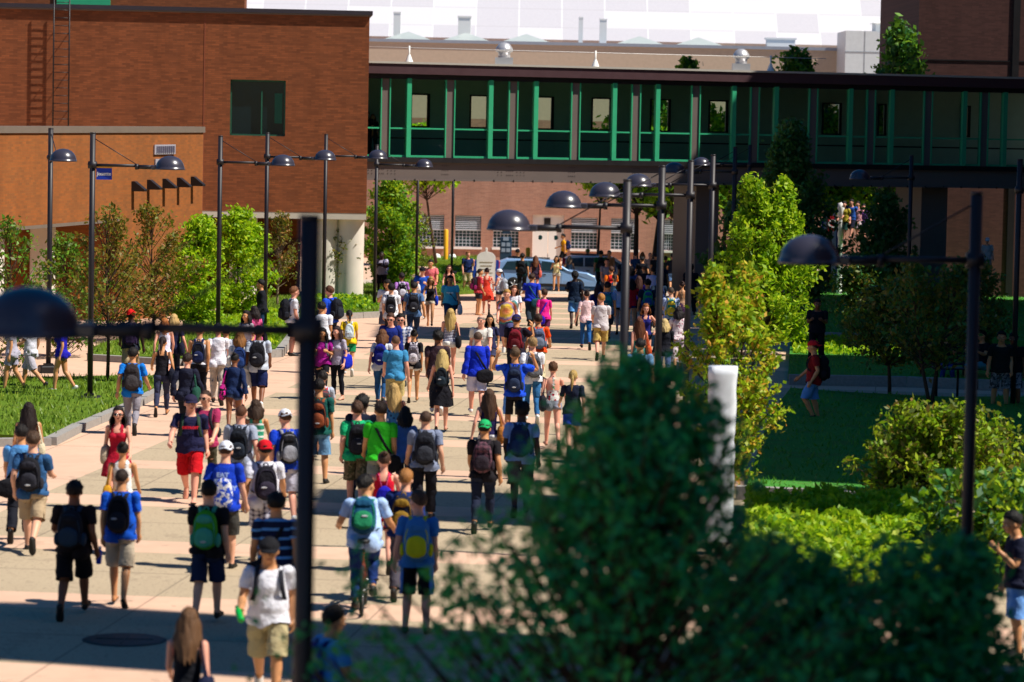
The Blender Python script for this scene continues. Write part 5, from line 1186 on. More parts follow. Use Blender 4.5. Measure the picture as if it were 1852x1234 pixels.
# low retaining wall right of the walkway by the piers
# ------------------------------------------------------------------ trees
def leaves(name, C, size, mats, parent, q, elong=1.6):
    n = len(C); a = q.normal(size=(n, 3)); a /= np.linalg.norm(a, axis=1, keepdims=True); b = np.cross(a, q.normal(size=(n, 3))); b /= np.maximum(np.linalg.norm(b, axis=1, keepdims=True), 1e-6)
    s_ = size * (.6 + .8 * q.rand(n, 1)); L = a * s_ * elong * .5; Wd = b * s_ * .5; V = np.stack([C - L, C + Wd * .8 - L * .1, C + L, C - Wd * .8 - L * .1], 1).reshape(-1, 3)
    return mesh_np(name, V, np.arange(4 * n).reshape(-1, 4), mats, parent, q.randint(0, len(mats), n) if len(mats) > 1 else None, smooth=False)
def tree(name, label, base, h, prof, nb, nl, ls, mats, seed, trunk_r=.06, bark='bark', sig=.16, cat='tree', group=None, lean=(0, 0), lim=1.0, trunks=1, low=0.0):
    """prof: list of (height fraction, crown radius in m)"""
    q = np.random.RandomState(seed); base = Vector(base); root = empty(name, base); tag(root, label, cat, group)
    hs = [p[0] for p in prof]; rs = [p[1] for p in prof]; rad = lambda t: np.interp(t, hs, rs)
    mb = MB(); tips = []
    for tk in range(trunks):
        ang = 6.28 * tk / trunks + q.rand(); off = (.0 if trunks == 1 else .25); tx = lambda t: Vector((lean[0] * t + off * t * 2.2 * math.cos(ang) + .04 * math.sin(5 * t + seed), lean[1] * t + off * t * 2.2 * math.sin(ang) + .04 * math.cos(4 * t), h * .95 * t))
        mb.tube([base + tx(t / 8) - Vector((0, 0, .1 if t == 0 else 0)) for t in range(9)], [trunk_r * (1 - .85 * t / 8) for t in range(9)], 8)
        for i in range(nb // trunks):
            t = hs[0] + (hs[-1] - hs[0]) * q.rand() ** .85; r_ = rad(t) * math.sqrt(.12 + .88 * q.rand()) * (.72 + .6 * q.rand()); an = q.rand() * 6.283
            tip = Vector((base.x + tx(t).x + r_ * math.cos(an), base.y + tx(t).y + r_ * math.sin(an), base.z + h * t)); t0 = max(low, t - .12 - .25 * r_ / max(h, 1) * 2.0 * q.rand())
            st = base + tx(t0 * .98); mid = st.lerp(tip, .5) + Vector((0, 0, -.05 * r_)); mb.tube([st, mid, tip], [trunk_r * .3 * lim * (1 - t0 * .6), trunk_r * .18 * lim, .006], 5, 0, False); tips.append((mid, tip))
    tr_ = mb.build('trunk', M[bark], root)
    T_ = np.array([tuple(t[1]) for t in tips]); M_ = np.array([tuple(t[0]) for t in tips]); idx = q.randint(0, len(T_), nl); sg = sig * (.5 + .7 * q.rand(len(T_))); u = q.rand(nl, 1)
    C = M_[idx] + (T_[idx] - M_[idx]) * (1.12 * u ** .6) + q.normal(size=(nl, 3)) * (sg[idx][:, None] * (1.15 - .7 * u)) * [1, 1, .8]
    leaves('crown', C - np.array(base), ls, mats, root, q); return root
def at(px, py, top, crown=None):
    b = gp(px, py); return (b.x, b.y, g(b.y)), P(px, top, b.y).z - g(b.y)
LIME = [leafmat('lime_leaf', '#6a9a10', '#9cc418', '#c4d428', .5)]; BRT = [leafmat('yellow_green_leaf', '#5c9018', '#96b820', '#c4d030', .5)]; MID = [leafmat('mid_leaf', '#3c7420', '#5c9428', '#7aa834', .45)]
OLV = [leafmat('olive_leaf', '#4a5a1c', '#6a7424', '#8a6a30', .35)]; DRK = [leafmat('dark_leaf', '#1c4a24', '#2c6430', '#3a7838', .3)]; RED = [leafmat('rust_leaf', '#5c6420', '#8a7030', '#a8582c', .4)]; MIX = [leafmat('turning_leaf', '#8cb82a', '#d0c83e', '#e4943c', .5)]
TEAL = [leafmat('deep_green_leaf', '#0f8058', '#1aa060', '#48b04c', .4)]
lt = 'young trees on the left lawns'
tree('young_tree', 'thin sparse tree at the left frame edge before the white column', (P(15, 690, 77).x, 77, 0), 3.9, [(.15, .7), (.5, 1.2), (.8, .9), (1, .25)], 80, 1900, .075, OLV + MID, 11, .045, sig=.13, group=lt)
tree('young_tree', 'bushy green tree between the two left lamp posts', (P(118, 660, 86).x, 86, 0), 3.2, [(.08, .8), (.4, 1.15), (.75, .85), (1, .25)], 90, 3200, .08, MID + OLV, 12, .045, sig=.15, group=lt)
b_, h_ = at(192, 697, 372); tree('young_tree', 'sparse rust tinged tree with slim trunk by the bannered lamp post', b_, h_, [(.3, .5), (.55, 1.15), (.8, .85), (1, .25)], 90, 2600, .07, RED + OLV, 13, .05, sig=.13, group=lt, low=.3)
b_, h_ = at(275, 620, 374); tree('young_tree', 'thin olive tree in front of the orange brick wall lights', b_, h_, [(.18, .6), (.5, 1.45), (.8, 1.05), (1, .3)], 110, 3400, .075, OLV + RED, 14, .05, sig=.15, group=lt, low=.2)
b_, h_ = at(356, 612, 392); tree('young_tree', 'lime green tree beside the bike rack', b_, h_, [(.12, .7), (.45, 1.05), (.75, .75), (1, .2)], 110, 7000, .085, LIME, 15, .05, sig=.17, group=lt, low=.15)
b_, h_ = at(430, 580, 378); tree('young_tree', 'fuller lime green tree between two lamp posts at the brick corner', b_, h_, [(.04, .9), (.35, 1.4), (.7, 1.0), (1, .25)], 140, 10000, .09, LIME, 16, .05, sig=.18, group=lt, low=.1)
b_, h_ = at(503, 562, 384); tree('young_tree', 'almost bare tree with whitened trunk under the brick overhang', b_, h_, [(.3, .4), (.6, .8), (1, .2)], 80, 1500, .075, OLV + RED, 17, .05, 'barklight', .14, group=lt, low=.25)
b_, h_ = at(612, 545, 400); tree('young_tree', 'sparse twiggy tree beside the pale round columns', b_, h_, [(.3, .4), (.6, .8), (1, .2)], 80, 1700, .075, OLV, 18, .04, 'bark', .14, group=lt, low=.25)
b_, h_ = at(706, 528, 318); tree('broadleaf_tree', 'bright green tree just left of the passage under the bridge', b_, h_, [(.03, .6), (.3, 1.15), (.6, 1.2), (.85, .8), (1, .2)], 170, 12000, .12, MID + BRT, 19, .07, sig=.22)
b_, h_ = at(752, 520, 378); tree('broadleaf_tree', 'small dull leafed tree beside the slim lamp post', b_, h_, [(.1, .4), (.5, .7), (.85, .5), (1, .12)], 60, 1300, .09, OLV, 20, .04, sig=.18)
tree('broadleaf_tree', 'yellow green canopy hanging just below the bridge girder, left side', (P(790, 470, 178).x, 176, -1.5), 7.4, [(.62, 1.6), (.75, 2.2), (.9, 1.8), (1, .6)], 90, 4200, .22, LIME, 21, .1, sig=.3, low=.5, lean=(-1.0, 0))
tree('broadleaf_tree', 'lime canopied tree with dark trunk below the bridge girder', (P(1182, 480, 165).x, 165, -1.5), 7.0, [(.55, 1.3), (.68, 2.6), (.85, 2.4), (1, .8)], 120, 7000, .22, LIME, 22, .2, sig=.3, low=.45, lean=(.6, 0))
tree('broadleaf_tree', 'thin lime branched tree in front of the white doors', (P(1082, 480, 170).x, 170, -1.5), 6.4, [(.66, .6), (.8, 1.5), (1, .8)], 40, 1100, .2, LIME, 36, .09, sig=.26, low=.55)
tree('broadleaf_tree', 'tall yellow green pointed tree in sunlight at the right of the walkway', (P(1385, 640, 92).x, 92, 0), P(1388, 322, 92).z, [(.08, 1.0), (.25, 1.5), (.5, 1.15), (.75, .75), (1, .12)], 240, 15000, .095, BRT + LIME, 23, .06, sig=.15, low=.05, trunks=2)
b_, h_ = at(1322, 905, 488); tree('broadleaf_tree', 'green tree with orange turning leaves beside the wrapped sign', (b_[0], 58, 0), P(1322, 480, 58).z, [(.04, .35), (.2, .7), (.45, .82), (.7, .6), (.9, .28), (1, .06)], 210, 9000, .075, MIX + BRT, 24, .05, sig=.11, low=.04, trunks=2)
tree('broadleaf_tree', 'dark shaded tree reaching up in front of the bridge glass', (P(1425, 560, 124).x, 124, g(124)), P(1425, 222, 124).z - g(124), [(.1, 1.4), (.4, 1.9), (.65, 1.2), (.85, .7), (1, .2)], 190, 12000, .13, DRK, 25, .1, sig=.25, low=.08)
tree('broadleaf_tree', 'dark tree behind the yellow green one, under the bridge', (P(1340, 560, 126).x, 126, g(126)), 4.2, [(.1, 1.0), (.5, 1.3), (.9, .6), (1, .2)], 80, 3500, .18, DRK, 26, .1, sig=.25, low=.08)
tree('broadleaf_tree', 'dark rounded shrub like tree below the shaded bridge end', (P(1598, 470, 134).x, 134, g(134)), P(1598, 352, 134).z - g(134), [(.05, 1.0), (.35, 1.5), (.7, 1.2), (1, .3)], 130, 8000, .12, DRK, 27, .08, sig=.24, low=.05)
tree('broadleaf_tree', 'bright canopy far behind the shaded bridge end', (P(1560, 470, 172).x, 172, -1.5), 6.2, [(.55, 1.5), (.75, 3.4), (.9, 2.6), (1, .8)], 120, 6000, .24, BRT + LIME, 28, .15, sig=.32, low=.5)
for px, tp, Y, r_, sd_, lab in ((1432, 88, 158, 2.3, 29, 'tree crown rising above the bridge roof beside the second ventilator'), (1618, 42, 146, 2.0, 30, 'dark tree above the bridge roof against the white block'), (1240, 108, 156, 1.0, 31, 'small leafy tree top peeping over the bridge roof')):
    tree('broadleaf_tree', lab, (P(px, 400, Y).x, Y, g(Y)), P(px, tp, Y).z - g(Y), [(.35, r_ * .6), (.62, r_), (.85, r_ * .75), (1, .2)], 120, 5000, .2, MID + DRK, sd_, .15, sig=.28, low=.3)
for px, sd_, lab in ((1225, 61, 'green tree filling the sixth rear window of the bridge'), (1310, 62, 'green tree seen through the rear window by the shade line'), (1500, 63, 'bright tree seen through the lone window of the dark bridge half')):
    tree('broadleaf_tree', lab, (P(px, 400, 152 + (px - 1225) * .02).x, 152 + (px - 1225) * .02, -1.5), 8.6, [(.5, 1.4), (.75, 1.9), (1, .7)], 90, 4000, .2, LIME + MID, sd_, .13, sig=.3, low=.4)
tree('broadleaf_tree', 'right bright tree seen through the bridge rear windows', (P(1150, 400, 160).x, 160, -1.5), 9.0, [(.5, 2), (.7, 2.6), (1, 1.0)], 120, 4500, .24, LIME + MID, 32, .15, sig=.35, low=.4)
for px, tp, pb, sd_, lab in ((1606, 508, 722, 33, 'slender dark tree on the shaded right lawn, thin straight trunk'), (1682, 478, 742, 34, 'dark tree beside the shaded bench, twin stemmed'), (1560, 462, 640, 37, 'wispy dark tree at the back of the shaded lawn'), (1760, 470, 690, 38, 'dark tree behind the near right lamp post')):
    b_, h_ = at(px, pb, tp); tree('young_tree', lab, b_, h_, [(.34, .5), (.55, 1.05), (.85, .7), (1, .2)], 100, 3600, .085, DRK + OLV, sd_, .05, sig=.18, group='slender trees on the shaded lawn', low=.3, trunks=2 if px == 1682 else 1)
tree('leafy_bush', 'large olive green bush catching light behind the near right lamp post', (P(1700, 960, 56.8).x, 56.8, 0), P(1700, 735, 56.8).z, [(.02, 1.1), (.3, 1.45), (.7, 1.05), (1, .25)], 280, 13000, .075, BRT + OLV, 35, .05, sig=.15, cat='bush', low=0, trunks=4)
tree('leafy_bush', 'dark leafy bush below the olive one at the right edge', (P(1800, 1000, 47).x, 47, 0), 1.5, [(.05, 1.0), (.5, 1.1), (1, .3)], 120, 4000, .10, BRT + DRK, 39, .04, sig=.15, cat='bush', low=0, trunks=3)
# near blurred foreground trees
tree('foreground_tree', 'big dark green blurred tree filling the foreground', (P(1088, 1234, 20).x, 20, 0), P(1200, 655, 20).z, [(.2, 1.3), (.45, 2.9), (.62, 2.4), (.72, 1.5), (.82, .8), (.9, .58), (.95, .42), (1, .12)], 560, 22000, .05, TEAL, 41, .09, sig=.12, low=.1, trunks=1, lean=(.14, 0))
tree('foreground_tree', 'second dark blurred tree in the foreground at the lower right', (P(1545, 1234, 22).x, 22, 0), P(1545, 985, 22).z, [(.3, 1.3), (.6, 1.1), (.85, .75), (1, .35)], 360, 18000, .065, TEAL, 42, .08, sig=.15, low=.1, trunks=2)
# clipped ground-cover hedges
def hedge(name, label, pts, hgt, mats, n, ls, seed, kind=None, zb=0):
    q = np.random.RandomState(seed); pl = np.array(pts); lo, hi = pl.min(0), pl.max(0); pt = lo + q.rand(n * 3, 2) * (hi - lo); ins = np.zeros(len(pt), bool); j = len(pl) - 1
    for i in range(len(pl)):
        a, b = pl[i], pl[j]; ins ^= ((a[1] > pt[:, 1]) != (b[1] > pt[:, 1])) & (pt[:, 0] < (b[0] - a[0]) * (pt[:, 1] - a[1]) / (b[1] - a[1] + 1e-12) + a[0]); j = i
    pt = pt[ins][:n]; zz = hgt * (.35 + .65 * np.sqrt(q.rand(len(pt)))) * (.8 + .2 * np.sin(pt[:, 0] * 5 + 1) * np.sin(pt[:, 1] * 4)); z = np.array([g(y) for y in pt[:, 1]]) + zb + zz
    c = pl.mean(0); root = empty(name, (c[0], c[1], g(c[1]))); tag(root, label, 'hedge', kind=None); leaves('foliage', np.c_[pt, z] - np.array(root.location), ls, mats, root, q)
    mb = MB(); mb.prism([tuple(p) for p in (pl - c) * .96 + c], lambda p: g(p[1]) - .05, lambda p: g(p[1]) + zb + hgt * .3); mb.build('stems', M['soil'], root)
def sq(a, b, c, d): return [(xy(*p)) for p in (a, b, c, d)]
hedge('ground_cover', 'sunlit yellow green ground cover hedge below the grey kerb', [(P(1340, 900, 46).x, 45), (P(1360, 900, 53).x, 54.3), (P(1690, 900, 53).x, 54.3), (P(1700, 900, 46).x, 45)], .62, BRT + LIME, 13000, .085, 51)
hedge('ground_cover', 'bright strip of ground cover behind the shaded path', sq((1436, 650), (1436, 622), (1660, 630), (1660, 656)), .35, BRT + LIME, 3000, .12, 52)
hedge('low_hedge', 'low green hedge around the foot of the pale columns', sq((606, 570), (560, 545), (640, 540), (694, 566)), .35, LIME + MID, 3000, .12, 53)
hedge('low_hedge', 'clipped green hedge beside the arched map sign', sq((790, 520), (790, 500), (852, 500), (852, 520)), .7, MID, 2500, .14, 54)
hedge('low_hedge', 'bright low planting below the two lime trees', sq((385, 605), (440, 572), (530, 572), (500, 635)), .3, LIME, 3000, .12, 55)
# ------------------------------------------------------------------ the crowd: x, y of the top of the head in the photograph, height, sex, yaw (0 = back to us, 180 = facing us)
K, BK = '#15151a', '#26262e'
BS = '#15130f'; WS = '#d8d8d8'; SD = 'sandal'
def pk(d='black', a=K, b=BK, pat=None, sz=1.0): return ('pack', d + ' backpack', a, b, pat, sz)
p = person
# nearest
p(487, 968, 1.83, 'm', 178, 'short#1c120c', 'tan', 'tee#e4e4ee', 'shorts#b6a880', '#c8c4c0', [('bottleR', 'green drink bottle', '#0c9a3c', '#0a5a28'), pk()], 'walk+', 'man in white T-shirt, black cap and khaki shorts', cap='#151518')
p(340, 1096, 1.66, 'f', -8, 'long#6a4a30', 'pink', 'tank#14161c', 'jeans#1a1e2c:denim', BS, [('toteR', 'large navy bag', '#141c38')], 'walk-', 'long haired brunette woman in black tank top')
p(597, 1100, 1.76, 'm', -68, 'short#18100c', 'tan', 'tee#4c9ad8', 'shorts#3a4254', BS, pk('royal blue', '#12309a', '#0c1c60'), 'walk+', 'dark haired man in sky blue T-shirt seen in profile')
p(378, 877, 1.77, 'm', -6, 'short#17100c', 'fair', 'tee#131318', 'longshorts#16284a', BS, [pk('bright green', '#3a9a20', '#3f9f88'), ('bottleL', 'green drink bottle', '#10a040', '#0a6a2a')], 'walk-', 'bearded man in black T-shirt and navy shorts', arms=())
p(219, 852, 1.78, 'm', -6, 'buzz#2a1a12', 'tan', 'tee#1257cc', 'shorts#c4b49c', SD, pk(), 'walk+', 'stocky man in royal blue T-shirt and cream shorts')
p(135, 870, 1.75, 'm', 0, 'short#140e0c', 'brown', 'tee#1a1416', 'shorts#0e0e12', BS, [pk('dark blue striped', '#161a22', '#22384c'), ('bottleR', 'blue drink bottle', '#1c3cc0', '#b8c4d8')], 'walk-', 'dark clothed man with black T-shirt and black shorts')
p(60, 777, 1.79, 'm', -4, 'short#4a3424', 'fair', 'tee#2c5684', 'shorts#b09a7c', BS, pk(), 'walk+', 'man in steel blue T-shirt, khaki shorts and black socks')
p(38, 768, 1.75, 'm', 0, 'short#17100d', 'tan', 'tee#5a9ad8', 'trousers#12141e', BS, ('messengerL', 'black strapped bag', K), 'walk-', 'man in pale blue shirt and black trousers at left')
p(52, 731, 1.67, 'f', 4, 'long#20120e', 'tan', 'tank#3a2a2c', 'jeans#22242c', BS, ('toteR', 'cream canvas bag', '#c8bc9e', '#d8cdb0'), 'walk+', 'woman with very dark long hair on the left')
p(214, 737, 1.66, 'f', 174, 'long#1c1210', 'pink', 'dress#b0102c', 'x#b0102c', SD, ('toteR', 'pale beige bag', '#b8a890'), 'walk-', 'smiling woman in red sundress and sunglasses facing us', glasses=True)
p(222, 803, 1.62, 'f', -6, 'bun#1c120e', 'tan', 'tank#e4e0dc', 'skirt.45#b07c1c', SD, ('toteL', 'mustard yellow bag', '#c08a1c', '#a0721c'), 'walk+', 'woman in white straps and long mustard skirt')
p(345, 711, 1.82, 'm', 176, 'short#3a2418', 'pink', 'tee#1c1c40', 'shorts#c40c18', SD, pk('dark green', '#14241c', '#2a4030'), 'walk+', 'young man in navy T-shirt and bright red shorts', cap='#24203c')
p(373, 699, 1.82, 'm', 172, 'buzz#3a2418', 'fair', 'tee#a8305c', 'trousers#4a4636', BS, pk(), 'walk-', 'man in raspberry T-shirt, sunglasses and olive trousers', glasses=True)
p(408, 797, 1.83, 'm', -4, 'short#4a3020', 'fair', 'tee#0c38b8', 'shorts#3a3834', BS, ('drawstring', 'blue and white drawstring bag', '#d8d8e0', '#1c48c0', 'camo'), 'kick-', 'man in royal blue printed T-shirt and white cap', cap='#d4d8e4:b')
p(479, 799, 1.76, 'm', 2, 'short#1a120e', 'tan', 'tee#dcdce8', 'longshorts#d4d0dc:plaid#3a3550', WS, pk('black purple', '#16141c', '#2c2636'), 'walk+', 'man in white T-shirt, red cap and plaid shorts', cap='#c80c1c:b')
p(500, 898, 1.79, 'm', 0, 'short#17100d', 'tan', 'polo#101c3c:stripes#5a9ad8', 'shorts#26304a', BS, ('messengerL', 'slim black bag', K), 'walk-', 'man in navy polo with pale blue stripes')
p(436, 727, 1.82, 'm', 3, 'buzz#5a3420', 'pink', 'tee#98a0b4', 'shorts#1c2a6a', WS, pk('midnight', '#10141c', '#1c2430'), 'walk-', 'man in grey T-shirt and bright blue shorts')
p(463, 725, 1.66, 'f', 0, 'medium#3c281a', 'tan', 'tank#3a9a78:stripes#e0e0dc', 'hotpants#c8c8cc', SD, None, 'walk+', 'brown haired woman in green and white tank top')
p(518, 745, 1.80, 'm', 14, 'short#5a3a24', 'pink', 'tee#0c3cc0', 'longshorts#b8b4c4', WS, pk('black and silver', '#16161a', '#8a8a92'), 'walk+', 'man in royal blue T-shirt and blue white cap', cap='#d8dce8:b:#1c50c0')
p(577, 687, 1.82, 'm', -5, 'short#18100e', 'tan', 'tee#0c5048', 'longshorts#5f86a8', BS, pk('black orange strapped', K, '#8a4424'), 'stand', 'man in dark teal T-shirt and blue shorts')
p(584, 672, 1.64, 'f', 0, 'short#1a1210', 'fair', 'tee#b4bccc', 'shorts#2a2e3c', BS, pk('red topped grey', '#4c4448', '#b82430'), 'walk+', 'small person in pale grey T-shirt behind the teal one')
p(646, 730, 1.78, 'm', 4, 'short#4a3020', 'pink', 'tee#16b070', 'longshorts#6a5c44:camo#4a4a30#8a7c5c', BS, pk(), 'walk+', 'man in emerald green T-shirt and camouflage shorts')
p(654, 722, 1.72, 'm', 0, 'afro#120c0a', 'dark', 'tee#10182c', 'jeans#1c2436', BS, None, 'walk-', 'person in navy shirt half hidden by the emerald shirted man')
p(689, 731, 1.83, 'm', 6, 'short#2c1c14', 'tan', 'tee#34c424', 'shorts#8a8c80', BS, ('messengerR', 'long black sling bag', '#0e1014'), 'walk-', 'man in vivid lime green T-shirt')
p(733, 738, 1.66, 'f', -4, 'medium#0e0c10', 'tan', 'long#3c68b0', 'jeans#2a3048', BS, None, 'walk+', 'woman with black bobbed hair and denim blue shirt')
p(770, 745, 1.76, 'm', 2, 'buzz#4a3426', 'fair', 'tee#7c86a0', 'trousers#15141c', BS, pk('large charcoal', '#181a22', '#2e3038', None, 1.08), 'walk-', 'man in grey blue T-shirt and black trousers')
p(695, 812, 1.75, 'f', 4, 'bun#4a3022', 'pink', 'tank#d41230', 'shorts#d01c30', SD, ('drawstring', 'deep blue drawstring bag', '#1814a8', '#c84878'), 'walk+', 'woman in red tank top and red shorts')
p(733, 855, 1.72, 'm', -3, 'short#a8703a', 'fair', 'hoodie#122a66', 'trousers#4a4650', BS, pk('navy gold', '#141a30', '#8a6a20'), 'walk-', 'ginger haired person in navy jacket and grey trousers')
p(757, 890, 1.78, 'm', -2, 'short#5a4030', 'pink', 'tee#3478c0', 'longshorts#101014:sidestripe#4a80d0', BS, pk('tall blue and yellow', '#3a7ab8', '#c8c81c', None, 1.12), 'stand', 'man in mid blue T-shirt and black striped shorts', ex=dict(hyaw=40))
p(876, 762, 1.74, 'm', 0, 'short#20140e', 'tan', 'tee#181418', 'jeans#182036', BS, pk('maroon plaid', '#6a4450', '#2a2028', 'plaid'), 'walk-', 'person in black T-shirt and green cap', cap='#1ca860:b')
p(885, 706, 1.66, 'f', 4, 'long#4a3020', 'pink', 'tank#1c1644', 'hotpants#d8d4d4', SD, ('toteR', 'tan leather bag', '#a8682c'), 'walk+', 'woman with long chestnut hair and navy purple tank top')
p(944, 735, 1.80, 'm', 2, 'afro#140e10', 'dark', 'tee#7ca0dc', 'shorts#4a4a4c', BS, pk('navy blue', '#0c2048', '#16305c', None, 1.05), 'walk-', 'broad man in light blue T-shirt and grey shorts')
p(1001, 658, 1.67, 'f', 2, 'short#5a3820', 'pink', 'halter#d8d4d0:floral#1c8a58#b01c3c', 'hotpants#8a8c9c', SD, ('toteL', 'dark striped bag', '#2a2430'), 'walk+', 'woman in floral halter top with bare back')
p(1037, 668, 1.66, 'f', 2, 'pony#b89858', 'fair', 'tee#141c34', 'shorts#1c2cb0', BS, None, 'walk-', 'woman with blonde ponytail and navy printed T-shirt')
p(1107, 672, 1.74, 'f', 0, 'medium#1c1410', 'tan', 'tee#7a68c0', 'shorts#b4bcd0', BS, pk('royal blue and black', '#1024a0', '#16161e'), 'walk+', 'person in violet T-shirt and black cap', cap='#121216:b')
p(1158, 618, 1.80, 'm', 2, 'short#120e10', 'tan', 'tee#7cacdc', 'shorts#2a3a44', BS, pk('dark teal', '#103a40', '#1a4a3c', None, 1.1), 'walk-', 'man in pale blue T-shirt half hidden by the foreground tree')
p(932, 629, 1.86, 'm', 2, 'short#5a4430', 'tan', 'tee#1448d0', 'longshorts#141418:sidestripe#5a90d8', WS, pk('dark navy', '#101c40', '#22304c'), 'stand', 'tall man in blue T-shirt with both hands at his head', arms='up')
p(964, 615, 1.78, 'm', 4, 'short#9a7a50', 'pink', 'tee#e8e8f0', 'jeans#2c6498:denim', WS, pk('grey', '#4a4c54', '#6a6c74'), 'walk+', 'fair haired man in white T-shirt and blue jeans')
p(864, 603, 1.80, 'm', 0, 'buzz#5a4436', 'pink', 'long#0c2cc0', 'shorts#c4c8e4', WS, ('messengerR', 'big black satchel', '#16161c'), 'walk+', 'man in blue long sleeves and white shorts')
p(871, 567, 1.76, 'm', 178, 'bald#8a7a70', 'pink', 'polo#dcd8d0', 'trousers#2c3242', BS, None, 'walk-', 'balding older man in white short sleeved shirt facing us')
p(886, 567, 1.63, 'f', 176, 'long#140e0e', 'tan', 'tee#2a2c50', 'shorts#3a3c58', SD, None, 'walk+', 'dark haired woman beside the balding man')
p(815, 561, 1.67, 'f', 2, 'long#c0a060', 'pink', 'tank#3a3c64:finestripes#d8d8e4', 'hotpants#e0dcd8', SD, ('toteR', 'long black shoulder bag', '#14161c'), 'walk-', 'blonde woman in striped top and white shorts')
p(792, 603, 1.77, 'm', 0, 'afro#140e0c', 'brown', 'tee#3a2830', 'jeans#18202c:denim', WS, None, 'walk+', 'man in dark brown T-shirt and black jeans')
p(800, 637, 1.66, 'f', 0, 'long#c8ac6c', 'pink', 'dress#12121a', 'x#12121a', SD, pk('glossy black', '#10161c', '#1c2a34', None, .85), 'walk-', 'woman with long wavy blonde hair in short black dress')
p(716, 610, 1.78, 'm', 4, 'buzz#6a4a34', 'pink', 'tee#3c88b8', 'longshorts#b8a46c', BS, None, 'walk-', 'man in dusty blue T-shirt and khaki shorts')
p(691, 598, 1.68, 'f', -3, 'medium#6a4226', 'pink', 'tee#c8ccd4', 'jeans#1c4a78:denim', BS, pk('bright blue', '#101c88', '#0c1460'), 'walk+', 'auburn haired woman in white T-shirt and blue jeans')
p(749, 598, 1.63, 'f', 2, 'bun#140e0c', 'tan', 'tee#14141a', 'hotpants#e0dcdc', SD, pk('grey floral', '#6a6470', '#c8c0c8', 'dots'), 'walk-', 'woman in black T-shirt and white shorts')
p(707, 569, 1.76, 'm', 178, 'short#4a2c1c', 'pink', 'hoodie#14287c', 'jeans#24304a', BS, None, 'walk+', 'man in glasses and blue jacket facing us', glasses=True)
p(725, 569, 1.74, 'm', 178, 'short#140e0c', 'pink', 'tee#d4d8e4:plaid#2c4a80', 'shorts#3a4050', BS, None, 'walk-', 'man in sunglasses and blue checked shirt facing us', glasses=True)
p(713, 697, 1.63, 'f', 6, 'long#c09c60', 'pink', 'tank#3c78b0:floral#d8e0f0#20406c', 'hotpants#a8b8d8', SD, ('toteR', 'small brown bag', '#4a3438'), 'walk+', 'blonde woman in pale blue flowered top')
p(708, 516, 1.76, 'm', 2, 'short#140e0e', 'fair', 'tee#e0e0e8', 'trousers#2a2028', BS, pk(), 'walk+', 'man in white T-shirt and dark maroon trousers')
p(702, 505, 1.78, 'm', 176, 'short#1c1210', 'tan', 'polo#e2e2ea', 'shorts#4a4e60', BS, None, 'stand', 'man in white polo looking down at his hands', arms='both', ex=dict(hpitch=25))
p(749, 511, 1.77, 'm', 2, 'short#140e0e', 'tan', 'tee#4a6a98', 'jeans#1a2c4c:denim', BS, pk(), 'walk-', 'man in slate blue T-shirt and dark jeans')
p(727, 494, 1.68, 'f', 2, 'short#22121a', 'brown', 'tee#b078c8', 'leggings#1c1c2c', BS, pk('black white dotted', '#16161e', '#c8c4d0', 'dots'), 'walk+', 'person in lilac T-shirt and black leggings')
p(691, 455, 1.86, 'm', 172, 'buzz#120c0a', 'dark', 'polo#b8b4d0', 'shorts#2c2430', BS, pk('navy strapped', '#141c3c', '#1c2650'), 'stand', 'tall man in lilac white polo by the pole', arms='cross')
p(764, 484, 1.76, 'm', 176, 'short#120e0e', 'fair', 'tee#1c50b8:twotone#1c50b8', 'shorts#d8d4d0', WS, ('jacketR', 'white jacket', '#dcdce0'), 'walk+', 'man in blue T-shirt, black cap and white shorts', arms='both', cap='#141418')
p(779, 470, 1.80, 'm', 176, 'short#140e0c', 'tan', 'polo#e07078', 'shorts#5a5c70', BS, None, 'walk-', 'man in salmon pink polo facing us')
p(779, 499, 1.63, 'f', 174, 'medium#b08a4c', 'tan', 'tank#181418', 'hotpants#c8b8a0', SD, ('toteL', 'blue bag', '#1c40c0'), 'walk+', 'woman in sunglasses, black tank top and beige shorts', glasses=True)
p(815, 496, 1.74, 'm', 178, 'short#140e0c', 'tan', 'tee#44b8dc', 'jeans#1c3c64:denim', BS, [('hangL', 'white plastic bag', '#dcdce4'), ('messengerL', 'dark round bag', '#3a2a34')], 'walk-', 'young man in aqua T-shirt and jeans facing us')
p(812, 480, 1.64, 'f', 178, 'long#4a281c', 'pink', 'tank#14141a', 'jeans#2a2c38', SD, None, 'walk+', 'woman in black top and sunglasses behind the aqua shirt', glasses=True)
p(846, 455, 1.80, 'm', 196, 'short#8a5a34', 'pink', 'polo#14285c', 'shorts#c4b490', BS, None, 'stand', 'man in navy polo and khaki shorts standing by the map sign', arms='phoneL')
p(867, 486, 1.66, 'f', -60, 'pony#1c1212', 'tan', 'tee#c84048', 'shorts#2c2c34', SD, pk('magenta and black', '#1c141c', '#8a1c58'), 'stand', 'woman with high ponytail turned aside')
p(881, 484, 1.68, 'f', 2, 'bun#30181a', 'pink', 'dress#d8402c', 'x#d8402c', SD, None, 'walk+', 'woman in coral red dress, hair pinned up')
p(903, 487, 1.64, 'f', 70, 'pony#3a2418', 'pink', 'tank#d8dce4', 'hotpants#2a3040', WS, pk('pale grey', '#9aa0ac', '#b8bcc8'), 'stand', 'woman in white tank top with white headband', arms='both', cap='#e0e0e4')
p(936, 452, 1.82, 'm', 178, 'short#120e0e', 'tan', 'tee#15161c', 'trousers#15161c', BS, None, 'walk+', 'man in black cap and sunglasses by the car tail', cap='#101014', glasses=True)
p(945, 459, 1.82, 'm', 2, 'short#140e0e', 'tan', 'tee#0c3038', 'trousers#101418', BS, pk('plain black', '#0c1014', '#10161a', None, 1.1), 'walk-', 'big man in dark teal shirt')
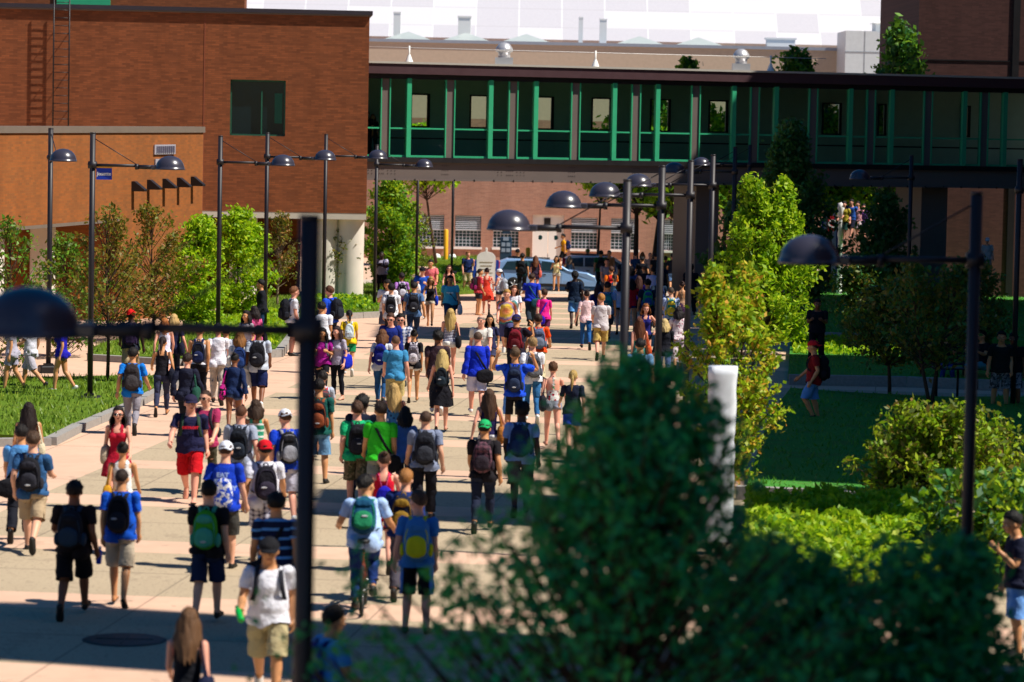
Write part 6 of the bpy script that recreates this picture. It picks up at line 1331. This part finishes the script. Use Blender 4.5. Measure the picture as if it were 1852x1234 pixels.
p(969, 464, 1.66, 'f', 0, 'long#6a3c20', 'pink', 'tee#2c2034', 'shorts#3a3058:plaid#5a508a', SD, ('toteR', 'salmon pink bag', '#d86858'), 'walk+', 'woman with auburn hair and dark purple top by the car')
p(1007, 464, 1.63, 'f', 178, 'medium#1c1210', 'tan', 'tank#d8cc98', 'hotpants#c4b8a8', SD, None, 'walk-', 'woman in cream top and beige shorts walking towards us', arms='both')
p(1030, 462, 1.66, 'f', 10, 'medium#7a6450', 'tan', 'tank#4a6478', 'jeans#142c48', SD, ('toteL', 'maroon bag', '#8a2048'), 'walk+', 'woman in grey teal tank top and dark jeans')
p(1020, 424, 1.76, 'm', 80, 'short#120e0e', 'tan', 'tee#dc9c0c', 'shorts#14161c', BS, pk('navy', '#14204c', '#1c2c60'), 'walk+', 'man in yellow T-shirt beside the white doors', Y=176)
p(1063, 452, 1.72, 'm', 178, 'short#2a2012', 'tan', 'tee#d0cce0:raglan#b01c40', 'jeans#5a90c8:denim', WS, None, 'walk-', 'person in red and white shirt and pale jeans', cap='#6a8a2c', arms='phoneR')
p(1087, 455, 1.82, 'm', 2, 'short#120e0e', 'tan', 'tee#0c5c30', 'trousers#15161c', BS, pk(), 'walk+', 'man in bottle green T-shirt and black trousers')
p(1102, 455, 1.78, 'm', 178, 'short#3a2418', 'tan', 'tee#b07850', 'shorts#2c3c6c', BS, ('toteL', 'sky blue bag', '#2c68c8'), 'walk-', 'man facing us beside the bottle green shirt')
p(1106, 482, 1.76, 'm', 2, 'short#4a2c1c', 'tan', 'tee#e87010', 'jeans#1c2848', BS, pk('red', '#c41828', '#e0402c'), 'walk+', 'man in bright orange T-shirt')
p(962, 492, 1.77, 'm', 4, 'short#3a2418', 'tan', 'tee#1430b8', 'trousers#24303c', BS, ('messengerR', 'teal sling bag', '#24505c'), 'walk-', 'man in royal blue T-shirt and slate trousers')
p(985, 526, 1.62, 'f', 2, 'short#4a2c1c', 'pink', 'tee#e01c88', 'shorts#5a1c48', SD, ('messengerL', 'violet blue sling bag', '#2c18b0'), 'walk+', 'small person in hot pink T-shirt')
p(1040, 495, 1.78, 'm', 2, 'afro#100c0c', 'dark', 'tee#0c2038', 'shorts#5a90c8:denim', BS, None, 'walk-', 'dark skinned man in navy T-shirt and denim shorts', arms='phoneL')
p(1061, 525, 1.67, 'f', 4, 'bun#2c1c18', 'pink', 'tee#ecc8cc', 'jeans#1c508c:denim', BS, None, 'walk+', 'woman in pale pink T-shirt and blue jeans')
p(1088, 531, 1.79, 'm', 4, 'short#b07838', 'pink', 'tee#ccc4c8', 'longshorts#c0a45c', BS, None, 'walk-', 'sandy haired man in off white T-shirt and khaki shorts', arms='phoneR')
p(974, 566, 1.77, 'm', 2, 'short#3a2418', 'tan', 'tee#e84a10', 'trousers#c0b490', BS, pk('blue grey', '#4a5878', '#6a7488'), 'walk+', 'man in orange red T-shirt and beige trousers')
p(934, 568, 1.76, 'm', 0, 'short#3a2418', 'tan', 'tee#1c1424', 'trousers#202028', BS, pk('maroon', '#7c1424', '#5a1018'), 'walk-', 'man in black T-shirt and navy cap on the phone', arms='earR', cap='#1c1c50:b')
p(917, 524, 1.76, 'm', 176, 'short#b88a48', 'pink', 'tee#3a8a98:tiedye#e0b040', 'shorts#4a4c7c', WS, None, 'walk+', 'blond young man in tie dye T-shirt facing us')
p(930, 515, 1.68, 'f', 178, 'medium#6a3c24', 'pink', 'tee#dcdce8', 'shorts#3a5aa8', SD, None, 'walk-', 'person in white T-shirt behind the tie dye shirt')
p(1168, 549, 1.68, 'f', 178, 'medium#8a5024', 'pink', 'tank#1c1c6c', 'hotpants#18161e', SD, None, 'stand', 'woman in blue printed tank top, hand on hip', arms='hipL')
p(1157, 577, 1.67, 'f', 2, 'long#5c3018', 'pink', 'halter#4aa090', 'skirt.6#4a98a0', SD, ('toteR', 'burnt orange bag', '#c85020'), 'walk+', 'brown haired woman in aqua halter dress')
p(1214, 521, 1.77, 'm', 2, 'buzz#4a3c34', 'fair', 'tee#a8b8dc', 'trousers#0c3c58', BS, pk('teal yellow strapped', '#107c78', '#c8b434'), 'walk-', 'man in pale lilac T-shirt and teal trousers', arms='both')
p(1234, 508, 1.63, 'f', 2, 'bun#3a2420', 'tan', 'halter#b89070', 'skirt.5#4a2c4c', SD, None, 'walk+', 'woman with bare back and plum purple skirt')
p(1250, 478, 1.88, 'm', 2, 'short#100c0e', 'dark', 'hoodie#0e1420', 'trousers#0c1018', BS, None, 'stand', 'large man in black clothes behind a lamp post', arms='phoneR')
p(1217, 459, 1.82, 'm', 2, 'short#100c0e', 'tan', 'polo#101828', 'shorts#6488b8:denim', BS, None, 'walk-', 'man in black polo and pale denim shorts')
p(1222, 449, 1.78, 'm', 2, 'buzz#5a3c2c', 'pink', 'tee#b8b488', 'shorts#5a5c50', BS, None, 'walk+', 'man in beige cap and sand coloured shirt on the grass side', cap='#c0a48c')
p(1204, 463, 1.7, 'm', 2, 'short#0e0c0c', 'brown', 'tee#182820', 'jeans#1c2430', BS, None, 'walk-', 'dark haired person just left of the black polo')
p(1150, 457, 1.8, 'm', 2, 'short#3c1c1c', 'pink', 'tee#14386c', 'trousers#141c2c', BS, None, 'walk+', 'man with reddish hair and blue T-shirt')
p(1162, 457, 1.67, 'f', 2, 'medium#b0682c', 'pink', 'tank#c8a490', 'shorts#3a3c4c', SD, None, 'walk-', 'strawberry blonde woman beyond the dark group')
p(1176, 457, 1.78, 'm', 178, 'buzz#c89470', 'pink', 'tee#e0b4a4', 'shorts#5a5c6c', BS, None, 'stand', 'man in pale pink shirt facing us among dark shirts')
p(1186, 458, 1.8, 'm', 2, 'short#24181c', 'tan', 'tee#0c1824', 'trousers#10141c', BS, None, 'walk+', 'man in black T-shirt with pale emblem')
p(1162, 465, 1.72, 'm', 2, 'short#0c0a0c', 'tan', 'tee#0c0e18', 'trousers#101420', BS, None, 'walk-', 'black haired person in black T-shirt')
p(1166, 482, 1.76, 'm', 2, 'buzz#6a4430', 'tan', 'tee#0a1020', 'trousers#10141c', BS, None, 'walk+', 'crop haired man in dark navy T-shirt')
p(1181, 486, 1.70, 'm', 2, 'short#140e10', 'tan', 'tee#a4b4e0', 'shorts#2c3c5c', BS, None, 'walk-', 'dark haired person in pale blue T-shirt in the dense group')
p(1156, 500, 1.64, 'f', 2, 'long#4a2c24', 'tan', 'tee#24147c', 'jeans#1c2438', SD, None, 'walk+', 'long haired woman in deep purple top')
p(1172, 507, 1.78, 'm', 4, 'short#100c0e', 'tan', 'tee#10203c', 'shorts#14202c', BS, pk('green and blue', '#1ca05c', '#205090'), 'walk-', 'man in navy T-shirt near the green lit crowd')
p(1143, 506, 1.66, 'f', 2, 'medium#140e10', 'tan', 'tee#d41428', 'hotpants#102c7c', SD, ('toteR', 'black sack', '#101418'), 'walk+', 'woman in scarlet top and blue shorts')
p(1122, 509, 1.65, 'f', 2, 'medium#3a2420', 'pink', 'tee#c8ccec', 'hotpants#1c1a24', SD, ('toteL', 'brown leather bag', '#5a3024'), 'walk-', 'woman in lilac white T-shirt behind a post')
p(1083, 510, 1.66, 'f', 2, 'long#2c1c24', 'tan', 'tee#102874', 'jeans#1c2c4c', SD, None, 'walk+', 'dark haired woman in navy blue T-shirt')
p(1099, 513, 1.72, 'm', 2, 'short#181018', 'tan', 'tee#6a94d0', 'shorts#2c3448', BS, pk('turquoise', '#107088', '#0c586c'), 'walk-', 'person in cornflower T-shirt')
p(1203, 574, 1.64, 'f', 2, 'medium#d0b478', 'pink', 'hoodie#10121c', 'jeans#6478b0:denim', SD, None, 'walk+', 'pale blonde woman in black jacket')
p(1228, 556, 1.66, 'f', 2, 'medium#1c1418', 'tan', 'tee#e4d4d8:floral#b07888#d8c0c4', 'skirt.25#e4d4d8:floral#a86878#d8c0c4', SD, None, 'walk-', 'woman in long pink and white flowered clothes')
p(1262, 464, 1.66, 'f', 2, 'medium#7a3c20', 'pink', 'tank#34187c', 'jeans#2a2c44', SD, None, 'walk+', 'auburn woman in violet top beside the brown pier')
p(1265, 428, 1.76, 'm', 90, 'short#0c0a0c', 'dark', 'hoodie#0c1624', 'trousers#0c1018', BS, None, 'stand', 'man in black leaning by the pier under the bridge', Y=168)
p(1128, 466, 1.78, 'm', 2, 'short#140e0e', 'tan', 'tee#1c2840', 'trousers#14161c', BS, None, 'walk+', 'person in faded navy shirt beside the largest lamp post')
p(1196, 472, 1.72, 'm', 2, 'short#3a2018', 'tan', 'tee#24304c', 'jeans#182438', BS, pk('grey blue', '#2a3850', '#3a4860'), 'walk-', 'brown haired man in ink blue shirt')
p(1240, 468, 1.66, 'f', 2, 'long#2a1814', 'tan', 'tee#7080b8', 'jeans#2c4878', SD, None, 'walk+', 'long haired woman in lavender blue shirt near the pier')
p(1142, 484, 1.7, 'f', 2, 'medium#1c1010', 'tan', 'tee#2c4c8c', 'shorts#1c2030', SD, None, 'walk-', 'woman in denim coloured T-shirt in the packed group')
p(1192, 500, 1.74, 'm', 2, 'short#100c0c', 'brown', 'tee#14283c', 'longshorts#2c3850', BS, pk('deep blue', '#102048', '#182c58'), 'walk+', 'man in midnight blue T-shirt right of the navy one')
p(1112, 497, 1.68, 'f', 2, 'pony#2c1a14', 'tan', 'tank#305878', 'hotpants#2a3048', SD, None, 'walk-', 'woman with dark ponytail and petrol blue top')
p(1098, 470, 1.75, 'm', 178, 'short#2a1a12', 'pink', 'tee#8c8ca0', 'shorts#4a4e5c', BS, None, 'walk+', 'man in pewter grey T-shirt coming towards us')
# left middle group
p(240, 625, 1.77, 'm', 3, 'short#17100d', 'tan', 'tee#0c74d0', 'jeans#86828c:denim', BS, pk('dark grey', '#2a2628', '#3a3638', None, 1.1), 'walk+', 'man in azure T-shirt and light grey jeans')
p(294, 607, 1.71, 'f', 3, 'pony#24120e', 'tan', 'tank#14121a', 'jeans#2c3048:denim', SD, ('toteR', 'large black bag', '#141828'), 'walk-', 'woman in black camisole and dark jeans')
p(338, 637, 1.68, 'f', -8, 'short#2c1a14', 'pink', 'hoodie#171a2e', 'jeans#171a26', BS, ('toteR', 'dark green bag', '#1c4a3c'), 'walk+', 'person in loose navy jacket with short brown hair')
p(361, 592, 1.77, 'm', 3, 'short#17100d', 'tan', 'tank#d0d0dc', 'trousers#12121a', BS, pk('black navy strapped', '#12141c', '#16224c'), 'walk-', 'man in white vest and black trousers')
p(395, 590, 1.75, 'f', 3, 'short#17100d', 'pink', 'tee#e4e2ec', 'trousers#c8bcb0', BS, None, 'walk+', 'person in white T-shirt and cream trousers')
p(409, 587, 1.72, 'm', 3, 'short#140e0d', 'tan', 'tee#b4b8c8', 'shorts#4a4e64', BS, ('messengerL', 'black strap bag', K), 'walk-', 'person in light grey shirt right of the cream trousers')
p(434, 603, 1.68, 'f', 3, 'medium#8a5a2c', 'pink', 'long#e0dcd4', 'skirt.5#e0d8cc', SD, pk('ink blue', '#142a5c', '#1c3870'), 'walk+', 'brown haired woman in cream blouse and skirt')
p(424, 636, 1.65, 'f', 2, 'bun#140e0c', 'brown', 'long#10244c', 'hotpants#3a4c70:denim', SD, ('toteL', 'black bag with pink patch', '#1c1a20', '#d01c90', 'camo'), 'walk-', 'woman in navy long sleeves and denim shorts')
p(468, 592, 1.82, 'm', 2, 'short#140e0c', 'brown', 'tee#b4bccc', 'longshorts#142050', WS, pk('big black', '#121218', '#22222a', None, 1.08), 'walk+', 'man in light grey T-shirt, navy shorts and white socks')
p(461, 554, 1.67, 'f', 50, 'medium#1c1010', 'tan', 'tee#e05c98', 'jeans#2c2c40', SD, ('toteR', 'black padded bag', '#16141c'), 'stand', 'woman in pink top turned to the left')
p(446, 562, 1.68, 'f', 150, 'long#150e10', 'tan', 'tee#c8c0cc', 'jeans#1c2030', SD, None, 'stand', 'dark haired woman facing the pink top')
p(531, 519, 1.84, 'm', -70, 'short#7a4c2c', 'pink', 'tee#e2e4ee', 'shorts#101830', BS, [pk('bulky black', '#10121a', '#1c1e28', None, 1.12), ('hangR', 'red carrier bag', '#d01c28')], 'stand', 'man in white T-shirt and navy shorts in profile', arms='phoneL')
p(598, 518, 1.84, 'm', 55, 'short#5a3420', 'pink', 'tee#1448c8', 'shorts#20242c', BS, pk('rounded black', '#12161e', '#1c222c', None, 1.1), 'stand', 'man in cobalt blue T-shirt turned left')
p(582, 547, 1.77, 'm', 4, 'short#120e0e', 'tan', 'tee#dce0ec', 'shorts#3c4258', BS, None, 'stand', 'man in white T-shirt facing the cobalt shirt')
p(584, 592, 1.64, 'f', 176, 'long#140e10', 'tan', 'tee#9c1488', 'leggings#121218', SD, pk('vivid blue', '#1450c0', '#5a606c'), 'walk+', 'woman in magenta purple top and black capri trousers', arms='both')
p(612, 590, 1.67, 'f', 150, 'long#2c1a1c', 'pink', 'tee#b0a8bc', 'leggings#14161e', SD, ('toteL', 'long blue cloth bag', '#1024b8'), 'stand', 'woman in grey T-shirt and black leggings')
p(632, 562, 1.62, 'f', 4, 'pony#140e0e', 'tan', 'tee#e0bc14', 'shorts#10804c', WS, pk('white', '#d0dce0', '#b8c4cc', None, .85), 'walk+', 'woman in yellow T-shirt and green shorts')
p(237, 561, 1.79, 'm', 4, 'buzz#100c0b', 'dark', 'tee#1c2030', 'longshorts#a08a6c', BS, pk('purple', '#3c2458', '#2c1c40', None, .9), 'walk-', 'dark skinned man in red cap and navy T-shirt', cap='#cc1414:b')
p(298, 573, 1.68, 'f', 6, 'medium#b0682c', 'pink', 'tank#d8d4e8', 'shorts#dcd8e8', SD, None, 'walk+', 'strawberry blonde woman in white clothes')
p(314, 566, 1.69, 'f', 6, 'medium#c8a468', 'pink', 'tee#16193a', 'jeans#14182c', SD, ('toteR', 'navy shoulder bag', '#12162c'), 'walk-', 'blonde woman in navy T-shirt')
p(112, 578, 1.7, 'f', 80, 'pony#4a3020', 'tan', 'tee#1c18a8', 'hotpants#5a5c74', WS, None, 'walk+', 'person in violet blue shirt striding behind the left tree')
p(55, 570, 1.74, 'm', 80, 'short#17100d', 'tan', 'tee#d0d0dc', 'shorts#b4b0bc', BS, None, 'walk-', 'person in white shirt behind the sparse tree at left')
p(22, 576, 1.7, 'f', 80, 'medium#1c1210', 'tan', 'tee#a8a4b4', 'shorts#9894a8', BS, None, 'walk+', 'person in pale grey clothes behind the left edge tree')
p(474, 506, 1.76, 'm', 100, 'short#0e0c0e', 'tan', 'hoodie#12161e', 'jeans#143450', BS, None, 'stand', 'person in black jacket and jeans under the lime tree')
# right, in the shade
p(1472, 617, 1.77, 'm', 82, 'short#140e0c', 'tan', 'tee#8c161a', 'longshorts#5c98dc', BS, pk('bulging black', '#101014', '#181820', None, 1.1), 'step+', 'man in red cap and pale blue shorts walking left', cap='#d01c24:b')
p(1479, 541, 1.74, 'm', 170, 'short#0e0c0e', 'brown', 'tee#14141e', 'trousers#101018', BS, None, 'stand', 'person in black on the upper shaded path', arms='both')
q = P(1711, 652, 78.5)
p(1711, 613, 1.72, 'm', 178, 'short#0e0c0c', 'tan', 'tee#12141c', 'jeans#1c3c80', BS, None, 'sit', 'person in black T-shirt sitting on the long dark bench', arms='both', at=(P(1711, 660, Yb - .35).x, Yb - .3, -.40), ex=dict(hyaw=0, drop=.0))
p(1775, 645, 1.74, 'm', 120, 'short#0e0c0c', 'tan', 'tee#10121a', 'shorts#4aa0b0', BS, None, 'sit', 'person in teal shorts sitting at the right of the bench', at=(P(1775, 690, Yb - .35).x, Yb - .3, -.40), ex=dict(hyaw=0, drop=.0))
p(1812, 600, 1.8, 'm', 176, 'short#0e0c0c', 'tan', 'tee#101c1c', 'longshorts#6a7074:camo#3a3c40#9a9ca4', SD, None, 'stand', 'man in camouflage shorts standing by the shaded bench')
p(1834, 602, 1.76, 'm', 170, 'short#0e0c0c', 'brown', 'tee#101014', 'longshorts#8a8c98:camo#4a4c58#b0b4bc', WS, None, 'stand', 'man in pale patterned shorts at the right edge')
p(1843, 925, 1.8, 'm', 95, 'short#0e0c0c', 'tan', 'tee#12162c', 'shorts#6c9cdc', BS, None, 'stand', 'near man in navy T-shirt and light blue shorts, cut by the edge', arms='phoneL')
# far away under the shaded bridge end
for x_, y_, h_, t_, b_, l_ in ((1528, 366, 1.8, '#b0a030', '#1c4038', 'far person in yellow shirt under the bridge end'), (1541, 360, 1.8, '#2c5ab0', '#14182c', 'far person in blue shirt under the bridge end'), (1552, 366, 1.72, '#dc9ca8', '#d8c8cc', 'far person in pink and white under the bridge end'), (1563, 370, 1.7, '#7c4cb0', '#3c2c5c', 'far person in purple under the bridge end'), (1587, 366, 1.75, '#e0d0c8', '#b09080', 'far person in white behind the dark shrub')):
    p(x_, y_, h_, 'm', 150, 'short#140e0c', 'pink', 'tee' + t_, 'shorts' + b_, BS, None, 'walk+', l_, Y=150, group='people far off under the bridge')
p(1786, 430, 1.75, 'm', 170, 'short#2c1c14', 'pink', 'tee#c8c0c0', 'shorts#8a8c8c', BS, None, 'stand', 'far person in white cap at the far right', Y=140, cap='#dcdce4', group='people far off under the bridge')
# inside the footbridge
for s_px, h_, sx_, lab, t_ in ((673, 1.8, 'm', 'dark silhouetted man inside the footbridge at its left end', '#14181c'), (684, 1.68, 'f', 'long haired woman standing inside the footbridge next to the man', '#3a3030')):
    s_ = S3(s_px, 240)[0]; c_ = O3 + u3 * s_ + Vector((u3.y, -u3.x, 0)) * -.8
    p(0, 0, h_, sx_, 170, 'short#120c0a' if sx_ == 'm' else 'long#8a5a30', 'tan', 'tee' + t_, 'jeans#141c24', BS, None, 'stand', lab, at=(c_.x, c_.y, zg0 - .02), group='people inside the footbridge')
# ------------------------------------------------------------------ cyclist and bicycle
base = hit(661, 877, 1.66); bx, by = base.x, base.y
cyc = p(661, 877, 1.78, 'm', -2, 'short#140e0c', 'tan', 'tee#a8c4ec', 'jeans#14306c:denim', BS, pk('teal and green', '#104a6c', '#1c7a50', None, 1.0), 'bike', 'cyclist in pale blue T-shirt and jeans on a bicycle', at=(bx, by, 0.0), ex=dict(drop=-.02, hyaw=-25))
def bicycle(x, y, label):
    root = empty('bicycle', (x, y, 0)); tag(root, label, 'bicycle')
    T = plain('tyre', '#101010', .8); Fm = plain('bike_frame', '#2a2224', .35, .3); red = plain('bike_red', '#7a2418', .4); y0, y1, r = -.52, .55, .335
    for yy in (y0, y1):
        mb = MB(); N = 28; V = []; fs = []
        for i in range(N):
            a = 2 * math.pi * i / N
            for k in range(8): b = 2 * math.pi * k / 8; rr = r - .022 + .022 * math.cos(b); V.append((.022 * math.sin(b), yy + rr * math.cos(a), r + rr * math.sin(a)))
        for i in range(N):
            for k in range(8): fs.append((i * 8 + k, ((i + 1) % N) * 8 + k, ((i + 1) % N) * 8 + (k + 1) % 8, i * 8 + (k + 1) % 8))
        w_ = mesh_np('wheel', V, fs, T, root); mb = MB()
        for i in range(14): a = 2 * math.pi * i / 14; mb.tube([(.02 * (-1) ** i, yy, r), (0, yy + (r - .04) * math.cos(a), r + (r - .04) * math.sin(a))], .003, 4)
        mb.tube([(-.06, yy, r), (.06, yy, r)], .022, 8); mesh_np('spokes', np.array(mb.V), mb.F, plain('steel', '#9a9a9c', .3, .8), w_)
    B_, S_, H_ = (0, 0, .29), (0, -.17, .80), (0, .36, .82); mb = MB(); H2 = (0, .39, .70)
    for a, b in ((B_, S_), (S_, H_), (B_, H2), (H_, H2), ((.0, y0, r), B_), ((0, y0, r), S_), (H2, (0, y1, r))): mb.tube([a, b], .02, 8)
    mb.build('bike_frame', red, None, off=(0, 0, 0)).parent = root
    mb = MB(); mb.tube([S_, (0, -.2, .92)], .015, 8); mb.build('seat_post', Fm, None, off=(0, 0, 0)).parent = root
    v, f = sup((0, -.2, .95), (.17, .27, .07), 16, 7, .8); mesh_np('saddle', v, f, plain('saddle_black', '#121214', .5), root)
    mb = MB(); mb.tube([H_, (0, .34, .98), (0, .40, 1.02)], .016, 8); mb.tube([(-.32, .33, 1.05), (-.15, .40, 1.03), (0, .41, 1.02), (.15, .40, 1.03), (.32, .33, 1.05)], .014, 8); mb.build('handlebar', Fm, None, off=(0, 0, 0)).parent = root
    mb = MB(); mb.tube([(.09, 0, .29), (-.09, 0, .29)], .015, 8); mb.tube([(.09, 0, .29), (.09, .12, .40)], .012, 6); mb.tube([(-.09, 0, .29), (-.09, -.12, .18)], .012, 6); mb.box((.14, .12, .40), (.10, .08, .02)); mb.box((-.14, -.12, .18), (.10, .08, .02)); mb.build('crank', Fm, None, off=(0, 0, 0)).parent = root
    mb = MB(); mb.box((0, -.62, .55), (.06, .03, .05)); mb.build('reflector', plain('red_reflector', '#b01010', .3), None, off=(0, 0, 0)).parent = root
bicycle(bx, by + .02, 'dark mountain bicycle ridden by the pale blue shirted cyclist')
# printing on shirts
def shirt_print(idx_label, lines, size, col, back=True, z0=1.33):
    for c in PEOPLE:
        if c['label'] == idx_label:
            sh = [o for o in c['root'].children if o.name.startswith(('t_shirt', 'polo', 'tank'))][0]
            for i, (t, dx) in enumerate(lines):
                o = text('print', t, size, plain('print_' + col, col, .7), None, (0, 0, 0), (0, 0, 0), .001, .004)
                n = len(o.data.vertices); v = np.empty(n * 3, dtype=np.float32); o.data.vertices.foreach_get('co', v); v = v.reshape(-1, 3)
                s_ = 1 if back else -1; yy = (-.178 if back else .162)
                L = np.c_[v[:, 0] * s_ + dx, np.full(n, yy) - v[:, 2] * s_ + .28 * s_ * (v[:, 0] + dx) ** 2 * 3, z0 - i * size * 1.05 + v[:, 1]]
                w_ = to_world(L, c['B'], 'chest', c['yw'], c['s'], (0, 0, 0)); o.data.vertices.foreach_set('co', w_.astype(np.float32).ravel()); o.parent = sh
shirt_print('man in royal blue printed T-shirt and white cap', [('EAT', 0), ('SLEEP', 0), ('HOCKEY', 0)], .085, '#a8c0f0')
shirt_print('young man in navy T-shirt and bright red shorts', [('DETROIT', 0)], .055, '#d01028', False, 1.27)
shirt_print('young man in aqua T-shirt and jeans facing us', [('WAVE', 0)], .07, '#d8f0f4', False, 1.24)
# ------------------------------------------------------------------ light, camera
w = bpy.data.worlds.new('World'); SC.world = w; w.use_nodes = True; nt = w.node_tree
SUNEL, SUNAZ = R(54), R(16)            # sun to the right, a little behind the camera
sd = Vector((math.cos(SUNAZ) * math.cos(SUNEL), -math.sin(SUNAZ) * math.cos(SUNEL), math.sin(SUNEL)))
sk_ = nt.nodes.new('ShaderNodeTexSky'); sk_.sky_type = 'NISHITA'; sk_.sun_disc = False; sk_.sun_elevation = SUNEL; sk_.sun_rotation = math.atan2(sd.x, sd.y); sk_.air_density = 1.0; sk_.dust_density = .6; sk_.ozone_density = 2.5
hs = nt.nodes.new('ShaderNodeHueSaturation'); hs.inputs['Saturation'].default_value = 1.6; hs.inputs['Value'].default_value = .8; nt.links.new(sk_.outputs[0], hs.inputs['Color']); nt.links.new(hs.outputs[0], nt.nodes['Background'].inputs[0]); nt.nodes['Background'].inputs[1].default_value = .07
l = bpy.data.lights.new('sun', 'SUN'); l.energy = 5.0; l.angle = R(.5); l.color = (1.0, .94, .84); lo = bpy.data.objects.new('sun', l); COL.objects.link(lo)
lo.rotation_euler = sd.to_track_quat('Z', 'Y').to_euler(); lo.location = (40, 0, 60)
cam = bpy.data.cameras.new('camera'); co = bpy.data.objects.new('camera', cam); COL.objects.link(co); SC.camera = co
mw = Matrix((cright, cup, -fwd)).transposed().to_4x4(); mw.translation = CAM; co.matrix_world = mw
cam.sensor_width = 36; cam.lens = F / W * 36; cam.clip_start = .5; cam.clip_end = 6000
cam.dof.use_dof = True; cam.dof.focus_distance = 86; cam.dof.aperture_fstop = 2.0
SC.view_settings.view_transform = 'Standard'; SC.view_settings.look = 'None'; SC.view_settings.gamma = 1; SC.view_settings.exposure = .55
SC.cycles.use_denoising = True; SC.cycles.max_bounces = 6; SC.cycles.transparent_max_bounces = 12
SC.cycles.sample_clamp_indirect = 6
for o in bpy.data.objects:
    l_ = o.get('label')
    if l_ and len(l_.split()) > 16: print('LONG', l_)
